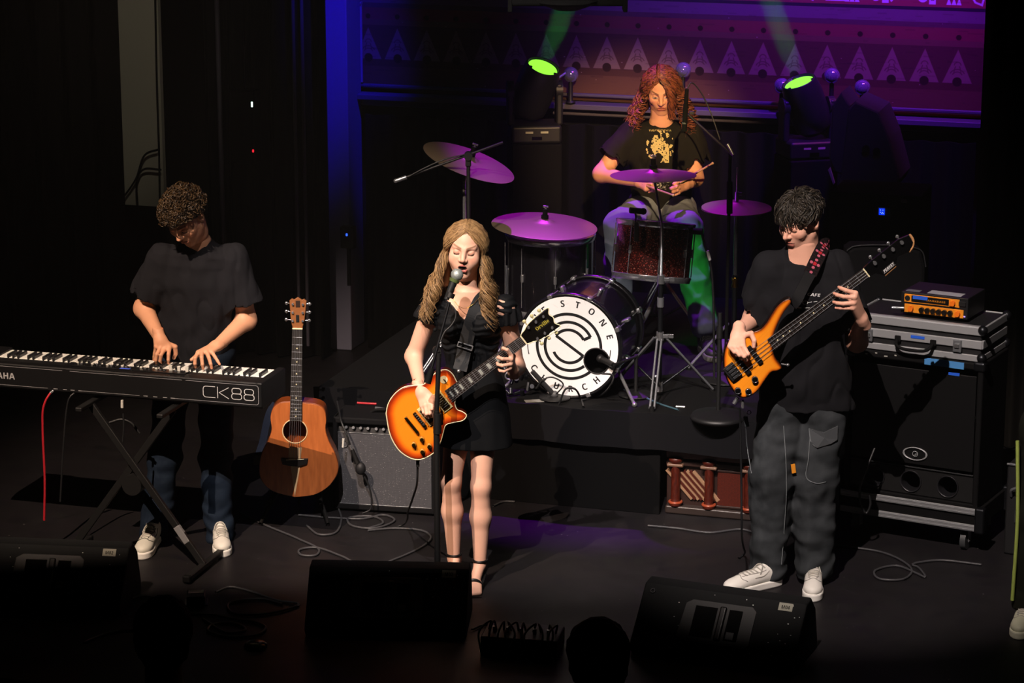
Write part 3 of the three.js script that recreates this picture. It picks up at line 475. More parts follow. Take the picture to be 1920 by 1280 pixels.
function plainStand(label, c, dx, dz) {
  const b = V(c.x + dx, RY, c.z + dz), t = thing('cymbal_stand', label, 'stand', b, 0, 'cymbal stands'), top = c.clone().sub(b), H = top.y;
  tripod(t, b, 0.3, 0.27, 3, 0.5); part(t, 'lower_tube', rod(V(0, 0.03, 0), V(0, H * 0.62, 0), 0.0125), M.steel); part(t, 'upper_tube', rod(V(0, H * 0.6, 0), V(0, H - 0.12, 0), 0.0095), M.chrome); part(t, 'tilter_rod', rod(V(0, H - 0.13, 0), top.add(V(0, -0.004, 0)), 0.006), M.chrome);
  const k = part(t, 'clamp', mg([cyl(0.018, 0.018, 0.05, 0, H * 0.62, 0, 14), ball(0.012, -0.025, H * 0.62 + 0.02, 0.01)]), M.chrome); part(k, 'wing_screw', bx(0.03, 0.02, 0.005, -0.03, H * 0.62, 0.012, 0.002), M.chrome);
}
plainStand('chrome stand holding the steeply tilted crash behind the singer', cyA, -0.03, 0.0);
plainStand('chrome stand rising behind the floor tom to the ride cymbal', cyB, -0.02, -0.32);
{ // hi-hat
  const c = P(1381, 391, -1.72), b = V(c.x, RY, c.z), t = thing('hi_hat', 'hi-hat pair of cymbals on a chrome stand right of the drummer', 'cymbal', b, 0, 'cymbals'), H = c.y - RY;
  const plate = (s) => lathe([[0.006, s * 0.02], [0.03, s * 0.019], [0.045, s * 0.006], [0.186, -s * 0.012], [0.186, -s * 0.014], [0.045, s * 0.004], [0.006, s * 0.018]], 48);
  part(t, 'top_cymbal', plate(1).rotateX(0.04).translate(0, H + 0.018, 0), M.cymbal); part(t, 'bottom_cymbal', plate(-1).translate(0, H - 0.016, 0), M.cymbal);
  part(t, 'pull_rod', rod(V(0, H - 0.2, 0), V(0, H + 0.22, 0), 0.0045), M.chrome); part(t, 'clutch', mg([cyl(0.011, 0.011, 0.06, 0, H + 0.06, 0, 12), bx(0.03, 0.014, 0.006, 0.014, H + 0.08, 0, 0.002)]), M.chrome);
  part(t, 'upper_tube', rod(V(0, H - 0.03, 0), V(0, H - 0.36, 0), 0.011), M.chrome); part(t, 'lower_tube', rod(V(0, H - 0.36, 0), V(0, 0.06, 0), 0.014), M.darksteel); part(t, 'collar', lathe([[0.012, -0.03], [0.02, -0.025], [0.014, 0], [0.022, 0.02], [0.012, 0.03]], 16).translate(0, H - 0.4, 0), M.gold); part(t, 'tilt_cup', cyl(0.02, 0.012, 0.02, 0, H - 0.035, 0, 16), M.chrome);
  tripod(t, b, 0.26, 0.24, 3, 1.1); part(t, 'pedal', bx(0.09, 0.014, 0.28, 0, 0.06, -0.16, 0.005, 0.25), M.steel);
}
{ // drum throne
  const c = P(1240, 470, -2.72), t = thing('drum_throne', 'round black drum throne under the drummer', 'stool', V(c.x, RY, c.z), 0); part(t, 'seat', lathe([[0.001, 0], [0.16, 0], [0.175, 0.02], [0.175, 0.07], [0.16, 0.09], [0.001, 0.09]], 32).translate(0, 0.5, 0), M.black); part(t, 'post', rod(V(0, 0.15, 0), V(0, 0.5, 0), 0.014), M.steel); tripod(t, c, 0.26, 0.23, 3, 0.4);
}

// ---------------------------------------------------------------- microphones on the drums
function micGeo(a, b, r = 0.012) { return [rod(a, b, r * 0.75, r), ball(r * 1.12, b.x, b.y, b.z)]; }
{ // overhead on a boom across the left crash
  const a = P(742, 339, -1.45), b = P(943, 267, -1.5), mid = P(878, 292, -1.48), t = thing('boom_stand', 'black microphone boom crossing the steep crash cymbal', 'stand', V(mid.x, RY, mid.z), 0, 'microphone stands on the platform'), o = t.position;
  wpart(t, 'boom', rod(a, b, 0.0065), M.black); wpart(t, 'boom_clutch', mg([at(new THREE.CylinderGeometry(0.022, 0.022, 0.05, 16), mid.x, mid.y, mid.z, Math.PI / 2), bx(0.03, 0.05, 0.03, mid.x, mid.y - 0.03, mid.z, 0.006)]), M.black); wpart(t, 'pole', rod(V(mid.x, RY + 0.03, mid.z), mid, 0.01), M.black);
  part(t, 'round_base', lathe([[0.001, 0], [0.13, 0], [0.13, 0.012], [0.03, 0.03], [0.001, 0.03]], 28), M.black); wpart(t, 'microphone', mg([rod(a, P(762, 332, -1.45), 0.011), ball(0.012, a.x, a.y, a.z)]), M.steel, 'slim silver microphone at the boom end');
  wpart(t, 'boom_cable', tube([P(870, 290, -1.47), P(830, 300, -1.46), P(790, 318, -1.45), P(768, 330, -1.45)], 0.004), M.cable);
}
{ // overhead hanging before the drummer's hair
  const top = P(1288, 167, -1.62), bot = P(1283, 246, -1.62), cl = P(1300, 211, -1.64), st = P(1369, 285, -1.5), t = thing('boom_stand', 'black stand and boom holding a slim upright microphone before the drummer\'s hair', 'stand', V(st.x, RY, st.z), 0, 'microphone stands on the platform');
  const mc = wpart(t, 'microphone', mg([rod(bot, P(1286, 195, -1.62), 0.0135), rod(P(1286, 195, -1.62), top, 0.0105)]), M.matte, 'slim black microphone body'); wpart(mc, 'grey_band', rod(P(1283.6, 232, -1.62), P(1283.5, 229, -1.62), 0.0138), M.grey);
  wpart(t, 'boom', rod(P(1287, 212, -1.64), P(1375, 292, -1.48), 0.0065), M.black); wpart(t, 'clip', bx(0.03, 0.02, 0.02, cl.x - 0.01, cl.y, cl.z + 0.01, 0.004), M.black);
  wpart(t, 'pole', rod(V(st.x, RY + 0.02, st.z), st.clone().setY(st.y + 0.02), 0.009), M.matte); wpart(t, 'counterweight', rod(P(1364, 270, -1.5), P(1375, 290, -1.48), 0.008), M.steel); part(t, 'round_base', lathe([[0.001, 0], [0.13, 0], [0.13, 0.014], [0.03, 0.03], [0.001, 0.03]], 28), M.black);
  wpart(t, 'mic_cable', tube([top, P(1296, 155, -1.64), P(1312, 170, -1.66), P(1330, 205, -1.66), P(1350, 262, -1.6)], 0.004), M.cable); wpart(t, 'pole_sleeve', rod(P(1368, 340, -1.5), P(1368, 400, -1.5), 0.016), M.matte);
}
{ // clip mics on the toms
  const t = thing('clip_microphone', 'small black clip-on microphone on the rim of the red sparkle tom', 'microphone', P(1192, 416, -1.36), 0, 'drum microphones'); part(t, 'gooseneck', tube([V(0, 0, 0), V(0, 0.03, 0.01), V(-0.005, 0.055, -0.01)], 0.005), M.black); part(t, 'capsule', mg([rod(V(-0.03, 0.06, -0.01), V(0.035, 0.05, -0.03), 0.016), ball(0.018, 0.04, 0.05, -0.03)]), M.matte); part(t, 'clamp', bx(0.024, 0.1, 0.02, 0.004, -0.05, 0.01, 0.004), M.black);
  const s = thing('clip_microphone', 'small black clip-on microphone beside the drummer\'s green-lit knee', 'microphone', P(1308, 434, -1.5), 0, 'drum microphones'); part(s, 'capsule', mg([rod(V(-0.05, 0.0, -0.02), V(0.025, 0.0, 0), 0.017)]), M.matte); part(s, 'arm', tube([V(0.02, 0, 0), V(0.035, -0.06, 0), V(0.075, -0.2, 0.01), V(0.1, P(1308, 434, -1.5).y * -1 + RY + 0.02, 0.03)], 0.007), M.black); part(s, 'foot', lathe([[0.001, 0], [0.06, 0], [0.06, 0.012], [0.001, 0.016]], 20).translate(0.1, RY - P(1308, 434, -1.5).y, 0.03), M.black);
  part(s, 'pale_tape', mg([rod(V(0.052, -0.1, 0.012), V(0.066, -0.15, 0.014), 0.0085)]), M.offwhite);
}
{ // kick mic, its low stand and the round base at the platform edge
  const a = P(1150, 684, -1.02), b = P(1126, 672, -1.1), ft = Fl(1192, 742, RY), t = thing('kick_mic_stand', 'low black stand with a microphone reaching into the bass drum port', 'stand', ft, 0, 'microphone stands on the platform'); part(t, 'round_base', lathe([[0.001, 0], [0.09, 0], [0.09, 0.014], [0.02, 0.025], [0.001, 0.025]], 28), M.black);
  wpart(t, 'pole', rod(V(ft.x, RY + 0.02, ft.z), V(ft.x, a.y + 0.01, ft.z), 0.01), M.black); wpart(t, 'boom', rod(V(ft.x, a.y, ft.z), a, 0.008), M.black); wpart(t, 'microphone', mg([rod(a, b, 0.014, 0.018), ball(0.022, b.x, b.y, b.z)]), M.black);
  const c = Fl(1040, 748, RY), s = thing('short_boom_stand', 'short black boom stand slanting before the lower left of the bass drum', 'stand', c, 0, 'microphone stands on the platform'); part(s, 'round_base', lathe([[0.001, 0], [0.08, 0], [0.08, 0.014], [0.001, 0.02]], 28), M.black); wpart(s, 'boom', rod(c.clone().add(V(0, 0.02, 0)), P(998, 696, c.z + 0.02), 0.013), M.dgrey); wpart(s, 'clutch', ball(0.02, c.x, c.y + 0.025, c.z), M.grey);
  wpart(s, 'cable_loop', tube([c.clone().add(V(0, 0.02, 0.01)), P(1056, 720, c.z + 0.03), P(1035, 707, c.z + 0.03), P(1018, 712, c.z + 0.03), P(1005, 728, c.z + 0.02)], 0.004), M.cable);
  const d = Fl(1346, 786, RY), r = thing('round_stand_base', 'heavy round black stand base on the platform edge behind the bass guitar', 'stand', d, 0, 'microphone stands on the platform'); part(r, 'base', lathe([[0.001, 0], [0.135, 0], [0.14, 0.012], [0.13, 0.03], [0.03, 0.05], [0.001, 0.05]], 36), mat(0x0e0e10, 0.5)); part(r, 'pole', rod(V(0, 0.04, 0), V(0, 0.55, 0), 0.011), M.black); part(r, 'clutch', cyl(0.016, 0.016, 0.06, 0, 0.45, 0, 14), M.black);
}
{ // kick pedal-side clutter: a small cymbal-tree of clamps left of the bass drum
  const c = Fl(972, 742, RY), t = thing('clamp_cluster', 'tangle of chrome clamps and cable ends left of the bass drum', 'clamps', c, 0); for (const [x, y, z, a] of [[0, 0.02, 0, 0.3], [0.05, 0.05, 0, 1.2], [-0.06, 0.03, 0.02, -0.6], [-0.03, 0.08, -0.02, 0.9], [0.02, 0.1, -0.02, 2]]) part(t, 'clamp', mg([bx(0.05, 0.016, 0.016, x, y, z, 0.004, 0, a, a), cyl(0.012, 0.012, 0.03, x + 0.02, y, z, 10, a)]), M.darksteel); part(t, 'wing_screw', at(ring(0.018, 0.004, 0, 0, 0), -0.05, 0.11, 0.01), M.steel);
}
for (const [pts, m, label] of [
  [[[1128, 700], [1150, 704], [1146, 720], [1120, 738], [1090, 744]], M.cable, 'black cable looping at the lower right of the bass drum'], [[[1048, 752], [1062, 728], [1076, 728], [1090, 744], [1094, 756]], M.cable, 'black cable arch before the letters U and R'],
  [[[1160, 722], [1200, 735], [1240, 752], [1272, 762]], mat(0x35505a, 0.5), 'bluish cable with a silver plug running to the right along the platform']]) solo('platform_cable', label, 'cable', tube(pts.map(([u, v]) => { const p = Fl(u, v + 6, RY + 0.006); return v < 730 && u < 1160 ? P(u, v, -0.98) : p; }), 0.0055), m, 'cables on the platform');
{ const p = Fl(1275, 765, RY); solo('cable_plug', 'silver cable plug lying on the platform before the tripod', 'plug', rod(p.clone().add(V(-0.02, 0.008, 0)), p.clone().add(V(0.025, 0.008, 0.01)), 0.008), M.chrome); const q = Fl(1004, 752, RY); solo('paper_note', 'small pale slip of paper on the platform left of the bass drum', 'paper', at(new THREE.BoxGeometry(0.11, 0.002, 0.05), q.x, q.y + 0.002, q.z, 0, 0.2), mat(0x8a8a86, 0.8)); }
// ---------------------------------------------------------------- keyboard and its stand
const KY = 0.94, KYAW = -16.3 * R, KO = Fl(490, 719, KY);
{
  const t = thing('stage_piano', 'black 88-key stage piano with white lettering on its back panel', 'keyboard', V(KO.x, 0, KO.z), KYAW);
  const L = 1.57, D = 0.31, H = 0.125, xr = 0.0, body = mat(0x08080a, 0.5), kx0 = -1.434, kp = 1.394 / 52;
  const prof = [[0, KY - H + 0.012], [0, KY - 0.006], [-0.006, KY], [-0.05, KY + 0.0], [-0.15, KY - 0.012], [-0.15, KY - 0.03], [-0.292, KY - 0.034], [-0.296, KY - 0.02], [-D, KY - 0.02], [-D, KY - H + 0.02], [-D + 0.02, KY - H], [-0.012, KY - H]];
  part(t, 'body', at(extr(prof.map(([a, b]) => [-a, b]), L - 0.04, 0.002, [], false), xr - L + 0.02, 0, 0, 0, Math.PI / 2).applyMatrix4(new THREE.Matrix4()), body);
  const chk = [[0, KY - H + 0.012], [0, KY - 0.006], [-0.006, KY], [-D + 0.01, KY + 0.002], [-D, KY - 0.006], [-D, KY - H + 0.02], [-D + 0.02, KY - H], [-0.012, KY - H]].map(([a, b]) => [-a, b]);
  part(t, 'end_cheek', at(extr(chk, 0.036, 0.004, [], false), -0.036, 0, 0, 0, Math.PI / 2), body); part(t, 'end_cheek', at(extr(chk, L + kx0, 0.004, [], false), -L, 0, 0, 0, Math.PI / 2), body);
  const TW = 2048, TH2 = 160, sc = TW / L, panel = canvasTex(TW, TH2, (g) => {
    g.fillStyle = '#060608'; g.fillRect(0, 0, TW, TH2); g.strokeStyle = '#9a9a9c'; g.lineWidth = 3; const x = (m) => (m + L) * sc;
    g.beginPath(); g.moveTo(0, 10); g.lineTo(x(-1.02), 10); g.moveTo(x(-0.98), 10); g.lineTo(x(-0.4), 10); g.moveTo(x(-0.38), 10); g.lineTo(x(-0.035), 10); g.arcTo(x(-0.012), 10, x(-0.012), 40, 18); g.lineTo(x(-0.012), TH2 - 36); g.arcTo(x(-0.012), TH2 - 14, x(-0.06), TH2 - 14, 18);
    g.lineTo(x(-0.44), TH2 - 14); g.moveTo(x(-0.62), TH2 - 14); g.lineTo(x(-0.92), TH2 - 14); g.moveTo(x(-1.1), TH2 - 14); g.lineTo(0, TH2 - 14); g.stroke(); g.lineWidth = 5;
    for (const m of [-0.46, -0.5, -0.55, -0.6, -0.94, -0.98, -1.02, -1.07]) { g.beginPath(); g.moveTo(x(m), TH2 - 14); g.lineTo(x(m + 0.022), TH2 - 14); g.stroke(); }
    g.fillStyle = '#a5a5a6'; g.font = 'bold 62px sans-serif'; g.textBaseline = 'middle'; g.textAlign = 'right'; g.fillText('YAMAHA', x(-1.272), TH2 * 0.5);
    g.lineWidth = 5; g.lineCap = 'round'; g.lineJoin = 'round'; g.strokeStyle = '#c4c4c4'; const y0 = 40, y1 = 118, c0 = x(-0.292);      // CK88 in thin wide strokes
    g.beginPath(); g.moveTo(c0 + 78, y0); g.lineTo(c0 + 22, y0); g.quadraticCurveTo(c0, y0, c0, y0 + 24); g.lineTo(c0, y1 - 24); g.quadraticCurveTo(c0, y1, c0 + 22, y1); g.lineTo(c0 + 78, y1); g.stroke();
    const k0 = c0 + 96; g.beginPath(); g.moveTo(k0, y0); g.lineTo(k0, y1); g.moveTo(k0 + 72, y0); g.lineTo(k0 + 10, (y0 + y1) / 2); g.lineTo(k0 + 72, y1); g.stroke();
    for (const e of [k0 + 92, k0 + 174]) { const m = (y0 + y1) / 2; const rrect = (a, b, w, h) => { g.beginPath(); g.roundRect(a, b, w, h, 16); g.stroke(); }; rrect(e + 3, y0, 60, m - y0); rrect(e, m, 66, y1 - m); }
  });
  part(t, 'back_panel', bx(L - 0.006, H - 0.016, 0.002, -L / 2, KY - H / 2 + 0.003, 0.0006, 0), [M.black, M.black, M.black, M.black, mat(0xffffff, 0.5, 0, { map: panel }), M.black], 'back panel lettered YAMAHA and CK88');
  const ivory = mat(0xf2f0ea, 0.35), ebony = mat(0x1a1a1c, 0.4), wg = bx(kp - 0.0012, 0.02, 0.142, 0, 0, 0, 0.002), bg = mg([bx(kp * 0.52, 0.022, 0.088, 0, 0, 0, 0.004)]);
  const kb = part(t, 'key_bed', bx(1.4, 0.01, 0.15, kx0 + 0.697, KY - 0.034, -0.225, 0), M.black), kz = -0.222;
  for (let i = 0; i < 52; i++) { const k = new THREE.Mesh(wg, ivory); k.name = 'white_key'; k.position.set(kx0 + (i + 0.5) * kp, KY - 0.019, kz); t.add(k); if (i < 51 && [1, 2, 3, 5, 6].includes(i % 7)) { const b = new THREE.Mesh(bg, ebony); b.name = 'black_key'; b.position.set(kx0 + (i + 1) * kp, KY - 0.003, kz + 0.028); t.add(b); } }
  const ctl = part(t, 'control_panel', bx(0.62, 0.004, 0.075, -0.72, KY + 0.001, -0.085, 0.001, -0.07), mat(0x151517, 0.3));
  for (let i = 0; i < 20; i++) part(ctl, 'button', bx(0.014, 0.008, 0.01, -0.985 + i * 0.026 + (i > 11 ? 0.02 : 0), KY + 0.006, -0.1 + (i % 3) * 0.012, 0.002), [M.offwhite, M.grey, M.dgrey][i % 3]);
  for (let i = 0; i < 3; i++) part(ctl, 'drawbar', bx(0.016, 0.026, 0.014, -0.5 + i * 0.042, KY + 0.014, -0.1, 0.003), M.offwhite);
  for (let i = 0; i < 5; i++) part(ctl, 'dial', cyl(0.008, 0.009, 0.012, -0.98 + i * 0.05, KY + 0.006, -0.065, 14), M.plastic);
  part(ctl, 'screen', bx(0.05, 0.003, 0.02, -0.72, KY + 0.004, -0.06, 0, -0.07), new THREE.MeshStandardMaterial({ color: 0x101828, emissive: 0x5a78ff, emissiveIntensity: 0.5 }));
  for (const x of [-0.15, -0.12]) part(t, 'slider', bx(0.006, 0.012, 0.02, x, KY + 0.002, -0.09, 0.002), M.dgrey);
  for (const x of [-0.18, -1.3]) part(t, 'rubber_foot', cyl(0.015, 0.015, 0.014, x, KY - H - 0.005, -0.05, 14), M.rubber);
}
{ // X stand: two crossing square tubes, floor bars and top bars
  const zf = P(350, 1083, 0.12).z, t = thing('x_stand', 'black folding X stand under the stage piano', 'stand', V(Fl(245, 1000, 0).x, 0, -0.1), KYAW), q = new THREE.Vector3();
  const top = KY - 0.125 - 0.014, inv = (p) => t.worldToLocal(p.clone()); t.updateMatrixWorld(true);
  const a1 = inv(Fl(352, 1082, 0.03)), a0 = inv(Fl(180, 998, 0.03)), xA = a1.x, xB = a0.x, b1 = inv(P(168, 780, -0.1)).x, b0 = inv(P(338, 772, -0.1)).x;
  const beam = (x0, y0, x1, y1, z) => { const l = Math.hypot(x1 - x0, y1 - y0); return bx(l, 0.034, 0.022, (x0 + x1) / 2, (y0 + y1) / 2, z, 0.004, 0, 0, Math.atan2(y1 - y0, x1 - x0)); };
  const l1 = part(t, 'crossed_leg', beam(b1, top - 0.02, xA, 0.03, 0.012), M.black), l2 = part(t, 'crossed_leg', beam(b0, top - 0.02, xB, 0.03, -0.012), M.black);
  part(l1, 'pale_sticker', beam(lerp(b1, xA, 0.76), lerp(top, 0.03, 0.765), lerp(b1, xA, 0.86), lerp(top, 0.03, 0.865), 0.0135).scale(1, 1, 1), mat(0x77777a, 0.6));
  for (const x of [xA, xB]) { const k = part(t, 'floor_bar', bx(0.034, 0.026, 0.42, x, 0.026, 0, 0.006), M.black); for (const z of [-0.21, 0.21]) part(k, 'end_cap', bx(0.04, 0.034, 0.03, x, 0.025, z, 0.008), M.rubber); }
  for (const x of [b1, b0]) part(t, 'support_bar', bx(0.034, 0.022, 0.34, x, top - 0.012, -0.02, 0.006), M.black);
  part(t, 'pivot_disc', at(new THREE.CylinderGeometry(0.05, 0.05, 0.07, 24), (b1 + xA + b0 + xB) / 4 + 0.0, 0.4, 0, Math.PI / 2), M.black);
}
{ // plugs and leads at the piano's back
  const z = KO.z;
  const lead = (name, label, pts, r, m, plug) => { const o = P(pts[0][0], pts[0][1], pts[0][2]), t = thing(name, label, 'cable', o, 0, 'leads hanging from the stage piano'); wpart(t, 'lead', tube(pts.map((p) => P(...p)), r), m); if (plug) wpart(t, 'plug', rod(P(...plug[0]), P(...plug[1]), 0.007), plug[2]); };
  lead('audio_lead', 'red lead with a silver plug hanging from the piano\'s left half', [[95, 736, -0.18], [87, 748, -0.17], [81, 766, -0.17], [80, 800, -0.18], [84, 900, -0.2], [83, 975, -0.22]], 0.006, M.red, [[94, 737, -0.18], [100, 732, -0.19], M.chrome]);
  lead('audio_lead', 'thin black lead curving down right of the red one', [[139, 737, -0.16], [131, 744, -0.15], [126, 760, -0.15], [118, 850, -0.16], [113, 940, -0.17]], 0.005, M.cable);
  lead('audio_lead', 'lead with a pale and red plug hanging below the middle of the piano', [[231, 775, -0.1], [232, 800, -0.1], [228, 850, -0.1]], 0.005, M.cable, [[229, 750, -0.1], [229, 764, -0.1], M.offwhite]);
  lead('audio_lead', 'loose black lead arching behind the crossed stand legs', [[205, 792, -0.25], [228, 786, -0.25], [245, 792, -0.25], [262, 812, -0.25]], 0.007, M.cable);
}

// ---------------------------------------------------------------- guitars (each built in its own upright plane)
function burst(w, h, path, cols, widths) { return canvasTex(w, h, (g) => { g.fillStyle = cols[0]; g.fillRect(0, 0, w, h);
  for (let i = 0; i < 140; i++) { g.strokeStyle = `rgba(60,20,0,${rr(0.02, 0.07)})`; g.lineWidth = rr(0.5, 2.5); g.beginPath(); const y = rr(-h, 2 * h); g.moveTo(0, y); g.lineTo(w, y - h * 0.75 + rr(-6, 6)); g.stroke(); }
  const p = (k) => { g.beginPath(); path.forEach(([x, y], i) => (i ? g.lineTo(x, y) : g.moveTo(x, y))); g.closePath(); }; g.lineJoin = 'round';
  const N = 48, lerpc = (t) => { const q = t * (cols.length - 1), i = Math.min(cols.length - 2, Math.floor(q)), f = q - i, a = new THREE.Color(cols[i]), b = new THREE.Color(cols[i + 1]); return '#' + a.lerp(b, f).getHexString(); };
  for (let i = 0; i < N; i++) { const t = i / (N - 1); g.globalAlpha = 0.16; g.strokeStyle = lerpc(t); g.lineWidth = lerp(widths[0], widths[1], t); p(); g.stroke(); } g.globalAlpha = 1; }); }
function guitarBody(t, outline, depth, cols, widths, edgeMat, bevel, topMat = {}) {
  part(t, 'body', at(extr(outline, depth, bevel), 0, 0, -depth), edgeMat);
  const c = new THREE.SplineCurve([...outline, outline[0]].map((p) => new THREE.Vector2(p.x, p.y))).getPoints(outline.length * 6), b = new THREE.Box2().setFromPoints(c), W = 700, H = Math.round(W * (b.max.y - b.min.y) / (b.max.x - b.min.x));
  const tex = burst(W, H, c.map((p) => [(p.x - b.min.x) / (b.max.x - b.min.x) * W, (b.max.y - p.y) / (b.max.y - b.min.y) * H]), cols, widths);
  const cx = c.reduce((s, p) => s + p.x, 0) / c.length, cy = c.reduce((s, p) => s + p.y, 0) / c.length, k = 1 - bevel * 0.6 / 0.18;
  const sh = new THREE.Shape(c.slice(0, -1).map((p) => new THREE.Vector2(cx + (p.x - cx) * k, cy + (p.y - cy) * k))), g = new THREE.ExtrudeGeometry(sh, { depth: 0.002, bevelEnabled: true, bevelThickness: 0.003, bevelSize: 0.004, bevelOffset: -0.004, bevelSegments: 3 }), p = g.attributes.position, uv = g.attributes.uv;
  for (let i = 0; i < p.count; i++) uv.setXY(i, (p.getX(i) - b.min.x) / (b.max.x - b.min.x), (p.getY(i) - b.min.y) / (b.max.y - b.min.y));
  part(t, 'top', g.translate(0, 0, -0.003), mat(0xffffff, 0.28, 0, { map: tex, clearcoat: 1, clearcoatRoughness: 0.1, ...topMat }));
  return c;
}
// neck parts between two points of the guitar's plane
function neckOf(t, a, b, w0, w1, nf, frets, z, boardMat, inlay, strings, sa, fretM = M.steel) {
  const d = V(b.x - a.x, b.y - a.y, 0), L = d.length(), e = d.clone().normalize(), n = V(-e.y, e.x, 0), pt = (s, o, zz) => V(a.x, a.y, zz).addScaledVector(e, s).addScaledVector(n, o);
  const slab = (s0, s1, wa, wb, z0, z1) => { const pts = [pt(s0, -wa / 2, 0), pt(s1, -wb / 2, 0), pt(s1, wb / 2, 0), pt(s0, wa / 2, 0)]; return at(extr(pts, z1 - z0, 0.001, [], false), 0, 0, z0); };
  part(t, 'neck', U2(a, b, e, n, w0, w1, z), M.rosewood); const bd = part(t, 'fretboard', slab(0, L, w0, w1, z, z + 0.008), boardMat);
  const F = []; for (let i = 0; i <= nf; i++) F.push(1 - (i === 0 ? 0 : 1 - 2 ** (-i / 12)) / (1 - 2 ** (-nf / 12)));
  for (let i = 1; i <= nf; i++) { const s = F[i] * L, w = lerp(w0, w1, F[i]); part(bd, 'fret', slab(Math.max(0, s - 0.001), s + 0.001, w * 0.98, w * 0.98, z + 0.008, z + 0.0095), fretM); }
  for (const i of [3, 5, 7, 9, 12, 15, 17, 19]) if (i <= nf && inlay) { const s = (F[i] + F[i - 1]) / 2 * L, w = lerp(w0, w1, s / L), gap = (F[i - 1] - F[i]) * L; part(bd, 'inlay', inlay === 'dot' ? at(new THREE.CylinderGeometry(0.0035, 0.0035, 0.001, 10), pt(s, 0, 0).x, pt(s, 0, 0).y, z + 0.0084, Math.PI / 2) : slab(s - gap * 0.32, s + gap * 0.32, w * 0.55, w * 0.5, z + 0.008, z + 0.0086), inlay === 'dot' ? M.cream : mat(0xb8bdb6, 0.3)); }
  for (let i = 0; i < strings; i++) { const o = (i / (strings - 1) - 0.5), f = V(sa.x, sa.y, z + 0.018).addScaledVector(n, o * w0 * 0.95), h = pt(L, o * w1 * 0.8, z + 0.011); part(t, 'string', rod(f, h, strings === 4 ? 0.0013 : 0.0008, undefined, 5), M.steel); }
  part(t, 'nut', slab(L, L + 0.006, w1, w1, z, z + 0.012), M.cream);
  return { pt, L, e, n, slab };
}
function U2(a, b, e, n, w0, w1, z) {                   // rounded neck back
  const pos = [], idx = [], S = 8; for (let i = 0; i <= 1; i++) for (let k = 0; k <= S; k++) { const an = Math.PI * k / S, w = i ? w1 : w0, c = i ? b : a, o = Math.cos(an) * w / 2, zz = z - Math.sin(an) * 0.02; pos.push(c.x + n.x * o, c.y + n.y * o, zz); }
  for (let k = 0; k < S; k++) idx.push(k, k + 1, S + 1 + k, k + 1, S + 2 + k, S + 1 + k); idx.push(0, S + 1, S, S, S + 1, 2 * S + 1); const g = new THREE.BufferGeometry(); g.setAttribute('position', new THREE.Float32BufferAttribute(pos, 3)); g.setIndex(idx); const f = g.toNonIndexed(); f.computeVertexNormals(); return f;
}
const tuner = (t, x, y, z, out, m, r = 0.0055) => { const k = part(t, 'tuning_post', at(new THREE.CylinderGeometry(r, r * 1.2, 0.016, 12), x, y, z, Math.PI / 2), M.chrome); part(k, 'tuning_key', mg([rod(V(x, y, z - 0.014), V(x + out.x * 0.026, y + out.y * 0.026, z - 0.014), 0.003, 0.003, 6), ball(0.009, x + out.x * 0.032, y + out.y * 0.032, z - 0.014, 1, 1, 0.55, 10)]), m); };

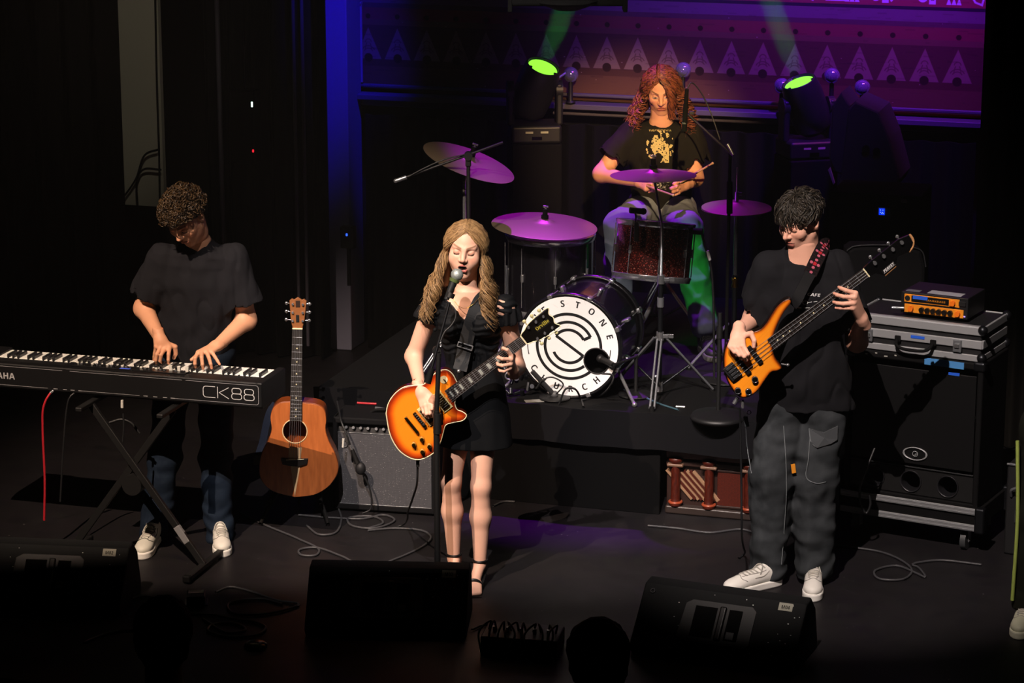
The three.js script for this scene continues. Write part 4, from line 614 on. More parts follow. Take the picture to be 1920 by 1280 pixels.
{ // the singer's sunburst electric guitar
  const z = 0.37, o = P(787, 784, z), t = thing('electric_guitar', 'sunburst single-cutaway electric guitar hanging from the singer\'s strap', 'guitar', o, 0), q = (u, v) => P(u, v, z).sub(o);
  const out = [[723.7, 775], [728, 756], [740, 738], [756, 726], [774, 722], [792, 721], [804, 712], [814, 701], [826, 694], [838, 693], [848, 700], [855, 712], [860, 724], [856, 744], [853, 755], [857, 767], [868, 772], [875, 779], [868, 788], [850, 792], [836, 797], [831, 812], [826, 829], [815, 847], [799, 858], [782, 862], [765, 857], [746, 842], [731, 814]].map(([u, v]) => q(u, v));
  const c = guitarBody(t, out, 0.055, ['#f08a1c', '#ee7a14', '#c8480e', '#8a2408', '#5a1408'], [200, 10], mat(0x4a1408, 0.3, 0, { clearcoat: 0.8 }), 0.006);
  part(t, 'binding', tube(c.slice(0, -1).map((p) => V(p.x * 0.995, p.y * 0.995, -0.001)), 0.0028, 240, 5, true), M.cream);
  const a = q(841, 741), b = q(981, 637), N = neckOf(t, a, b, 0.058, 0.046, 20, 0, 0.004, M.rosewood, 'block', 6, q(785, 785));
  const hs = [[-0.023, 0], [-0.034, 0.03], [-0.045, 0.055], [-0.05, 0.17], [-0.022, 0.158], [0, 0.168], [0.026, 0.162], [0.05, 0.178], [0.046, 0.058], [0.034, 0.03], [0.023, 0]], P2 = (l) => N.pt(N.L + l[1] + 0.004, l[0], 0);
  const head = part(t, 'headstock', at(extr(hs.map(P2), 0.015, 0.002, [], false), 0, 0, -0.008), mat(0x0c0a08, 0.25, 0, { clearcoat: 0.7 }));
  part(head, 'headstock_binding', tube(hs.map((l) => { const p = P2(l); return V(p.x, p.y, 0.0062); }), 0.0022, 120, 5, true), M.cream);
  const logo = canvasTex(256, 96, (g) => { g.fillStyle = '#0c0a08'; g.fillRect(0, 0, 256, 96); g.fillStyle = '#a89a34'; g.font = 'bold 70px serif'; g.textAlign = 'center'; g.textBaseline = 'middle'; g.fillText('Orville', 128, 46); });
  const lp = P2([0.004, 0.108]); part(head, 'headstock_logo', at(new THREE.BoxGeometry(0.075, 0.03, 0.0006), lp.x, lp.y, 0.0072, 0, 0, Math.atan2(N.e.y, N.e.x)), [M.black, M.black, M.black, M.black, mat(0xffffff, 0.4, 0, { map: logo }), M.black]);
  for (let i = 0; i < 3; i++) for (const s of [-1, 1]) { const p = P2([s * 0.033, 0.052 + i * 0.042]); tuner(head, p.x, p.y, 0.012, N.n.clone().multiplyScalar(s), mat(0xb8b080, 0.35)); }
  const ori = Math.atan2(N.e.y, N.e.x), plate = (u, v, w, h, d, m, name, zz = 0.006) => { const p = q(u, v); return part(t, name, bx(w, h, d, 0, 0, 0, 0.003).rotateZ(ori).translate(p.x, p.y, zz), m); };
  for (const [u, v] of [[802, 777], [829, 752]]) { const r = plate(u, v, 0.05, 0.1, 0.008, mat(0xd8c98a, 0.35), 'pickup_ring', 0.004); const p = q(u, v); part(r, 'pickup', bx(0.038, 0.078, 0.012, 0, 0, 0, 0.003).rotateZ(ori).translate(p.x, p.y, 0.009), mat(0xc9b27a, 0.22, 1)); for (let i = 0; i < 6; i++) { const w = N.n.clone().multiplyScalar((i - 2.5) * 0.0115); part(r, 'pole_piece', at(new THREE.CylinderGeometry(0.0022, 0.0022, 0.003, 8), p.x + w.x - 0.006, p.y + w.y, 0.0155, Math.PI / 2), M.darksteel); } }
  const br = plate(787, 786, 0.017, 0.088, 0.012, mat(0xb79a5a, 0.25, 1), 'bridge', 0.009); const bp = q(787, 786); for (let i = 0; i < 6; i++) { const w = N.n.clone().multiplyScalar((i - 2.5) * 0.012); part(br, 'saddle', bx(0.012, 0.008, 0.006, bp.x + w.x, bp.y + w.y, 0.016, 0.001), M.darksteel); }
  plate(772, 795.5, 0.014, 0.095, 0.014, mat(0xa08a58, 0.25, 1), 'tailpiece', 0.011);
  for (const [u, v] of [[791, 822], [776, 832], [805, 835], [792, 845]]) { const p = q(u, v); const k = part(t, 'control_knob', at(lathe([[0.001, 0], [0.013, 0], [0.012, 0.006], [0.009, 0.018], [0.001, 0.0185]], 20), p.x, p.y, 0.002, Math.PI / 2), mat(0xb98a3a, 0.2, 0.2, { clearcoat: 1 })); part(k, 'knob_cap', at(new THREE.CylinderGeometry(0.0085, 0.0085, 0.001, 16), p.x, p.y, 0.021, Math.PI / 2), M.gold); }
  const sw = q(832, 711); part(t, 'switch_plate', at(new THREE.CylinderGeometry(0.018, 0.018, 0.002, 24), sw.x, sw.y, 0.0035, Math.PI / 2), M.cream); part(t, 'switch', rod(V(sw.x, sw.y, 0.004), V(sw.x + 0.008, sw.y - 0.004, 0.02), 0.003, 0.004, 8), M.black);
  const sb = q(860, 697); part(t, 'strap_button', mg([cyl(0.006, 0.009, 0.014, sb.x, sb.y, -0.02, 12, 0.4), ball(0.009, sb.x, sb.y, -0.012)]), M.chrome); part(t, 'lead_plug', rod(q(783, 861).setZ(-0.03), q(783, 878).setZ(-0.03), 0.008), M.black);
}
{ // the bass
  const z = 0.44, o = P(1400, 690, z), t = thing('bass_guitar', 'amber sunburst four-string bass guitar worn by the bass player', 'guitar', o, 0), q = (u, v) => P(u, v, z).sub(o);
  const out = [[1356, 672], [1358, 656], [1364, 644], [1380, 634], [1396, 628], [1410, 622], [1426, 616], [1437, 604], [1447, 588], [1458, 572], [1472, 561], [1482, 559], [1484, 566], [1472, 582], [1462, 600], [1452, 624], [1449, 640], [1450, 658], [1455, 672], [1464, 684], [1466, 691], [1458, 696], [1446, 699], [1433, 716], [1421, 733], [1408, 743], [1392, 747], [1378, 738], [1364, 716], [1357, 692]].map(([u, v]) => q(u, v));
  guitarBody(t, out, 0.05, ['#f79420', '#f28a18', '#d8690e', '#5a2006', '#140804'], [120, 6], mat(0x140804, 0.3, 0, { clearcoat: 0.8 }), 0.009);
  const a = q(1446, 645), b = q(1623, 511), N = neckOf(t, a, b, 0.062, 0.046, 21, 0, 0.004, M.rosewood, 'dot', 4, q(1373, 696)), ori = Math.atan2(N.e.y, N.e.x);
  const hs = [[-0.022, 0], [-0.03, 0.03], [-0.062, 0.055], [-0.058, 0.12], [-0.03, 0.15], [-0.044, 0.205], [-0.02, 0.245], [0.02, 0.25], [0.034, 0.2], [0.03, 0.05], [0.024, 0]], P2 = (l) => N.pt(N.L + l[1] + 0.004, l[0], 0);
  const head = part(t, 'headstock', at(extr(hs.map(P2), 0.015, 0.002, [], false), 0, 0, -0.008), mat(0x09090a, 0.2, 0, { clearcoat: 1 }));
  const nat = mat(0xb88658, 0.5); part(head, 'bare_wood_edge', tube([P2([-0.064, 0.056]), P2([-0.0615, 0.09]), P2([-0.0595, 0.12])].map((p) => V(p.x, p.y, -0.001)), 0.006), nat, 'unpainted wood edge'); part(head, 'bare_wood_edge', tube([P2([-0.045, 0.205]), P2([-0.034, 0.234]), P2([-0.01, 0.252]), P2([0.018, 0.254])].map((p) => V(p.x, p.y, -0.001)), 0.006), nat);
  const lg = canvasTex(256, 80, (g) => { g.fillStyle = '#09090a'; g.fillRect(0, 0, 256, 80); g.fillStyle = '#e6e6e6'; g.font = 'italic bold 60px sans-serif'; g.textAlign = 'center'; g.textBaseline = 'middle'; g.fillText('PEAVEY', 128, 36); g.fillRect(14, 66, 228, 4); });
  const lp = P2([-0.044, 0.09]); part(head, 'headstock_logo', at(new THREE.BoxGeometry(0.07, 0.021, 0.0006), lp.x, lp.y, 0.0072, 0, 0, ori + 0.05), [M.black, M.black, M.black, M.black, mat(0xffffff, 0.4, 0, { map: lg }), M.black]);
  for (let i = 0; i < 4; i++) { const p = P2([0.012, 0.055 + i * 0.05]); tuner(head, p.x, p.y, 0.012, N.n.clone(), M.chrome, 0.008); }
  const plate = (u, v, w, h, d, m, name, zz) => { const p = q(u, v); return part(t, name, bx(w, h, d, 0, 0, 0, 0.003).rotateZ(ori).translate(p.x, p.y, zz), m); };
  const br = plate(1373, 696, 0.055, 0.075, 0.016, M.black, 'bridge', 0.009); for (let i = 0; i < 4; i++) { const p = q(1373, 696), w = N.n.clone().multiplyScalar((i - 1.5) * 0.017); part(br, 'saddle', bx(0.03, 0.012, 0.008, 0, 0, 0, 0.002).rotateZ(ori).translate(p.x + w.x, p.y + w.y, 0.02), M.dgrey); }
  for (const [u, v] of [[1393, 684], [1415, 664]]) plate(u, v, 0.022, 0.098, 0.014, mat(0x111112, 0.4), 'pickup', 0.008);
  for (const [u, v] of [[1415, 710], [1383, 731], [1403, 733]]) { const p = q(u, v); const k = part(t, 'control_knob', at(lathe([[0.001, 0], [0.015, 0], [0.0145, 0.012], [0.012, 0.016], [0.001, 0.0165]], 20), p.x, p.y, 0.002, Math.PI / 2), mat(0x0a0a0b, 0.2)); part(k, 'knob_rim', ring(0.0135, 0.0012, p.x, p.y, 0.017), M.chrome); }
  const pl = q(1385, 748); part(t, 'lead_plug', mg([rod(V(pl.x, pl.y, -0.03), V(pl.x - 0.02, pl.y - 0.03, -0.025), 0.009), rod(V(pl.x + 0.02, pl.y - 0.01, -0.03), V(pl.x + 0.022, pl.y - 0.05, -0.03), 0.007)]), M.chrome);
  const sb = q(1478, 686); part(t, 'strap_button', mg([rod(V(sb.x, sb.y, -0.02), V(sb.x - 0.03, sb.y + 0.004, -0.022), 0.004), ball(0.008, sb.x, sb.y, -0.02)]), M.chrome);
}
{ // the acoustic guitar on its floor stand
  const z = -0.72, o = P(553, 932, z), fy = o.y, t = thing('acoustic_guitar', 'brown wooden acoustic guitar with a pale wedge inlay, upright on a floor stand', 'guitar', o, 0), q = (u, v) => P(u, v, z).sub(o);
  const out = [[553, 932], [588, 928], [614, 914], [630, 894], [635, 874], [629, 850], [617, 826], [611, 805], [612, 785], [608, 766], [594, 757], [570, 754], [547, 752], [525, 754], [512, 764], [507, 782], [509, 805], [502, 826], [490, 850], [486, 876], [490, 900], [512, 921]].map(([u, v]) => q(u, v));
  const hole = q(553, 808);
  const wood = noiseTex(256, 7, [150, 78, 34], [196, 112, 56], { repeat: [9, 1.2] });
  part(t, 'body', mg([at(extr(out, 0.092, 0.003, [[hole.x, hole.y, 0.1]]), 0, 0, -0.092), at(extr(out, 0.012, 0.004), 0, 0, -0.101)]), mat(0x7a3a16, 0.35, 0, { clearcoat: 0.5 }));
  { const g = extr(out.map((p) => V(p.x * 0.985, p.y * 0.985 + 0.003, 0)), 0.004, 0.001, [[hole.x, hole.y, 0.058]]); part(t, 'top', at(g, 0, 0, -0.0005), mat(0xffffff, 0.4, 0, { map: wood, clearcoat: 0.35, clearcoatRoughness: 0.3 })); }
  part(t, 'rosette', ring(0.062, 0.003, hole.x, hole.y, 0.0035), mat(0xcbb38a, 0.5));
  const wedge = [[541, 838], [566, 838], [562, 880], [553, 930], [546, 880]].map(([u, v]) => q(u, v)); part(t, 'pale_wedge', at(extr(wedge, 0.0025, 0.0003, [], false), 0, 0, 0.0038), mat(0xcfae84, 0.45));
  const br = [[527, 858], [545, 860], [558, 859], [578, 858], [576, 868], [560, 873], [543, 872], [530, 869]].map(([u, v]) => q(u, v)); part(t, 'bridge', at(extr(br, 0.012, 0.002, [], false), 0, 0, 0.004), mat(0x120d0b, 0.5)); const s0 = q(537, 860), s1 = q(570, 859); part(t, 'saddle', rod(V(s0.x, s0.y, 0.017), V(s1.x, s1.y, 0.017), 0.002), M.cream);
  const a = q(555, 787), b = q(558, 616), N = neckOf(t, a, b, 0.062, 0.05, 18, 0, 0.006, mat(0x2a2624, 0.55), 'dot', 6, q(553, 860), M.steel);
  const hs = [[-0.024, 0], [-0.034, 0.045], [-0.042, 0.14], [-0.03, 0.15], [-0.02, 0.145], [0, 0.158], [0.02, 0.145], [0.03, 0.15], [0.042, 0.14], [0.034, 0.045], [0.024, 0]], P2 = (l) => N.pt(N.L + l[1] + 0.004, l[0], 0);
  const head = part(t, 'headstock', at(extr(hs.map(P2), 0.016, 0.002, [], false), 0, 0, -0.006), mat(0x8a5630, 0.4)); for (let i = 0; i < 3; i++) for (const s of [-1, 1]) { const p = P2([s * 0.025, 0.04 + i * 0.042]); tuner(head, p.x, p.y, 0.013, N.n.clone().multiplyScalar(s), M.chrome); }
  const lp = P2([0, 0.05]); part(head, 'truss_cover', bx(0.016, 0.038, 0.003, lp.x, lp.y, 0.0108, 0.001), M.black); const l2 = P2([0, 0.125]); part(head, 'head_emblem', bx(0.022, 0.034, 0.003, l2.x, l2.y, 0.0108, 0.001), mat(0x2a1810, 0.5));
  // strap hanging at the left, and the stand
  const st = thing('guitar_strap', 'dark woven strap hanging down the left of the acoustic guitar', 'strap', P(492, 880, z - 0.09), 0); wpart(st, 'strap', ribbon([P(517, 756, z - 0.12), P(505, 775, z - 0.1), P(492, 830, z - 0.09), P(484, 862, z - 0.09), P(500, 900, z - 0.14)], V(-0.6, 0, 0.8), 0.045, 0.003), mat(0x2a3040, 0.85)); wpart(st, 'strap_end', bx(0.04, 0.05, 0.008, P(482, 862, z - 0.08).x, P(482, 862, z - 0.08).y, z - 0.08, 0.004), M.dgrey);
  const gs = thing('guitar_stand', 'black folding floor stand carrying the acoustic guitar', 'stand', V(o.x, 0, z - 0.05), 0);
  part(gs, 'cradle', mg([tube([V(-0.13, fy - 0.012, 0.09), V(-0.13, fy - 0.02, 0.06), V(-0.1, fy - 0.022, -0.1), V(0.1, fy - 0.022, -0.1), V(0.13, fy - 0.02, 0.06), V(0.13, fy - 0.012, 0.09)], 0.01), bx(0.26, 0.02, 0.03, 0, fy - 0.025, -0.09, 0.006)]), M.rubber);
  for (const s of [-1, 1]) part(gs, 'leg', tube([V(s * 0.1, fy - 0.02, -0.08), V(s * 0.14, 0.06, 0.02), V(s * 0.17, 0.012, 0.13)], 0.01), M.black); part(gs, 'rear_leg', rod(V(0, 0.34, -0.09), V(0, 0.012, -0.22), 0.01), M.black); part(gs, 'back_rest', mg([rod(V(0, fy - 0.02, -0.1), V(0, 0.42, -0.075), 0.012), bx(0.14, 0.03, 0.02, 0, 0.4, -0.066, 0.008)]), M.black);
}
// ---------------------------------------------------------------- amplifiers and floor gear
{ // combo amplifier with sparkle cloth
  const p0 = Fl(626, 957, 0), p1 = Fl(818, 969, 0), yaw = -Math.atan2(p1.z - p0.z, p1.x - p0.x), w = p0.distanceTo(p1), t = thing('combo_amplifier', 'black combo amplifier with silver sparkle grille behind the singer\'s guitar', 'amplifier', p0.clone().lerp(p1, 0.5), yaw), H = 0.5, D = 0.24;
  part(t, 'cabinet', mg([bx(w, 0.035, D, 0, H - 0.0175, -D / 2, 0.01), bx(w, 0.035, D, 0, 0.0175 + 0.01, -D / 2, 0.01), bx(0.025, H - 0.01, D, -w / 2 + 0.0125, H / 2 + 0.005, -D / 2, 0.008), bx(0.025, H - 0.01, D, w / 2 - 0.0125, H / 2 + 0.005, -D / 2, 0.008), bx(w - 0.03, H - 0.03, 0.02, 0, H / 2, -D + 0.02, 0)]), mat(0x111113, 0.75, 0, { bumpMap: grain, bumpScale: 0.001 }));
  const cloth = canvasTex(512, 512, (g) => { g.fillStyle = '#5c5c60'; g.fillRect(0, 0, 512, 512); for (let y = 0; y < 512; y += 4) { g.fillStyle = `rgba(20,20,24,${y % 8 ? 0.55 : 0.28})`; g.fillRect(0, y, 512, 2); } for (let x = 0; x < 512; x += 5) { g.fillStyle = 'rgba(16,16,20,.25)'; g.fillRect(x, 0, 1.5, 512); } for (let i = 0; i < 700; i++) { g.fillStyle = `rgba(235,235,225,${rr(0.25, 0.95)})`; g.fillRect(rr(0, 512), rr(0, 512), rr(1.5, 3.5), rr(1, 2)); } });
  const gh = H - 0.12; part(t, 'grille', bx(w - 0.05, gh, 0.012, 0, 0.04 + gh / 2, -0.012, 0.003), mat(0xffffff, 0.7, 0, { map: cloth })); for (const y of [0.04 + gh, 0.042]) part(t, 'trim_strip', bx(w - 0.05, 0.004, 0.004, 0, y, -0.005, 0.001), M.steel);
  part(t, 'control_panel', bx(w - 0.05, 0.05, 0.01, 0, H - 0.06, -0.03, 0.002, -0.3), mat(0x2a2a2c, 0.4, 0.4)); for (let i = 0; i < 12; i++) { const x = -w / 2 + 0.07 + i * (w - 0.12) / 11 + (i > 3 ? 0.006 : 0); const k = part(t, 'knob', at(new THREE.CylinderGeometry(0.008, 0.012, 0.02, 16), x, H - 0.056, -0.016, Math.PI / 2 - 0.3), mat(0x16161a, 0.3)); part(k, 'knob_cap', at(new THREE.CylinderGeometry(0.0075, 0.0075, 0.002, 14), x, H - 0.053, -0.0055, Math.PI / 2 - 0.3), M.steel); }
  part(t, 'badge', at(ring(0.018, 0.003, 0, 0, 0), -w / 2 + 0.06, gh - 0.02, -0.003), M.grey); for (const x of [-w / 2 + 0.05, w / 2 - 0.05]) for (const z of [-0.04, -D + 0.04]) part(t, 'rubber_foot', cyl(0.015, 0.013, 0.012, x, 0.006, z, 14), M.rubber); part(t, 'top_handle', tube([V(-0.1, H, -D / 2), V(-0.07, H + 0.014, -D / 2), V(0.07, H + 0.014, -D / 2), V(0.1, H, -D / 2)], 0.009), M.rubber);
  t.updateMatrixWorld(true); const L2 = (x, y, z) => t.localToWorld(V(x, y, z));
  const r0 = Fl(670, 755, H + 0.01), r1 = Fl(706, 757, H + 0.01); solo('red_pen', 'red marker lying on top of the combo amplifier', 'pen', rod(r0, r1, 0.006), M.red);
  const s0 = Fl(704, 764, H + 0.008), s1 = Fl(730, 768, H + 0.008); solo('silver_capo', 'silver clamp lying on the combo amplifier near the guitar body', 'capo', mg([rod(s0, s1, 0.007), rod(s0.clone().add(V(0, 0.004, 0.02)), s1.clone().add(V(-0.01, 0.004, 0.012)), 0.005)]), M.steel);
  // microphone hanging over its front
  const zz = p0.z + 0.05, m = thing('hanging_microphone', 'black dynamic microphone hanging by its cable before the sparkle grille', 'microphone', P(672, 850, zz + 0.05), 0), W = (u, v, d = 0.06) => P(u, v, zz + d);
  wpart(m, 'handle', rod(W(660, 842), W(670, 868), 0.01, 0.015), M.black); wpart(m, 'grille_ball', U3([W(676, 878, 0.06)], 0.03), mat(0x131316, 0.6)); wpart(m, 'band', rod(W(656, 834), W(660, 843), 0.008), M.chrome); wpart(m, 'white_clip', rod(W(644, 822), W(643, 838), 0.006), M.offwhite);
  wpart(m, 'mic_cable', tube([W(657, 836), W(650, 815), W(640, 790, 0.03), W(636, 770, -0.06), W(632, 752, -0.14)], 0.0055), M.cable); wpart(m, 'cable_tail', tube([W(683, 893), W(692, 912), W(697, 935), W(694, 955), W(680, 962)], 0.005), M.cable);
}
function U3(pts, r) { const p = pts[0]; return new THREE.SphereGeometry(r, 18, 12).scale(0.9, 1.1, 0.8).translate(p.x, p.y, p.z); }
// bass rig: dolly, cabinet, flight case, head
{
  const a = Fl(1567, 975, 0.06), b = Fl(1836, 1018, 0.06), yaw = -Math.atan2(b.z - a.z, b.x - a.x), w = a.distanceTo(b), c = a.clone().lerp(b, 0.5), t = thing('case_dolly', 'aluminium-edged wheeled dolly under the bass cabinet', 'dolly', V(c.x, 0, c.z), yaw), D = 0.42, y0 = 0.115;
  const alu = mat(0x8f9194, 0.42, 0.4), inner = 0.006;
  part(t, 'tray', bx(w - 0.02, 0.09, D, 0, y0 + 0.06, -D / 2, 0.004), mat(0x0b0b0c, 0.8));
  for (const y of [y0 + 0.018, y0 + 0.1]) for (const z of [inner, -D - inner]) part(t, 'edge_rail', mg([bx(w, 0.032, 0.012, 0, y, z, 0.003), bx(w, 0.004, 0.016, 0, y + 0.008, z, 0.001), bx(w, 0.004, 0.016, 0, y - 0.008, z, 0.001)]), alu);
  for (const x of [-w / 2, w / 2]) for (const z of [0, -D]) part(t, 'corner_cap', bx(0.05, 0.13, 0.05, x, y0 + 0.06, z, 0.012), M.darksteel);
  for (const x of [-w / 2 + 0.09, w / 2 - 0.09]) for (const z of [-0.06, -D + 0.06]) { const k = part(t, 'castor', at(new THREE.CylinderGeometry(0.048, 0.048, 0.028, 24), x, 0.048, z, 0, 0, Math.PI / 2), mat(0x3a3c3e, 0.5)); part(k, 'fork', mg([bx(0.05, 0.012, 0.06, x, 0.106, z, 0.003), bx(0.004, 0.07, 0.03, x - 0.02, 0.075, z, 0.001), bx(0.004, 0.07, 0.03, x + 0.02, 0.075, z, 0.001)]), M.steel); part(k, 'axle', at(new THREE.CylinderGeometry(0.008, 0.008, 0.05, 12), x, 0.048, z, 0, 0, Math.PI / 2), M.chrome); }
  const top = y0 + 0.106, cab = thing('bass_cabinet', 'tall black bass speaker cabinet with an oval badge on a wheeled dolly', 'speaker', V(c.x, top, c.z), yaw), W = w - 0.05, CH = 0.73, fz = -0.02, CD = 0.38;
  const tolex = mat(0x0d0d0e, 0.7, 0, { bumpMap: grain, bumpScale: 0.0012 });
  part(cab, 'cabinet', mg([bx(W, 0.04, CD, 0, CH - 0.02, fz - CD / 2, 0.012), bx(W, 0.02, CD, 0, 0.01, fz - CD / 2, 0.006), bx(0.03, CH, CD, -W / 2 + 0.015, CH / 2, fz - CD / 2, 0.01), bx(0.03, CH, CD, W / 2 - 0.015, CH / 2, fz - CD / 2, 0.01), bx(W - 0.04, CH - 0.02, 0.03, 0, CH / 2, fz - CD + 0.03, 0)]), tolex);
  const mesh = canvasTex(256, 256, (g) => { g.fillStyle = '#1a1a1c'; g.fillRect(0, 0, 256, 256); g.fillStyle = '#020202'; for (let y = 0; y < 32; y++) for (let x = 0; x < 32; x++) { g.beginPath(); g.arc(x * 8 + (y % 2 ? 4 : 0), y * 8 + 4, 2.7, 0, 7); g.fill(); } }, { repeat: [9, 9] });
  part(cab, 'metal_grille', bx(W - 0.07, CH - 0.25, 0.008, 0, 0.18 + (CH - 0.25) / 2, fz - 0.012, 0.003), mat(0xffffff, 0.45, 0.4, { map: mesh })); part(cab, 'port_board', at(extr([[-W / 2 + 0.03, 0.024], [W / 2 - 0.03, 0.024], [W / 2 - 0.03, 0.156], [-W / 2 + 0.03, 0.156]], 0.012, 0.001, [[-0.19, 0.09, 0.047], [0, 0.09, 0.047], [0.19, 0.09, 0.047]], false), 0, 0, fz - 0.026), M.black); part(cab, 'seam_strip', bx(W - 0.06, 0.005, 0.006, 0, 0.165, fz - 0.006, 0.001), M.dgrey);
  for (const k of [-1, 0, 1]) { part(cab, 'port_tube', at(lathe([[0.05, -0.06], [0.047, -0.06], [0.047, 0], [0.054, 0.006], [0.056, 0], [0.05, -0.01]], 28), k * 0.19, 0.09, fz - 0.012, Math.PI / 2), mat(0x1c1c1f, 0.35)); }
  part(cab, 'oval_badge', mg([at(new THREE.TorusGeometry(0.05, 0.0045, 8, 40).scale(1.18, 0.62, 1), 0.02, 0.235, fz - 0.003), at(new THREE.TorusGeometry(0.013, 0.002, 6, 20), 0.02, 0.235, fz - 0.003), at(new THREE.TorusGeometry(0.006, 0.002, 6, 16), 0.026, 0.229, fz - 0.003)]), M.aluminium);
  for (let i = 0; i < 4; i++) part(cab, 'speaker_dust_cap', ball(0.06, (i % 2 ? 1 : -1) * W * 0.24, 0.32 + (i > 1 ? 0.24 : 0), fz - 0.03, 1.6, 1.6, 0.28, 20), M.dgrey);
  for (const x of [-W / 2 + 0.02, W / 2 - 0.02]) part(cab, 'corner_protector', bx(0.06, 0.05, 0.06, x, CH - 0.018, fz - 0.02, 0.014), M.darksteel);
  const tape = mat(0x4a86c0, 0.8); part(cab, 'blue_tape', mg([bx(0.2, 0.034, 0.002, 0.15, CH - 0.022, fz + 0.0005, 0.0005, 0, 0, -0.01)]), tape, 'strip of torn light blue tape'); part(cab, 'blue_tape', bx(0.055, 0.014, 0.002, 0.2, CH - 0.07, fz - 0.006, 0), M.blue); part(cab, 'worn_patch', mg([0, 1, 2, 3, 4].map((i) => bx(rr(0.008, 0.02), rr(0.004, 0.008), 0.0015, -W / 2 + 0.05 + i * 0.05, CH - 0.012 - (i % 2) * 0.01, fz + 0.0006, 0))), mat(0xa5a49c, 0.8), 'chipped pale spots');
  // silver flight case
  const fc = thing('flight_case', 'silver-edged black flight case lying on the bass cabinet', 'case', V(c.x, top + CH, c.z).addScaledVector(V(Math.cos(yaw), 0, -Math.sin(yaw)), 0.0), yaw), FW = W - 0.03, FH = 0.175, FD = 0.36, zz = -0.03;
  part(fc, 'shell', bx(FW - 0.012, FH - 0.012, FD - 0.012, 0, FH / 2, zz - FD / 2, 0.008), mat(0x141416, 0.55)); const rail = (y, h) => mg([bx(FW, h, 0.012, 0, y, zz, 0.004), bx(FW, h, 0.012, 0, y, zz - FD, 0.004), bx(0.012, h, FD, -FW / 2, y, zz - FD / 2, 0.004), bx(0.012, h, FD, FW / 2, y, zz - FD / 2, 0.004)]);
  part(fc, 'top_rail', mg([rail(FH - 0.022, 0.04), bx(FW, 0.01, 0.03, 0, FH - 0.003, zz - 0.012, 0.004)]), M.aluminium); part(fc, 'middle_rail', rail(FH * 0.5, 0.042), M.aluminium); part(fc, 'bottom_rail', rail(0.02, 0.032), M.aluminium);
  for (const x of [-FW / 2, FW / 2]) for (const z of [zz, zz - FD]) for (const y of [FH - 0.014, 0.024]) part(fc, 'ball_corner', ball(0.024, x, y, z), M.darksteel);
  for (const x of [-FW * 0.36, FW * 0.32]) { const k = part(fc, 'latch', bx(0.042, 0.06, 0.014, x, FH * 0.42, zz + 0.012, 0.004), M.steel); part(k, 'latch_lever', bx(0.024, 0.022, 0.012, x, FH * 0.44, zz + 0.022, 0.003), M.chrome); }
  part(fc, 'handle', mg([tube([V(-0.09, FH * 0.4, zz + 0.01), V(-0.085, FH * 0.3, zz + 0.045), V(-0.06, FH * 0.22, zz + 0.05), V(0.06, FH * 0.22, zz + 0.05), V(0.085, FH * 0.3, zz + 0.045), V(0.09, FH * 0.4, zz + 0.01)], 0.009), bx(0.03, 0.03, 0.012, -0.09, FH * 0.42, zz + 0.01), bx(0.03, 0.03, 0.012, 0.09, FH * 0.42, zz + 0.01)]), M.rubber); part(fc, 'blue_tape', bx(0.07, 0.014, 0.002, 0.01, FH * 0.52, zz + 0.0075, 0), M.blue);
  // the orange-faced bass head
  const hd = thing('bass_amplifier_head', 'small black bass amplifier head with an orange front panel on the flight case', 'amplifier', V(c.x, top + CH + FH + 0.003, c.z).addScaledVector(V(Math.cos(yaw), 0, -Math.sin(yaw)), 0.06), yaw), HW = 0.34, HH = 0.105, hz = -0.1, HD = 0.25, org = mat(0xe08a1e, 0.45);
  part(hd, 'chassis', bx(HW, HH, HD, 0, HH / 2 + 0.008, hz - HD / 2, 0.004), mat(0x121214, 0.45)); for (const x of [-0.14, 0.14]) for (const z of [hz - 0.03, hz - HD + 0.03]) part(hd, 'rubber_foot', cyl(0.012, 0.012, 0.008, x, 0.004, z, 12), M.rubber);
  part(hd, 'lower_panel', bx(HW - 0.04, 0.042, 0.006, 0.0, 0.034, hz + 0.002, 0.002), org); const up = part(hd, 'upper_panel', bx(HW - 0.06, 0.04, 0.006, -0.012, 0.084, hz + 0.002, 0.002), org);
  const disp = canvasTex(256, 64, (g) => { g.fillStyle = '#0a0806'; g.fillRect(0, 0, 256, 64); g.fillStyle = '#c07a18'; g.font = 'bold 26px sans-serif'; g.textBaseline = 'middle'; g.fillText('MARKBASS', 100, 34); }); part(up, 'name_plate', bx(0.19, 0.03, 0.002, -0.02, 0.084, hz + 0.0056, 0), [M.black, M.black, M.black, M.black, mat(0xffffff, 0.4, 0, { map: disp }), M.black]); part(up, 'blue_tape', bx(0.075, 0.018, 0.002, -0.07, 0.092, hz + 0.0068, 0), M.blue); part(up, 'input_socket', at(new THREE.CylinderGeometry(0.013, 0.013, 0.004, 18), -0.135, 0.084, hz + 0.006, Math.PI / 2), M.black);
  for (let i = 0; i < 6; i++) part(hd, 'black_knob', at(new THREE.CylinderGeometry(0.0125, 0.0135, 0.016, 18), -0.06 + i * 0.029, 0.034, hz + 0.011, Math.PI / 2), mat(0x14100c, 0.35)); for (const [x, y] of [[-0.115, 0.034], [0.122, 0.034], [0.095, 0.084]]) part(hd, 'orange_knob', at(new THREE.CylinderGeometry(0.013, 0.014, 0.018, 18), x, y, hz + 0.012, Math.PI / 2), mat(0xe8741a, 0.35)); part(hd, 'power_switch', bx(0.035, 0.024, 0.006, 0.142, 0.084, hz + 0.003, 0.002), M.black);
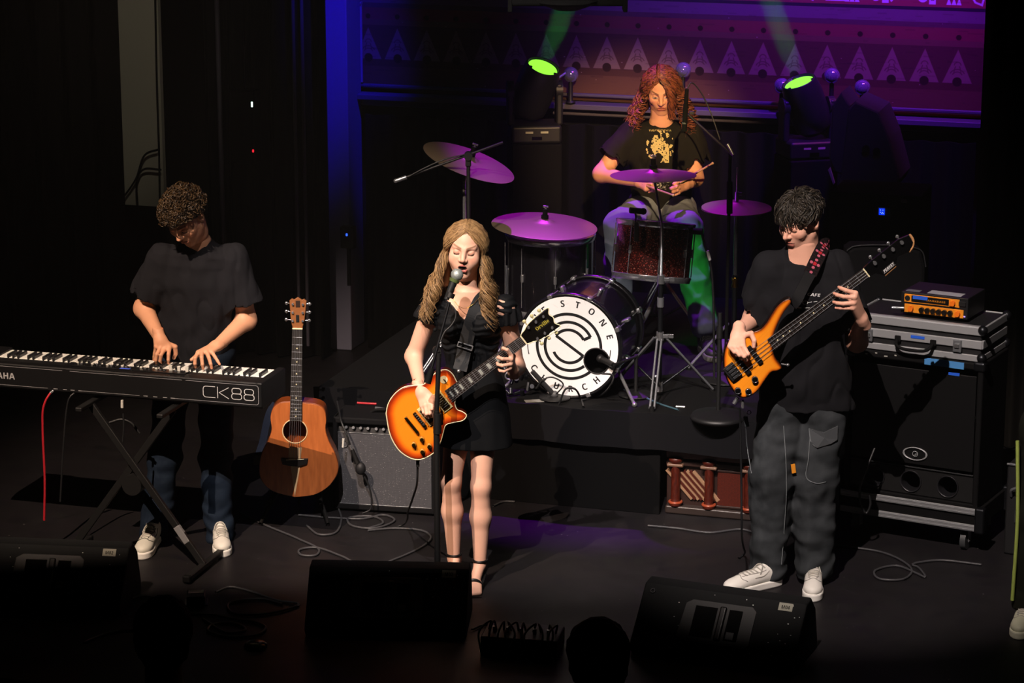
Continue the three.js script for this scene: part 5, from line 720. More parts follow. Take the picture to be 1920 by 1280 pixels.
  part(hd, 'input_jack', rod(V(-0.205, 0.034, hz + 0.03), V(-0.148, 0.034, hz + 0.012), 0.0065), M.steel); part(hd, 'status_lamp', bx(0.008, 0.006, 0.003, 0.156, 0.024, hz + 0.005, 0), new THREE.MeshStandardMaterial({ color: 0x111111, emissive: 0xc0a0ff, emissiveIntensity: 1.2 })); part(hd, 'top_label', bx(0.17, 0.001, 0.07, 0.04, HH + 0.0085, hz - 0.055, 0), mat(0x9a9aa2, 0.6)); part(hd, 'top_label', bx(0.07, 0.001, 0.04, -0.12, HH + 0.0085, hz - 0.04, 0), mat(0x66666e, 0.6));
  solo('amp_cable', 'black cable hanging down the bass cabinet to the dolly', 'cable', tube([P(1640, 840, c.z + 0.1), P(1624, 880, c.z + 0.14), P(1612, 915, c.z + 0.12), P(1614, 945, c.z + 0.12), P(1624, 962, c.z + 0.12), P(1632, 945, c.z + 0.12), P(1630, 928, c.z + 0.12)], 0.006), M.cable);
}
// floor wedges
function wedge(label, px, yaw, w, tilt, tag, lit) {  // lit is the shell colour, one tone for every wedge
  const p = Fl(px[0], px[1], 0), t = thing('stage_monitor', label, 'monitor speaker', p, yaw, 'floor wedge monitors'), H = 0.26, D = 0.38, shell = mat(lit, 0.72, 0, { bumpMap: grain, bumpScale: 0.0015 });
  const prof = [[0, 0.02], [0.0, 0.04], [-0.2, H], [-0.27, H + 0.008], [-0.34, H - 0.06], [-D, 0.05], [-D, 0.0], [-0.02, 0]].map(([a, b]) => [-a, b]);      // a = depth from the audience side
  part(t, 'cabinet', at(extr(prof, w, 0.008, [], false), -w / 2, 0, 0, 0, Math.PI / 2), shell);
  const len = Math.hypot(0.2, H - 0.04), an = Math.atan2(H - 0.04, 0.2), on = (x, s, off) => V(x, 0.04 + Math.sin(an) * s + Math.cos(an) * off, -Math.cos(an) * s + Math.sin(an) * off), rx = an - Math.PI / 2;
  const put = (g, x, s, off) => { const q = on(x, s, off); return at(g, q.x, q.y, q.z, rx, 0, 0); };
  const fr = part(t, 'handle_frame', put(extr([[-0.15, -0.1], [0.14, -0.1], [0.16, -0.08], [0.16, 0.08], [0.14, 0.1], [-0.13, 0.1], [-0.16, 0.08], [-0.17, -0.08]], 0.006, 0.002, [], false), 0.0, len * 0.5, 0.001), mat(lit, 0.5));
  for (const [x, ww] of [[-0.062, 0.1], [0.072, 0.06]]) part(fr, 'cup_shade_pad', put(bx(ww, 0.145, 0.004, 0, 0, 0, 0.02), x, len * 0.5, 0.0075), M.matte); part(fr, 'handle_bar', put(bx(0.03, 0.16, 0.018, 0, 0, 0, 0.008), 0.015, len * 0.5, 0.012), M.plastic); part(fr, 'connector_plate', put(bx(0.035, 0.035, 0.003, 0, 0, 0, 0.004), 0.068, len * 0.5 - 0.05, 0.011), M.grey);  // proud dark pads paint the shade of recessed handle cups
  const lb = canvasTex(96, 48, (g) => { g.fillStyle = '#a9a89a'; g.fillRect(0, 0, 96, 48); g.fillStyle = '#22221e'; g.font = 'bold 30px sans-serif'; g.textAlign = 'center'; g.textBaseline = 'middle'; g.fillText(tag, 48, 26); });
  const lm = mat(0xffffff, 0.7, 0, { map: lb }); part(t, 'paper_label', put(new THREE.BoxGeometry(0.062, 0.036, 0.0008), w / 2 - 0.09, len - 0.025, 0.0012), [M.offwhite, M.offwhite, M.offwhite, M.offwhite, lm, M.offwhite], 'small taped number label');
  part(t, 'rivet', put(ring(0.009, 0.004, 0, 0, 0), -w / 2 + 0.045, len - 0.035, 0.002), M.dgrey); for (const x of [-w / 2 + 0.05, w / 2 - 0.05]) part(t, 'rubber_strip', bx(0.03, 0.006, 0.26, x, 0.001, -0.19, 0.002), M.rubber);
  const ch = []; for (let i = 0; i < 34; i++) ch.push(put(bx(rr(0.002, 0.006), rr(0.002, 0.004), 0.0006, 0, 0, 0, 0), (rnd() - 0.35) * w * 0.8, rr(0.02, len - 0.01), 0.0008)); const f = part(t, 'confetti_specks', mg(ch), M.white); f.userData.kind = 'stuff'; 
  return t;
}
wedge('dark floor wedge monitor nearest the bass player\'s shoes, label at its corner', [1330, 1246], -0.4, 0.74, 0, 'M04', 0x1b1c1d);
wedge('black floor wedge monitor in front of the singer', [722, 1196], -0.06, 0.72, 0, 'M03', 0x1b1c1d);
wedge('black floor wedge monitor at the lower left before the keyboard', [80, 1150], -0.12, 0.72, 0, 'M02', 0x1b1c1d);
{ // edge of a black amp and a case at the right border
  const p = Fl(1925, 1045, 0), t = thing('road_box', 'black road box with a bright top edge at the right border', 'case', p, -0.5); part(t, 'box', bx(0.36, 0.46, 0.4, 0.06, 0.23, -0.2, 0.012), mat(0x0f0f11, 0.6)); part(t, 'edge_strip', bx(0.36, 0.012, 0.012, 0.06, 0.458, 0.002, 0.004), M.steel); part(t, 'handle', tube([V(-0.09, 0.3, 0.004), V(-0.08, 0.34, 0.03), V(-0.02, 0.36, 0.03), V(0.0, 0.34, 0.004)], 0.008), M.steel); part(t, 'latch', bx(0.04, 0.06, 0.012, -0.05, 0.2, 0.006, 0.003), M.dgrey);
}
{ // direct box on the floor
  const p = Fl(368, 1130, 0), t = thing('direct_box', 'small black box with a white label on the floor near the stand foot', 'box', p, 0.1); part(t, 'housing', bx(0.085, 0.045, 0.1, 0, 0.025, 0, 0.006), M.black); part(t, 'white_label', bx(0.07, 0.001, 0.045, 0, 0.0482, -0.02, 0), mat(0xcfcfca, 0.6)); part(t, 'flange', bx(0.105, 0.006, 0.09, 0, 0.003, 0, 0.001), M.plastic);
}
// cables on the floor
const fc_ = (pts, r = 0.006) => tube(pts.map(([u, v, y]) => Fl(u, v, y ?? r + 0.001)), r, pts.length * 8), leadM = mat(0x3a3a3d, 0.5), paleM = mat(0x55564f, 0.5);
for (const [pts, m, label, r] of [
  [[[452, 962], [500, 985], [560, 1010], [598, 1030], [590, 1041], [565, 1040], [562, 1030], [590, 1026], [640, 1042], [690, 1064], [740, 1048], [795, 1022], [808, 1006], [790, 994], [740, 990], [690, 994]], leadM, 'long grey cable looping across the floor between acoustic guitar and singer'],
  [[[560, 965], [620, 970], [680, 972], [720, 965], [740, 975], [700, 990], [660, 985], [655, 970], [700, 968], [718, 980], [690, 990]], leadM, 'coiled cables heaped at the foot of the combo amplifier'],
  [[[575, 985], [600, 1002], [625, 1000], [640, 975], [634, 950]], leadM, 'cable curving from the acoustic guitar stand to the amplifier'],
  [[[157, 1204], [190, 1190], [225, 1182], [262, 1180], [300, 1185]], paleM, 'pale cable running left along the stage front'],
  [[[222, 1150], [240, 1125], [265, 1118], [300, 1122], [330, 1140]], leadM, 'dark cable bowing behind the audience head'],
  [[[355, 1150], [400, 1152], [440, 1160], [480, 1166], [498, 1176], [480, 1190], [430, 1193], [390, 1182], [400, 1170], [440, 1168], [460, 1180], [430, 1186], [380, 1160]], paleM, 'coiled pale cable on the floor right of the small black box'],
  [[[405, 1110], [430, 1100], [470, 1108], [520, 1125], [560, 1132], [500, 1150], [440, 1150], [430, 1130], [490, 1122], [530, 1132]], leadM, 'dark cable loops left of the middle wedge'],
  [[[1215, 985], [1270, 990], [1330, 998], [1390, 992], [1420, 1000]], leadM, 'cable along the floor before the carved cabinet'],
  [[[1552, 1020], [1600, 1026], [1650, 1034], [1690, 1050], [1710, 1070], [1690, 1086], [1650, 1085], [1640, 1070], [1680, 1060], [1720, 1075], [1735, 1082], [1720, 1062], [1710, 1058], [1760, 1050], [1840, 1058]], leadM, 'cable knotted on the floor before the bass dolly'],
  [[[885, 1180], [905, 1172], [925, 1170]], paleM, 'short pale cable end right of the middle wedge'], [[[968, 1200], [975, 1190], [982, 1186]], paleM, 'tiny pale cable end among the dark patch leads'],
  [[[925, 948], [945, 940], [965, 940]], leadM, 'short cable loop beside the singer\'s leg']]) solo('floor_cable', label, 'cable', fc_(pts, r), m, 'cables on the stage floor');
{ // dark patch bay heap at the stage front, right of the middle wedge
  const p = Fl(980, 1215, 0), t = thing('cable_box', 'low black cable box with leads plugged in at the stage front', 'box', p, -0.2); part(t, 'box', bx(0.34, 0.08, 0.2, 0, 0.04, 0, 0.008), M.black); for (let i = 0; i < 10; i++) part(t, 'lead', tube([V(-0.15 + i * 0.033, 0.08, 0), V(-0.15 + i * 0.033 + rr(-0.02, 0.02), 0.13, 0.03), V(-0.15 + i * 0.033 + rr(-0.04, 0.04), 0.1, 0.1), V(-0.15 + i * 0.035, 0.02, 0.16)], 0.005), i % 3 ? M.cable : leadM); for (let i = 0; i < 5; i++) part(t, 'plug', cyl(0.008, 0.008, 0.03, -0.12 + i * 0.06, 0.09, 0.03, 10), M.steel);
  const q = Fl(480, 1212, 0); solo('floor_lamp_puck', 'small olive puck with a bright glint on the floor at the stage front', 'puck', lathe([[0.001, 0], [0.05, 0], [0.05, 0.014], [0.03, 0.024], [0.001, 0.024]], 24).translate(q.x, q.y, q.z), mat(0x4a4a30, 0.2, 0.6));
}
// the singer's microphone stand
{
  const z = 0.48, ft = V(P(820, 1000, z).x, 0, z), t = thing('microphone_stand', 'black vocal microphone stand with a slanting boom in front of the singer', 'stand', ft, 0), top = P(823, 662, z);
  part(t, 'round_base', lathe([[0.001, 0], [0.09, 0], [0.09, 0.02], [0.03, 0.04], [0.001, 0.04]], 36), M.black); wpart(t, 'pole', rod(V(ft.x, 0.03, z), V(ft.x, P(820, 770, z).y, z), 0.0145), M.black); wpart(t, 'upper_pole', rod(V(ft.x, P(820, 780, z).y, z), top, 0.011), M.black); wpart(t, 'clutch', mg([rod(P(820, 775, z), P(820, 812, z), 0.019)]), M.black);
  const b0 = P(803, 714, z + 0.03), b1 = P(843, 566, z - 0.05); wpart(t, 'boom', rod(b0, b1, 0.0065), M.darksteel); wpart(t, 'boom_grip', rod(P(801, 718, z + 0.03), P(810, 690, z + 0.02), 0.017, 0.014), M.rubber); const jt = P(819, 657, z - 0.02); wpart(t, 'boom_joint', mg([at(new THREE.CylinderGeometry(0.02, 0.02, 0.035, 16), jt.x, jt.y, jt.z, Math.PI / 2), rod(jt, top.clone().setZ(z), 0.01)]), M.black);
  for (const [u, v] of [[820, 617], [826, 586]]) { const p = P(u, v, z - 0.03); wpart(t, 'cable_clip', ball(0.009, p.x - 0.01, p.y, p.z + 0.01), M.rubber); }
  const m = thing('vocal_microphone', 'black vocal microphone with silver ball grille before the singer\'s mouth', 'microphone', P(845, 545, z - 0.05), 0), W = (u, v) => P(u, v, z - 0.05 + (566 - v) * -0.0006);
  wpart(m, 'handle', rod(W(837, 561), W(850.5, 529), 0.0115, 0.0175, 20), mat(0x15181a, 0.5)); wpart(m, 'grille_band', rod(W(850.5, 529), W(853, 523.5), 0.021, 0.025, 20), mat(0x6a7a4a, 0.4, 0.5)); const gb = W(857, 515); wpart(m, 'ball_grille', ball(0.0285, gb.x, gb.y, gb.z, 1, 1, 1, 24), mat(0xa0a8a6, 0.45, 0.55, { bumpMap: grain, bumpScale: 0.002 })); wpart(m, 'clip', rod(W(842.5, 558), W(846, 549), 0.019, 0.02, 16), M.black);
  wpart(m, 'mic_cable', tube([W(836, 563), W(846, 572), W(854, 583), W(854, 596), W(846, 610), W(834, 622), W(826, 640)], 0.0045), M.cable);
}
// leads of the two guitars
solo('guitar_lead', 'black lead hanging from the sunburst guitar to the floor', 'cable', tube([P(783, 876, 0.33), P(782, 905, 0.31), P(775, 930, 0.2), P(766, 955, -0.1), Fl(752, 985, 0.007), Fl(730, 990, 0.007)], 0.005), M.cable);
solo('guitar_lead', 'black lead hanging from the bass guitar to the floor', 'cable', tube([P(1387, 765, 0.4), P(1388, 800, 0.37), P(1390, 900, 0.36), P(1391, 1000, 0.35), Fl(1394, 1040, 0.007), Fl(1385, 1046, 0.007)], 0.005), M.cable);
// ---------------------------------------------------------------- people
const lin = (hex) => { const c = new THREE.Color(hex); return [c.r, c.g, c.b]; };
const mixc = (a, b, t) => [lerp(a[0], b[0], t), lerp(a[1], b[1], t), lerp(a[2], b[2], t)];
const skinMat = new THREE.MeshPhysicalMaterial({ vertexColors: true, roughness: 0.52, sheen: 0.15, sheenRoughness: 0.6, specularIntensity: 0.6 });
// a head in its own axes: y up, z where the face looks, origin between the ears
function headGeo(o) {
  const k = o.female ? 0.98 : 1, sk = lin(o.skin), lip = lin(o.lip), brow = lin(o.brow), dark = [0.02, 0.008, 0.006];
  const sym = (f) => (x, y, z) => f(Math.abs(x), y, z);
  const skull = ell(0, 0.032, -0.014, 0.074 * k, 0.082, 0.096), face = ell(0, -0.032, 0.026, 0.058 * k, 0.08, 0.062);
  const jaw = sym(cap(V(0.05 * k, -0.052, 0.005), V(0.012, -0.1, 0.056), 0.018, 0.017)), chin = ell(0, -0.103, 0.062, 0.018, 0.016, 0.017), cheek = sym(ell(0.04 * k, o.female ? -0.03 : -0.022, 0.056, o.female ? 0.025 : 0.022, o.female ? 0.03 : 0.022, 0.022));
  const browR = sym(cap(V(0.008, 0.02, 0.079), V(0.042, 0.026, 0.064), 0.0095, 0.008)), socket = sym(ell(0.031, 0.005, 0.091, 0.02, 0.0135, 0.0165)), lid = sym(ell(0.031, 0.003, 0.0715, 0.0145, 0.0115, 0.0115));
  const nose = cap(V(0, 0.016, 0.082), V(0, -0.024, o.female ? 0.101 : 0.105), 0.0075, 0.0105), wing = sym(ell(0.0115, -0.028, 0.092, 0.0085, 0.0075, 0.009)), nostril = sym(ell(0.0062, -0.0365, 0.0985, 0.0034, 0.003, 0.005));
  const op = o.open ?? 0, my = -0.06, ul = U(0.006, sym(cap(V(0.0, my + 0.005 + op * 0.3, 0.0895), V(0.021, my + op * 0.1, 0.079), 0.0062, 0.0038))), ll = U(0.006, cap(V(-0.013, my - 0.007 - op * 0.6, 0.0855), V(0.013, my - 0.007 - op * 0.6, 0.0855), 0.0075, 0.0075)), mouth = ell(0, my - op * 0.12, 0.092, 0.0185, Math.max(0.0012, op * 0.55), 0.018);
  const muzzle = ell(0, -0.058, 0.062, 0.034, 0.03, 0.024), ear = sym(ell(0.0755 * k, -0.004, -0.014, 0.009, 0.031, 0.019)), conch = sym(ell(0.085 * k, -0.002, -0.008, 0.008, 0.016, 0.009));
  const ne = o.neckTo ?? V(0, -0.16, -0.045), neck = cap(V(0, -0.05, -0.025), ne, o.female ? 0.05 : 0.058, o.female ? 0.05 : 0.06);
  const f = (x, y, z) => {
    let d = smin(skull(x, y, z), face(x, y, z), 0.035); d = smin(d, jaw(x, y, z), 0.025); d = smin(d, chin(x, y, z), 0.018); d = smin(d, cheek(x, y, z), 0.024); d = smin(d, muzzle(x, y, z), 0.02); d = smin(d, browR(x, y, z), 0.014);
    d = smax(d, -socket(x, y, z), 0.012); d = smin(d, lid(x, y, z), 0.0035); d = smin(d, nose(x, y, z), 0.012); d = smin(d, wing(x, y, z), 0.007); d = smax(d, -nostril(x, y, z), 0.003); d = smin(d, ul(x, y, z), 0.005); d = smin(d, ll(x, y, z), 0.006); d = smax(d, -mouth(x, y, z), 0.0025);
    d = smin(d, smax(ear(x, y, z), -conch(x, y, z), 0.005), 0.006); return smin(d, neck(x, y, z), 0.03);
  };
  const col = (x, y, z) => {
    let c = sk; const ax = Math.abs(x), n = noise(x * 60, y * 60, z * 60);
    c = mixc(c, [c[0] * 1.05, c[1] * 0.8, c[2] * 0.76], clamp(1 - Math.hypot((ax - 0.04) / 0.028, (y + 0.026) / 0.022)) * 0.55); c = mixc(c, [c[0], c[1] * 0.8, c[2] * 0.76], clamp(1 - Math.hypot(x / 0.018, (y + 0.026) / 0.018, (z - 0.1) / 0.02)) * 0.5);
    if (o.stubble && y < -0.03 && z > 0) c = mixc(c, [c[0] * 0.6, c[1] * 0.58, c[2] * 0.56], 0.35 * clamp((-y - 0.035) * 40));
    if (z > 0.06) {
      const lipd = Math.min(ul(x, y, z), ll(x, y, z)); if (lipd < 0.0022) c = mixc(c, lip, 0.85); if (mouth(x, y, z) < 0.0018) c = op ? dark : mixc(lip, dark, 0.5);
      const bd = Math.hypot((y - 0.0235 - 0.14 * ax + (o.frown ? (0.02 - ax) * 0.18 : 0)) / 0.0042, Math.max(0, Math.abs(ax - 0.03) - 0.016) / 0.004); if (bd < 1) c = mixc(c, brow, 0.8 * (1 - bd * bd * 0.5));
      const ex = (ax - 0.031) / 0.0135, ly = -0.002 - 0.0035 * (1 - ex * ex); if (Math.abs(ex) < 1.02 && z > 0.066) { if (o.eyes === 'open' && y < 0.0055 - 0.004 * ex * ex && y > ly) c = Math.hypot(ax - 0.03, y - 0.001) < 0.0052 ? [0.02, 0.014, 0.01] : [0.5, 0.48, 0.45]; else if (Math.abs(y - ly) < 0.0034) c = mixc(c, [0.016, 0.009, 0.006], 0.85); else if (y > ly && y < 0.012) c = mixc(c, [c[0] * 0.72, c[1] * 0.62, c[2] * 0.6], 0.7); }  // lid skin coloured darker to paint shade around the eyes
    }
    const q = 1 + n * 0.05; return [c[0] * q, c[1] * q, c[2] * q];
  };
  return surf(f, V(-0.115, -0.2, -0.15), V(0.115, 0.13, 0.125), 0.0027, col);
}
const neckTo = (T, NB) => { const q = NB.clone().applyMatrix4(T.clone().invert()).sub(V(0, -0.05, -0.025)); return q.setLength(Math.min(q.length(), 0.075)).add(V(0, -0.05, -0.025)); };
const poseOf = (c, pitch, yaw, roll, s = 1.05) => new THREE.Matrix4().compose(c, new THREE.Quaternion().setFromEuler(new THREE.Euler(pitch * R, yaw * R, roll * R, 'YXZ')), V(s, s, s));
// finger joints that reach a tip: the chain bows towards the back of the hand
function reach(base, tip, L, bow, twist = 0.65) {
  const d = tip.clone().sub(base), tot = L[0] + L[1] + L[2], dist = Math.min(d.length(), tot * 0.998); d.normalize();
  const n = bow.clone().addScaledVector(d, -bow.dot(d)).normalize(); let a = 0, b = 2.2; const chain = (p) => { const a1 = p, a2 = p + p * twist; return [[L[0], 0], [L[0] + L[1] * Math.cos(a1), -L[1] * Math.sin(a1)], [L[0] + L[1] * Math.cos(a1) + L[2] * Math.cos(a2), -L[1] * Math.sin(a1) - L[2] * Math.sin(a2)]]; };
  for (let i = 0; i < 30; i++) { const m = (a + b) / 2, e = chain(m)[2]; Math.hypot(...e) > dist ? (a = m) : (b = m); }
  const c = chain(a), e = c[2], an = Math.atan2(-e[1], e[0]), rot = ([x, y]) => [x * Math.cos(an) - y * Math.sin(an), x * Math.sin(an) + y * Math.cos(an)];
  return [base, ...c.map(rot).map(([x, y]) => base.clone().addScaledVector(d, x).addScaledVector(n, y))];
}
function handGeo(h, skin) {                            // h: wrist W, knuckle centre K, A index->little, tips, thumb; N = back of the hand
  const s = h.s ?? 1, A = h.A.clone().normalize(), along = h.K.clone().sub(h.W).normalize(), N = h.N.clone().addScaledVector(A, -h.N.dot(A)).normalize(), fs = [], pts = [h.W];
  const off = [-0.031, -0.0105, 0.0095, 0.028], LL = [[0.042, 0.026, 0.021], [0.046, 0.03, 0.022], [0.043, 0.028, 0.021], [0.034, 0.021, 0.018]], nails = [];
  off.forEach((o, i) => {
    const m = h.K.clone().addScaledVector(A, o * s).addScaledVector(along, (i === 1 ? 0.006 : i === 3 ? -0.008 : 0) * s).addScaledVector(N, i === 1 || i === 2 ? 0.003 : 0), w = h.W.clone().addScaledVector(A, o * 0.55 * s).addScaledVector(along, 0.008);
    fs.push([cap(w, m, 0.0135 * s, 0.0108 * s), 0.014]); const L = LL[i].map((x) => x * s), j = reach(m, h.tips[i], L, N), r = i === 3 ? 0.88 : 1; pts.push(...j);
    const fing = U(0.003, cap(j[0], j[1], 0.0102 * s * r, 0.0088 * s * r), cap(j[1], j[2], 0.0089 * s * r, 0.0079 * s * r), cap(j[2], j[3], 0.008 * s * r, 0.0066 * s * r)); fs.push([fing, 0.0045]); nails.push(j[3].clone().addScaledVector(N, 0.004));
  });
  const cmc = h.W.clone().addScaledVector(along, 0.022 * s).addScaledVector(A, -0.02 * s).addScaledVector(N, -0.006), tj = reach(cmc, h.thumb, [0.046 * s, 0.034 * s, 0.026 * s], (h.TN ?? A.clone().negate().addScaledVector(N, 0.3)), 0.4); pts.push(...tj);
  fs.push([U(0.004, cap(tj[0], tj[1], 0.0145 * s, 0.0115 * s), cap(tj[1], tj[2], 0.0112 * s, 0.01 * s), cap(tj[2], tj[3], 0.01 * s, 0.0078 * s)), 0.009]); fs.push([cap(h.W.clone().addScaledVector(along, -0.04), h.W.clone().addScaledVector(along, 0.012), 0.0275 * s, 0.0255 * s), 0.02]);
  const f = (x, y, z) => { let d = fs[0][0](x, y, z); for (let i = 1; i < fs.length; i++) d = smin(d, fs[i][0](x, y, z), fs[i][1]); return d; };
  const [lo, hi] = bounds(pts, 0.045), c = lin(skin), red = [c[0] * 1.02, c[1] * 0.82, c[2] * 0.78];
  return surf(f, lo, hi, 0.0031, (x, y, z) => { const q = 1 + 0.05 * noise(x * 50, y * 50, z * 50); let t = 0; for (const n of nails) t = Math.max(t, clamp(1 - Math.hypot(x - n.x, y - n.y, z - n.z) / 0.018)); const m = mixc(c, red, t); return [m[0] * q, m[1] * q, m[2] * q]; });
}
const meshBones = (f, pts, h, skin, m = 0.14) => { const [lo, hi] = bounds(pts, m), c = lin(skin); return surf(f, lo, hi, h, (x, y, z) => { const q = 1 + 0.04 * noise(x * 22, y * 22, z * 22); return [c[0] * q, c[1] * q, c[2] * q]; }); };
// a trunk from its outline: rows of [height (0 hips, 1 shoulder joints), half width, half depth, forward shift]
function trunk(J, rows, ex = 2.4) {
  const s = J.S0.clone().lerp(J.S1, 0.5), h = J.H0.clone().lerp(J.H1, 0.5), up = s.clone().sub(h), L = up.length(); up.normalize(); const ac = J.S1.clone().sub(J.S0).normalize().add(J.H1.clone().sub(J.H0).normalize()); ac.addScaledVector(up, -ac.dot(up)).normalize(); const fw = ac.clone().cross(up), n = rows.length;
  return (x, y, z) => { const px = x - h.x, py = y - h.y, pz = z - h.z, t = (px * up.x + py * up.y + pz * up.z) / L; let i = 0; while (i < n - 2 && t < rows[i + 1][0]) i++; const a = rows[i], b = rows[i + 1]; let q = clamp((a[0] - t) / (a[0] - b[0])); q = q * q * (3 - 2 * q) * 0.6 + q * 0.4;
    const w = lerp(a[1], b[1], q), d = lerp(a[2], b[2], q), o = lerp(a[3] ?? 0, b[3] ?? 0, q), X = Math.abs(px * ac.x + py * ac.y + pz * ac.z) / w, Z = Math.abs(px * fw.x + py * fw.y + pz * fw.z - o) / d, k = Math.pow(Math.pow(X, ex) + Math.pow(Z, ex), 1 / ex);
    return Math.max((k - 1) * Math.min(w, d) * 0.85, (t - rows[0][0]) * L, (rows[n - 1][0] - t) * L); };
}
const MALE = [[1.2, 0.055, 0.055], [1.12, 0.08, 0.056], [1.05, 0.125, 0.062], [0.96, 0.15, 0.075], [0.75, 0.16, 0.105], [0.4, 0.14, 0.1], [0.1, 0.15, 0.105], [-0.15, 0.15, 0.1]];
const FEMALE = [[1.16, 0.05, 0.045], [1.09, 0.085, 0.05], [1.02, 0.128, 0.058], [0.9, 0.14, 0.07], [0.7, 0.126, 0.078], [0.4, 0.1, 0.072], [0.1, 0.13, 0.09], [-0.2, 0.13, 0.09]];
const TEE = [[1.2, 0.06, 0.06], [1.13, 0.1, 0.072], [1.06, 0.155, 0.085], [0.97, 0.186, 0.1], [0.78, 0.19, 0.122], [0.45, 0.178, 0.125], [0.1, 0.176, 0.125], [-0.5, 0.182, 0.128]];
const folds = (f, amp, fn) => (x, y, z) => { const d = f(x, y, z); return Math.abs(d) > 0.05 ? d : d + amp * fn(x, y, z); };
const cloth = (a, b, c, k = 1) => (x, y, z) => { const n = noise(x * a * k, y * b * k, z * c * k), m = noise(x * a * 1.3 + y * 4 + 4, y * b * 0.9 - x * 5, z * c * 0.8); return n + 0.5 * noise(x * a * 2.1 * k + 9, y * b * 2.3 * k, z * c * 2 * k) + 1.1 * (0.2 - Math.min(0.25, Math.abs(m))); };
function shirtField(o) {   // a loose T-shirt: trunk, sleeves with open ends, neck hole, hem
  const b = trunk(o, o.rows ?? TEE), m = (a, c, t) => a.clone().lerp(c, t), hem = o.hem;
  const sl = [[o.S0, o.E0, o.l0 ?? 0.72], [o.S1, o.E1, o.l1 ?? 0.72]].map(([s, e, t]) => { const end = m(s, e, t), r = o.sr ?? [0.072, 0.085], c = s.clone().lerp(o.S0.clone().lerp(o.S1, 0.5), 0.12); return { out: cone(c, end, r[0], r[1]), inn: cap(m(c, end, 0.99), m(c, end, 1.3), r[1] - 0.016, r[1] - 0.004) }; });
  const nk = cap(o.NB.clone().add(V(0, 0.058, 0.03)), o.NB.clone().add(V(0, 0.17, 0.06)), o.nr ?? 0.064, 0.085);
  const f = (x, y, z) => { let d = smin(b(x, y, z), smin(sl[0].out(x, y, z), sl[1].out(x, y, z), 0.02), 0.04); d = smax(d, -Math.min(sl[0].inn(x, y, z), sl[1].inn(x, y, z)), 0.004); d = smax(d, -nk(x, y, z), 0.006); return smax(d, hem - y, 0.008); };
  return folds(f, o.amp ?? 0.013, o.fn ?? cloth(9, 5, 9));
}
function patch(f, x0, x1, y0, y1, zmax, m, n = 24) {     // a print that lies on the cloth
  const pos = [], uv = [], idx = []; for (let j = 0; j <= n; j++) for (let i = 0; i <= n; i++) { const x = lerp(x0, x1, i / n), y = lerp(y0, y1, j / n); let z = zmax, k = 0; while (k++ < 90) { const d = f(x, y, z); if (d < 0.0006) break; z -= Math.min(0.02, Math.max(0.0015, d * 0.6)); if (z < zmax - 0.5) break; } pos.push(x, y, z + 0.0022); uv.push(i / n, j / n); }
  for (let j = 0; j < n; j++) for (let i = 0; i < n; i++) { const a = j * (n + 1) + i; idx.push(a, a + 1, a + n + 2, a, a + n + 2, a + n + 1); } const g = new THREE.BufferGeometry(); g.setAttribute('position', new THREE.Float32BufferAttribute(pos, 3)); g.setAttribute('uv', new THREE.Float32BufferAttribute(uv, 2)); g.setIndex(idx); g.computeVertexNormals(); return g;
}
function legField(H, Kn, An, r) { return U(0.03, cap(H, Kn, r[0], r[1]), cap(Kn, An, r[1] * 0.99, r[2])); }
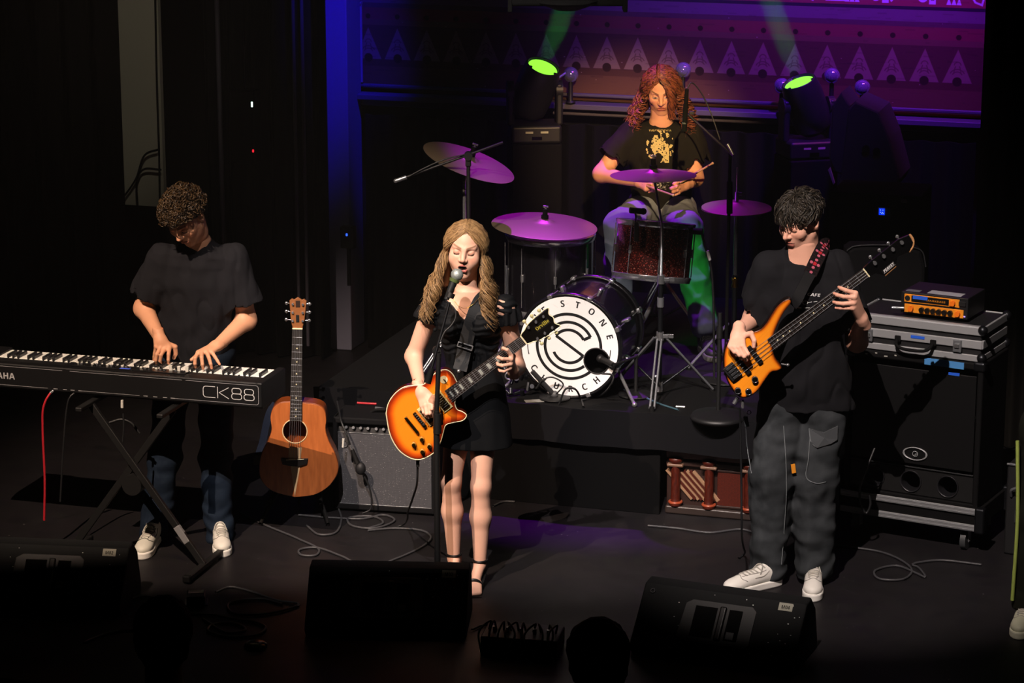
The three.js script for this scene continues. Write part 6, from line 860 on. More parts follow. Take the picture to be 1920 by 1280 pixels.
function sneaker(t, heel, toe, o = {}) {
  const yaw = Math.atan2(toe.x - heel.x, toe.z - heel.z), s = o.s ?? 1.06, T = new THREE.Matrix4().compose(V(heel.x, o.y ?? 0, heel.z), new THREE.Quaternion().setFromEuler(new THREE.Euler(0, yaw, 0, 'YXZ')), V(s, s, s));
  const so = [[-0.03, 0.0], [-0.037, 0.05], [-0.034, 0.12], [-0.044, 0.2], [-0.04, 0.255], [-0.018, 0.288], [0.01, 0.292], [0.036, 0.268], [0.045, 0.21], [0.037, 0.12], [0.037, 0.05], [0.03, 0.0], [0, -0.012]];
  const body = U(0.022, ell(0, 0.04, 0.226, 0.041, 0.03, 0.06), ell(0, 0.048, 0.15, 0.038, 0.036, 0.08), ell(0, 0.058, 0.06, 0.034, 0.05, 0.07), ell(0, 0.07, 0.025, 0.033, 0.055, 0.034)), hole = cap(V(0, 0.1, 0.035), V(0, 0.17, 0.04), 0.027, 0.03);
  const F = (x, y, z) => smax(smax(body(x, y, z), -hole(x, y, z), 0.005), 0.022 - y, 0.004), top = (x, z, up = 0.001) => { let y = 0.16; while (y > 0.02 && F(x, y, z) > 0.0005) y -= 0.0012; return V(x, y + up, z); };
  const sole = at(extr(so.map(([x, z]) => [x, -z]), 0.032, 0.006), 0, 0, 0, -Math.PI / 2), k = wpart(t, 'sneaker', surf(F, V(-0.06, 0.01, -0.03), V(0.06, 0.15, 0.3), 0.0045).applyMatrix4(T), mat(o.c ?? 0xdedbd4, 0.55));
  const lm = mat(o.lc ?? 0xa9a69e, 0.8), sm = mat(o.tc ?? 0x8f8c85, 0.6), seam = (pts) => wpart(k, 'upper_seam', tube(pts.map(([x, z]) => top(x, z, 0.0002)), 0.0018).applyMatrix4(T), sm);
  wpart(k, 'sole', sole.applyMatrix4(T), mat(o.sc ?? 0xe4e2dc, 0.6));
  for (let i = 0; i < 6; i++) { const z = 0.092 + i * 0.019; wpart(k, 'lace', tube([[-0.022, z + 0.005], [-0.01, z], [0.01, z + 0.001], [0.022, z - 0.005]].map(([x, q]) => top(x, q, 0.0022)), 0.003).applyMatrix4(T), lm); }
  for (const q of [-1, 1]) wpart(k, 'lace_end', tube([top(q * 0.004, 0.09, 0.004), top(q * 0.018, 0.1, 0.01), top(q * 0.03, 0.118, 0.004)], 0.0028).applyMatrix4(T), lm);
  seam([[-0.036, 0.19], [-0.024, 0.212], [0, 0.205], [0.024, 0.212], [0.036, 0.19]]); for (const q of [-1, 1]) { seam([[q * 0.014, 0.205], [q * 0.02, 0.16], [q * 0.024, 0.11], [q * 0.026, 0.085]]); seam([[q * 0.035, 0.15], [q * 0.033, 0.1], [q * 0.03, 0.07]]); }
}
// hair
const hairMat = new THREE.MeshPhysicalMaterial({ vertexColors: true, roughness: 0.42, specularIntensity: 0.7 });
const tones = (a, b) => { const A = lin(a), B = lin(b); return () => mixc(A, B, rnd()); };
const shell = (th, al, k, e = [0.079, 0.088, 0.1, 0.032, -0.014]) => V(e[0] * k * Math.sin(th) * Math.sin(al), e[3] + e[1] * k * Math.cos(th), e[4] + e[2] * k * Math.sin(th) * Math.cos(al));
function capField(front, back, grow = 1.05, cut = null) {
  const e = ell(0, 0.032, -0.014, 0.076 * grow, 0.085 * grow, 0.098 * grow), p0 = V(0, front[0], front[1]), p1 = V(0, back[0], back[1]), d = p1.clone().sub(p0).normalize(), ny = d.z, nz = -d.y;
  return (x, y, z) => smax(e(x, y, z), (y - p0.y) * ny + (z - p0.z) * nz + Math.abs(x) * 0.12, 0.01);
}
const colored = (g, c) => { const n = g.attributes.position.count, a = new Float32Array(n * 3); for (let i = 0; i < n; i++) { a[i * 3] = c[0]; a[i * 3 + 1] = c[1]; a[i * 3 + 2] = c[2]; } g.setAttribute('color', new THREE.BufferAttribute(a, 3)); return g; };
function longHair(o) {                                 // parted hair that falls over the shoulders
  const paths = [], n = o.n;
  for (let i = 0; i < n; i++) {
    const side = rnd() < 0.5 ? -1 : 1, al = lerp(o.front * R, Math.PI, Math.pow(rnd(), 0.85)), zp = lerp(0.062, -0.085, clamp((al - o.front * R) / (Math.PI - o.front * R))), lay = rr(1.02, o.thick ?? 1.16), len = o.len * rr(0.82, 1.05) * (al > 2.2 ? 0.95 : 1), clump = Math.floor(rnd() * 26) * 1.7, ph = o.free ? rr(0, 6.3) : clump + rr(-0.8, 0.8), path = [], px = o.part ?? 0;
    const top = V(side * 0.003 + px, 0, zp); { const q = clamp(1 - ((zp + 0.014) / 0.1) ** 2 - (px / 0.08) ** 2, 0, 1); top.y = 0.032 + 0.088 * Math.sqrt(q); } const ear = V(side * 0.08 * Math.sin(al), -0.005, -0.014 + 0.098 * Math.cos(al)); if (Math.cos(al) > 0.2) ear.x = side * Math.max(Math.abs(ear.x), o.faceHalf ?? 0.062);
    const a = top.clone().sub(V(0, 0.02, -0.014)), b = ear.clone().sub(V(0, 0.02, -0.014));
    for (let k = 0; k <= 7; k++) { const t = k / 7, d = a.clone().lerp(b, t), R0 = lerp(a.length(), b.length(), t), p = d.normalize().multiplyScalar(R0 * lerp(1.012, lay, t * t)); p.add(V(0, 0.02, -0.014)); const q9 = o.free ? 0.6 : 0.25, w9 = o.free ? 16 : 9; p.x += Math.sin(t * w9 + ph) * o.curl * q9; p.y += Math.cos(t * w9 + ph) * o.curl * q9 * 0.8; path.push(p); }
    const e0 = path[path.length - 1].clone(), m = o.steps ?? 16, fr = clamp(Math.cos(al) * 1.2 + 0.45), wl = o.wave * rr(0.85, 1.15);
    for (let k = 1; k <= m; k++) { const s = k / m, am = o.curl * (o.free ? 0.9 : clamp(s * 1.6 + 0.15)), w = s * len / wl * Math.PI * 2 + ph, out = o.flare * Math.pow(s, 1.1) * (0.6 + 0.5 * rndOf(i)); path.push(V(e0.x * (1 + out) + Math.sin(w) * am + side * (o.outX ?? 0) * s, e0.y - len * s + (o.bounce ?? 0) * Math.sin(w * 1.0) * am, e0.z * (1 + out * 0.5) + Math.cos(w) * am * 0.9 + (o.fwd * fr - (o.backPull ?? 0) * (1 - fr)) * s * (s < 0.5 ? s * 2 : 1))); }
    paths.push(path);
  }
  return paths;
}
const rndOf = (i) => { const x = Math.sin(i * 127.1 + 11.7) * 43758.5; return x - Math.floor(x); };
const placeHair = (paths, T) => paths.map((p) => p.map((q) => q.clone().applyMatrix4(T)));

// ---- keyboard player
{
  const skin = 0xd49a78, J = { NB: P(371, 455, -0.46), S0: P(294, 484, -0.47), S1: P(446, 486, -0.47), E0: P(270, 578, -0.52), E1: P(462, 600, -0.5), W0: P(300, 634, -0.31), W1: P(409, 646, -0.3), H0: P(328, 665, -0.56), H1: P(404, 665, -0.56), K0: P(309, 860, -0.5), K1: P(405, 862, -0.5), A0: P(286, 1000, -0.44), A1: P(412, 998, -0.42) };
  const t = thing('person', 'curly-haired keyboard player in a black T-shirt and blue jeans bending over the keys', 'person', V(P(345, 1000, -0.42).x, 0, -0.42), 0);
  const HC = P(347, 408, -0.33), T = poseOf(HC, 42, -24, 5, 1.06);
  const bodyF = U(0.03, trunk(J, MALE), cap(J.NB, V(0, -0.06, -0.03).applyMatrix4(T), 0.06, 0.054), cap(J.S0.clone().lerp(J.E0, 0.2), J.E0, 0.045, 0.046), cap(J.E0, J.W0, 0.047, 0.0285), cap(J.S1.clone().lerp(J.E1, 0.2), J.E1, 0.045, 0.046), cap(J.E1, J.W1, 0.047, 0.0285), legField(J.H0, J.K0, J.A0, [0.085, 0.055, 0.04]), legField(J.H1, J.K1, J.A1, [0.085, 0.055, 0.04]));
  const ky = KY + 0.006, tip = (u, v, d = 0) => Fl(u, v, ky + d), h0 = { W: J.W0, K: Fl(305, 652, KY + 0.075), A: V(-1, 0, 0.1), N: V(0, 0.8, 0.5), tips: [tip(316, 681), tip(302, 680), tip(293, 680), tip(288, 676)], thumb: tip(326, 671, 0.01), s: 1.04 };
  const h1 = { W: J.W1, K: Fl(384, 661, KY + 0.07), A: V(1, 0, 0.15), N: V(0, 0.85, 0.45), tips: [tip(367, 688), tip(381, 691), tip(397, 690), tip(417, 691)], thumb: tip(347, 682, 0.004), s: 1.06 };
  const pts = Object.values(J); wpart(t, 'body', mg([meshBones(bodyF, pts, 0.0095, skin), headGeo({ skin, lip: 0xb06a58, brow: 0x1c120c, eyes: 'closed', neckTo: neckTo(T, J.NB) }).applyMatrix4(T), handGeo(h0, skin), handGeo(h1, skin)]), skinMat);
  const sf = shirtField({ ...J, hem: P(360, 722, -0.5).y, l0: 0.74, l1: 0.7, sr: [0.078, 0.092], amp: 0.014, fn: cloth(9, 4.5, 9) }), [lo, hi] = bounds([J.S0, J.S1, J.E0, J.E1, J.H0, J.H1, V(J.H0.x, P(360, 722, -0.5).y, J.H0.z)], 0.18);
  wpart(t, 't_shirt', surf(sf, lo, hi, 0.0085), mat(0x1b1b1f, 0.9, 0, { sheen: 0.12, sheenRoughness: 0.6 }));
  const denim = mat(0x1d2835, 0.85, 0, { map: noiseTex(256, 14, [150, 165, 190], [255, 255, 255]) });
  const jf = folds(U(0.025, cap(J.H0, J.H1, 0.095), legField(J.H0, J.K0, J.A0.clone().add(V(0, -0.02, 0)), [0.095, 0.078, 0.068]), legField(J.H1, J.K1, J.A1.clone().add(V(0, -0.02, 0)), [0.095, 0.078, 0.068])), 0.016, (x, y, z) => noise(x * 8, y * 13, z * 8) + 0.7 * Math.sin(y * 60 + noise(x * 7, y * 5, 3) * 7) * clamp((0.4 - y) * 2.4) * 0.5), an = J.A0.y - 0.05; const [l2, h2] = bounds([J.H0, J.H1, J.K0, J.K1, J.A0, J.A1], 0.16);
  const jg = surf((x, y, z) => smax(jf(x, y, z), an - y, 0.006), l2, h2, 0.0095); { const p = jg.attributes.position, uv = new Float32Array(p.count * 2); for (let i = 0; i < p.count; i++) { uv[i * 2] = (p.getX(i) + p.getZ(i)) * 3; uv[i * 2 + 1] = p.getY(i) * 3; } jg.setAttribute('uv', new THREE.BufferAttribute(uv, 2)); } wpart(t, 'jeans', jg, denim);
  sneaker(t, Fl(291, 1012, 0), Fl(266, 1047, 0), { c: 0xcfcdc2, tc: 0x2c3428 }); sneaker(t, Fl(411, 1008, 0), Fl(419, 1046, 0), { c: 0xdad7ce, tc: 0x8a8880 });
  const base = colored(surf(folds(capField([0.06, 0.085], [-0.05, -0.07], 1.12), 0.008, (x, y, z) => noise(x * 60, y * 60, z * 60)), V(-0.12, -0.1, -0.14), V(0.12, 0.16, 0.12), 0.004).applyMatrix4(T), lin(0x2e2214)), paths = [];
  for (let i = 0; i < 760; i++) { const al = rr(-Math.PI, Math.PI), lim = (Math.abs(al) < 1.2 ? lerp(66, 80, Math.abs(al) / 1.2) : lerp(80, 112, clamp((Math.abs(al) - 1.2) / 0.9))) * R, th = Math.acos(lerp(1, Math.cos(lim), rnd())), c = shell(th, al, rr(1.12, 1.3)), ax = V(rr(-1, 1), rr(-1, 1), rr(-1, 1)).normalize(), b1 = ax.clone().cross(V(0.3, 0.9, 0.2)).normalize(), b2 = ax.clone().cross(b1), r = rr(0.007, 0.013), p0 = rr(0, 6), path = []; for (let k = 0; k <= 12; k++) { const a = p0 + k * 0.75; path.push(c.clone().addScaledVector(b1, Math.cos(a) * r).addScaledVector(b2, Math.sin(a) * r).addScaledVector(ax, (k - 6) * 0.0016)); } paths.push(path); }
  wpart(t, 'hair', mg([base, strands(placeHair(paths, T), 0.0029, 0.002, tones(0x17100a, 0x46341f))]), hairMat);
}
// ---- singer
{
  const skin = 0xdcab94, z0 = 0.17, J = { NB: P(874, 548, z0), S0: P(812, 572, z0), S1: P(948, 574, z0), E0: P(776, 668, 0.13), E1: P(968, 688, 0.08), W0: P(789, 732, 0.36), W1: P(962, 696, 0.33), H0: P(862, 748, 0.16), H1: P(912, 748, 0.16), K0: P(846, 902, 0.2), K1: P(902, 912, 0.23), A0: P(851, 1045, 0.17), A1: P(900, 1056, 0.24) };
  const t = thing('person', 'long-haired singer in a short black dress playing the sunburst guitar', 'person', V(P(880, 1090, 0.25).x, 0, 0.25), 0);
  const HC = P(873, 466, 0.18), T = poseOf(HC, 4, -5, -5, 1.06);
  const calf = (k, a) => { const m = k.clone().lerp(a, 0.4).add(V(0, 0, -0.012)); return U(0.03, cap(k, m, 0.043, 0.047), cap(m, a, 0.046, 0.029)); };
  const foot = (a, heel, ball_, toe) => U(0.014, cap(a, heel, 0.029, 0.025), cap(a, ball_, 0.029, 0.02), cap(heel, ball_, 0.024, 0.022), ...[-1, -0.45, 0.05, 0.5, 0.9].map((q, i) => cap(ball_.clone().add(V(q * 0.026, 0, 0)), toe.clone().add(V(q * 0.03, -0.002, -Math.abs(q + 0.7) * 0.012)), 0.013, i === 0 ? 0.0115 : 0.009)));
  const b1 = Fl(889, 1106, 0).setY(0.03), t1 = Fl(889, 1119, 0).setY(0.016), hl1 = V(J.A1.x + 0.0, 0.092, J.A1.z - 0.045), b0 = V(J.A0.x + 0.0, 0.03, J.A0.z + 0.1), t0 = V(J.A0.x, 0.016, J.A0.z + 0.15), hl0 = V(J.A0.x + 0.01, 0.092, J.A0.z - 0.045);
  const bust = [P(848, 606, z0 + 0.075), P(904, 608, z0 + 0.075)];
  const bodyF = U(0.028, trunk(J, FEMALE), cap(J.NB, HC.clone().lerp(J.NB, 0.2).add(V(0, 0, -0.03)), 0.05, 0.047), cap(bust[0], bust[0], 0.056), cap(bust[1], bust[1], 0.056), cap(J.S0, J.E0, 0.046, 0.038), cap(J.E0, J.W0, 0.039, 0.0235), cap(J.S1, J.E1, 0.046, 0.038), cap(J.E1, J.W1, 0.039, 0.0235), cap(J.H0.clone().add(V(0.008, 0, -0.01)), J.K0, 0.074, 0.045), cap(J.H1.clone().add(V(-0.008, 0, -0.01)), J.K1, 0.074, 0.045), calf(J.K0, J.A0), calf(J.K1, J.A1), cap(J.S0, J.S1, 0.04));
  const feetF = U(0.01, foot(J.A1, hl1, b1, t1), foot(J.A0, hl0, b0, t0)), c = lin(skin), feet = surf(feetF, ...bounds([J.A0, J.A1, t0, t1, hl0, hl1], 0.05), 0.004, () => c);
  const h0 = { W: J.W0, K: P(801, 758, 0.405), A: V(-0.75, -0.5, -0.05), N: V(-0.2, 0.5, 1), tips: [P(815, 771, 0.4), P(812, 777, 0.395), P(806, 781, 0.395), P(801, 781, 0.395)], thumb: P(818, 768, 0.41), s: 0.95 };
  const h1 = { W: J.W1, K: P(957, 678, 0.42), A: V(-0.12, -1, 0), N: V(0.75, 0.25, 0.7), tips: [P(942, 655, 0.405), P(935, 668, 0.405), P(932, 680, 0.405), P(935, 692, 0.405)], thumb: P(944, 655, 0.35), TN: V(1, 0.4, 0), s: 0.95 };
  wpart(t, 'body', mg([meshBones(bodyF, Object.values(J), 0.0085, skin, 0.12), headGeo({ skin, lip: 0xb25a58, brow: 0x6e5038, neckTo: neckTo(T, J.NB), eyes: 'closed', open: 0.012, female: true, frown: true }).applyMatrix4(T), handGeo(h0, skin), handGeo(h1, skin), feet]), skinMat);
  const yV = P(872, 601, z0 + 0.09).y, xc = P(872, 600, z0).x, hemY = P(880, 843, z0 + 0.08).y, m = (a, b, q) => a.clone().lerp(b, q);
  const dr = U(0.02, trunk(J, [[1.13, 0.09, 0.055], [1.03, 0.138, 0.066], [0.9, 0.15, 0.082], [0.7, 0.138, 0.095], [0.4, 0.116, 0.088], [0.1, 0.152, 0.11], [-0.2, 0.166, 0.12], [-0.62, 0.176, 0.126]], 2.2), cap(bust[0], bust[0], 0.066), cap(bust[1], bust[1], 0.066), cap(J.S0, J.S1, 0.045), cap(J.S0, J.S0.clone().lerp(J.E0, 0.1), 0.05), cap(J.S1, J.S1.clone().lerp(J.E1, 0.1), 0.05));
  const df = folds((x, y, z) => { let d = dr(x, y, z); const ax = Math.abs(x - xc); d = smax(d, y - (yV + 0.95 * ax + 4 * Math.max(0, ax - 0.075) + 0.006 * Math.sin(ax * 60)), 0.006); return smax(d, hemY - y, 0.006); }, 0.0055, (x, y, z) => (y > yV - 0.16 ? 0.5 * Math.sin(y * 190 + noise(x * 14, y * 5, z * 9) * 5) : 0) + noise(x * 16, y * 5, z * 16));
  wpart(t, 'dress', surf(df, ...bounds([J.S0, J.S1, J.H0, J.H1, V(J.H0.x, hemY, J.H0.z)], 0.17), 0.0075), mat(0x0e1013, 0.72, 0, { sheen: 0.1, sheenRoughness: 0.5 }));
  for (const [s, e] of [[J.S0, J.E0], [J.S1, J.E1]]) { const d = e.clone().sub(s).normalize(), ctr = s.clone().addScaledVector(d, 0.03), f = (x, y, z) => { const px = x - ctr.x, py = y - ctr.y, pz = z - ctr.z, h = px * d.x + py * d.y + pz * d.z, r = Math.hypot(px - d.x * h, py - d.y * h, pz - d.z * h), an = Math.atan2(pz, px * (s === J.S0 ? -1 : 1)), R0 = 0.052 + 0.016 * clamp((h + 0.03) / 0.06) + 0.006 * Math.sin(an * 9); return Math.max(Math.abs(r - R0 + 0.004) - 0.004, Math.abs(h - 0.005) - 0.036 - 0.005 * Math.sin(an * 7)); }; wpart(t, 'cap_sleeve', surf(f, ...bounds([ctr], 0.12), 0.0045), mat(0x0e0f12, 0.75)); }
  // sandals
  const blk = mat(0x0a0a0b, 0.4); for (const [a, h, b, to] of [[J.A1, hl1, b1, t1], [J.A0, hl0, b0, t0]]) { const k = wpart(t, 'high_heel_sandal', ribbon([V(h.x, h.y - 0.022, h.z - 0.018), h.clone().add(V(0, -0.026, 0.02)), a.clone().lerp(b, 0.62).setY(0.032), b.clone().setY(0.008), to.clone().add(V(0, -0.012, 0.012))], V(0, 1, 0), 0.07, 0.007), blk); wpart(k, 'heel', rod(V(h.x, 0.002, h.z - 0.02), V(h.x, h.y - 0.024, h.z - 0.01), 0.006, 0.016), blk); wpart(k, 'ankle_strap', at(new THREE.TorusGeometry(0.0335, 0.006, 8, 32).scale(1, 1, 0.9), a.x, a.y + 0.018, a.z, Math.PI / 2), blk); wpart(k, 'toe_strap', tube([b.clone().add(V(-0.046, -0.012, 0.012)), b.clone().add(V(-0.026, 0.02, 0.016)), b.clone().add(V(0.014, 0.022, 0.014)), b.clone().add(V(0.042, -0.01, 0.006))], 0.0075), blk); }
  { const p = P(935, 683, 0.418); wpart(t, 'finger_ring', at(new THREE.TorusGeometry(0.0098, 0.0028, 8, 20), p.x + 0.02, p.y + 0.004, p.z, 0, 1.2), M.black); const q = P(811, 769, 0.42); wpart(t, 'finger_ring', mg([ball(0.006, q.x, q.y, q.z - 0.004), ball(0.005, q.x - 0.014, q.y - 0.002, q.z - 0.004)]), M.chrome); const n = P(886, 562, 0.285); wpart(t, 'necklace', tube([P(846, 555, 0.24), P(858, 572, 0.27), P(872, 578, 0.28), P(886, 571, 0.275), P(900, 556, 0.25)], 0.0012), M.gold); }
  // guitar strap
  const sm = mat(0x0b0b0d, 0.6), st = thing('guitar_strap', 'plain black strap from the singer\'s shoulder to the sunburst guitar', 'strap', P(872, 640, 0.3), 0); wpart(st, 'strap', ribbon([P(938, 560, 0.1), P(922, 552, 0.17), P(902, 562, 0.245), P(888, 592, 0.285), P(876, 632, 0.292), P(868, 668, 0.3), P(862, 694, 0.335)], V(0.1, 0.3, 1), 0.064, 0.004), sm); const bu = P(872, 649, 0.303); wpart(st, 'buckle', at(mg([bx(0.072, 0.006, 0.005, 0, 0.01, 0, 0.002), bx(0.072, 0.005, 0.005, 0, -0.01, 0, 0.002), bx(0.005, 0.024, 0.005, 0.034, 0, 0, 0.002), bx(0.005, 0.024, 0.005, -0.034, 0, 0, 0.002)]), bu.x, bu.y, bu.z, -0.1, 0, -0.3), M.steel);
  const paths = longHair({ n: 2600, front: 64, len: 0.3, curl: 0.023, wave: 0.125, flare: 0.32, outX: 0.035, fwd: 0.1, backPull: 0.0, part: 0.002, thick: 1.14, faceHalf: 0.07 });
  const base = colored(surf(U(0.03, capField([0.1, 0.055], [-0.07, -0.03], 1.05), cap(V(-0.07, 0.02, -0.03), V(-0.085, -0.17, -0.03), 0.026, 0.022), cap(V(0.07, 0.02, -0.03), V(0.085, -0.17, -0.03), 0.026, 0.022), cap(V(0, 0, -0.07), V(0, -0.2, -0.08), 0.05, 0.05)), V(-0.15, -0.27, -0.16), V(0.15, 0.16, 0.12), 0.005).applyMatrix4(T), lin(0x846646));
  wpart(t, 'hair', mg([base, strands(placeHair(paths, T), 0.0018, 0.0012, tones(0x5e452c, 0xab8a60))]), hairMat);
}
// ---- bass player
{
  const skin = 0xe2aa92, J = { NB: P(1506, 492, 0.18), S0: P(1434, 504, 0.18), S1: P(1574, 500, 0.18), E0: P(1412, 600, 0.1), E1: P(1607, 640, 0.2), W0: P(1384, 624, 0.41), W1: P(1617, 601, 0.43), H0: P(1476, 722, 0.16), H1: P(1544, 722, 0.16), K0: P(1445, 890, 0.22), K1: P(1525, 890, 0.2), A0: P(1443, 1068, 0.2), A1: P(1524, 1068, 0.2) };
  const t = thing('person', 'dark-haired bass player in a black T-shirt and baggy cargo jeans looking down', 'person', V(P(1480, 1090, 0.25).x, 0, 0.25), 0);
  const HC = P(1499, 414, 0.2), T = poseOf(HC, 21, -46, -2, 1.08);
  const bodyF = U(0.03, trunk(J, MALE), cap(J.NB, HC.clone().lerp(J.NB, 0.3), 0.066, 0.06), cap(J.S0, J.E0, 0.052, 0.046), cap(J.E0, J.W0, 0.046, 0.0285), cap(J.S1, J.E1, 0.052, 0.046), cap(J.E1, J.W1, 0.048, 0.03), legField(J.H0, J.K0, J.A0, [0.085, 0.055, 0.04]), legField(J.H1, J.K1, J.A1, [0.085, 0.055, 0.04]));
  const h0 = { W: J.W0, K: P(1380, 650, 0.485), A: V(-1, -0.15, 0), N: V(-0.1, 0.25, 1), tips: [P(1404, 668, 0.468), P(1398, 674, 0.468), P(1389, 671, 0.47), P(1381, 666, 0.472)], thumb: P(1413, 650, 0.466), TN: V(0.7, 0.7, 0.4), s: 1.06 };
  const h1 = { W: J.W1, K: P(1601, 563, 0.51), A: V(-0.2, -1, 0), N: V(0.55, 0.25, 0.9), tips: [P(1573, 538, 0.47), P(1564, 550, 0.47), P(1563, 566, 0.47), P(1566, 577, 0.472)], thumb: P(1578, 545, 0.41), TN: V(1, 0.4, 0), s: 1.08 };
  wpart(t, 'body', mg([meshBones(bodyF, Object.values(J), 0.0095, skin), headGeo({ skin, lip: 0xb4665c, brow: 0x0c0a08, eyes: 'closed', neckTo: neckTo(T, J.NB) }).applyMatrix4(T), handGeo(h0, skin), handGeo(h1, skin)]), skinMat);
  const hem = P(1510, 772, 0.25).y, sf = shirtField({ ...J, hem, rows: [[1.2, 0.062, 0.062], [1.13, 0.1, 0.074], [1.06, 0.158, 0.088], [0.97, 0.19, 0.104], [0.78, 0.196, 0.126], [0.45, 0.196, 0.13], [0.1, 0.205, 0.135], [-0.6, 0.212, 0.138]], l0: 0.84, l1: 0.8, sr: [0.082, 0.096], amp: 0.016, fn: cloth(7, 4, 7), nr: 0.068 }), [lo, hi] = bounds([J.S0, J.S1, J.E0, J.E1, J.H0, J.H1, V(J.H0.x, hem, J.H0.z)], 0.19);
  wpart(t, 't_shirt', surf(sf, lo, hi, 0.0085), mat(0x19191c, 0.9, 0, { sheen: 0.12, sheenRoughness: 0.6 }));
  const print = canvasTex(256, 256, (g) => { g.clearRect(0, 0, 256, 256); g.fillStyle = '#d8d8d8'; g.strokeStyle = '#d8d8d8'; g.font = 'bold 46px sans-serif'; g.textAlign = 'center'; g.save(); g.translate(176, 56); g.rotate(0.22); g.fillText('L CAFE', 0, 0); g.restore(); g.lineWidth = 6; g.beginPath(); g.arc(128, 130, 20, 0, 7); g.moveTo(148, 130); g.lineTo(182, 126); g.moveTo(196, 128); g.lineTo(226, 124); g.stroke(); g.font = 'bold 40px sans-serif'; g.fillText('C', 82, 146); g.fillText('a', 20, 150); g.fillRect(70, 190, 30, 8); g.fillRect(120, 190, 100, 8); });
  const a0 = P(1478, 585, 0.3), a1 = P(1540, 545, 0.3); wpart(t, 'shirt_print', patch(sf, a0.x, a1.x, a0.y, a1.y, 0.5, null), mat(0xffffff, 0.8, 0, { map: print, alphaTest: 0.5, side: THREE.DoubleSide }), 'small white chest print reading L CAFE');
  // baggy cargo jeans
  const A0 = J.A0.clone().add(V(0, -0.01, 0)), A1 = J.A1.clone().add(V(0, -0.01, 0));
  const raw = U(0.03, cap(J.H0.clone().lerp(J.H1, 0), J.H0.clone().lerp(J.H1, 1), 0.108), legField(J.H0.clone().add(V(-0.01, -0.05, 0)), J.K0, A0, [0.112, 0.102, 0.09]), legField(J.H1.clone().add(V(0.012, -0.05, 0)), J.K1, A1, [0.115, 0.11, 0.088]));
  const jf = folds(raw, 0.019, (x, y, z) => noise(x * 7, y * 8, z * 7) + 0.5 * noise(x * 15, y * 18, z * 14) + 0.6 * Math.sin(y * 48 + noise(x * 6, y * 4, 7) * 8) * clamp((0.32 - y) * 3.5) * 0.5), cut = A0.y - 0.022, [l2, h2] = bounds([J.H0, J.H1, J.K0, J.K1, A0, A1], 0.2);
  const jg = surf((x, y, z) => smax(jf(x, y, z), cut - y, 0.006), l2, h2, 0.0095); { const p = jg.attributes.position, uv = new Float32Array(p.count * 2); for (let i = 0; i < p.count; i++) { uv[i * 2] = (p.getX(i) + p.getZ(i)) * 2.2; uv[i * 2 + 1] = p.getY(i) * 2.2; } jg.setAttribute('uv', new THREE.BufferAttribute(uv, 2)); }
  const wash = noiseTex(256, 6, [140, 145, 148], [255, 255, 255]), dm = mat(0x45484b, 0.9, 0, { map: wash }), jeans = wpart(t, 'cargo_jeans', jg, dm);
  const fp = (u, v, zs = 0.5) => { const q = P(u, v, 0.3); let z = zs; for (let k = 0; k < 80; k++) { const d = jf(q.x, q.y, z); if (d < 0.001 || z < 0.15) break; z -= Math.min(0.02, Math.max(0.002, d * 0.5)); } return V(q.x, q.y, z + 0.003); };
  const seam = (pts, r = 0.0022, mm = mat(0x6e7376, 0.9)) => wpart(jeans, 'stitched_seam', tube(pts.map(([u, v]) => fp(u, v)), r, pts.length * 6, 5), mm);
  seam([[1470, 800], [1473, 860], [1474, 920], [1472, 980], [1468, 1040], [1466, 1060]]); seam([[1404, 800], [1406, 850], [1410, 890]]); seam([[1520, 822], [1516, 860], [1512, 895], [1530, 903], [1548, 902]]); seam([[1520, 812], [1545, 812], [1570, 804]]);
  { const fl = [[1519, 808], [1545, 811], [1572, 801], [1571, 826], [1558, 832], [1532, 839], [1522, 830]].map(([u, v]) => fp(u, v)), mid = fl.reduce((s, p) => s.add(p), V(0, 0, 0)).multiplyScalar(1 / 7), zf = Math.max(...fl.map((p) => p.z)); const g = new THREE.BufferGeometry(), pos = []; for (let i = 0; i < 7; i++) { const a = fl[i], b = fl[(i + 1) % 7], o = 0.009, M0 = mid.clone(); M0.z += o + 0.012; const A = a.clone(), B = b.clone(); A.z += o; B.z += o; pos.push(...B.toArray(), ...A.toArray(), ...M0.toArray(), ...a.toArray(), ...A.toArray(), ...b.toArray(), ...A.toArray(), ...B.toArray(), ...b.toArray()); } g.setAttribute('position', new THREE.Float32BufferAttribute(pos, 3)); g.computeVertexNormals(); wpart(jeans, 'pocket_flap', g, mat(0x46494c, 0.9, 0, { side: THREE.DoubleSide })); seam([[1519, 808], [1522, 830], [1532, 839], [1558, 832], [1571, 826]], 0.003); }
  wpart(jeans, 'orange_tag', bx(0.02, 0.045, 0.003, fp(1488, 879).x, fp(1488, 879).y, fp(1486, 879).z + 0.006, 0.001, 0, 0.2, 0.15), mat(0xe8942c, 0.7)); wpart(jeans, 'pocket_tab', bx(0.02, 0.05, 0.01, fp(1406, 806).x - 0.004, fp(1406, 806).y, fp(1408, 806).z + 0.004, 0.003, 0, -0.5, 0.2), mat(0x505458, 0.8)); wpart(jeans, 'zip_ring', ring(0.009, 0.002, fp(1410, 790).x, fp(1410, 790).y, fp(1410, 790).z + 0.008), M.steel);
  sneaker(t, Fl(1458, 1094, 0), Fl(1380, 1112, 0), { s: 1.1 }); sneaker(t, Fl(1526, 1086, 0), Fl(1523, 1128, 0), { s: 1.1 });
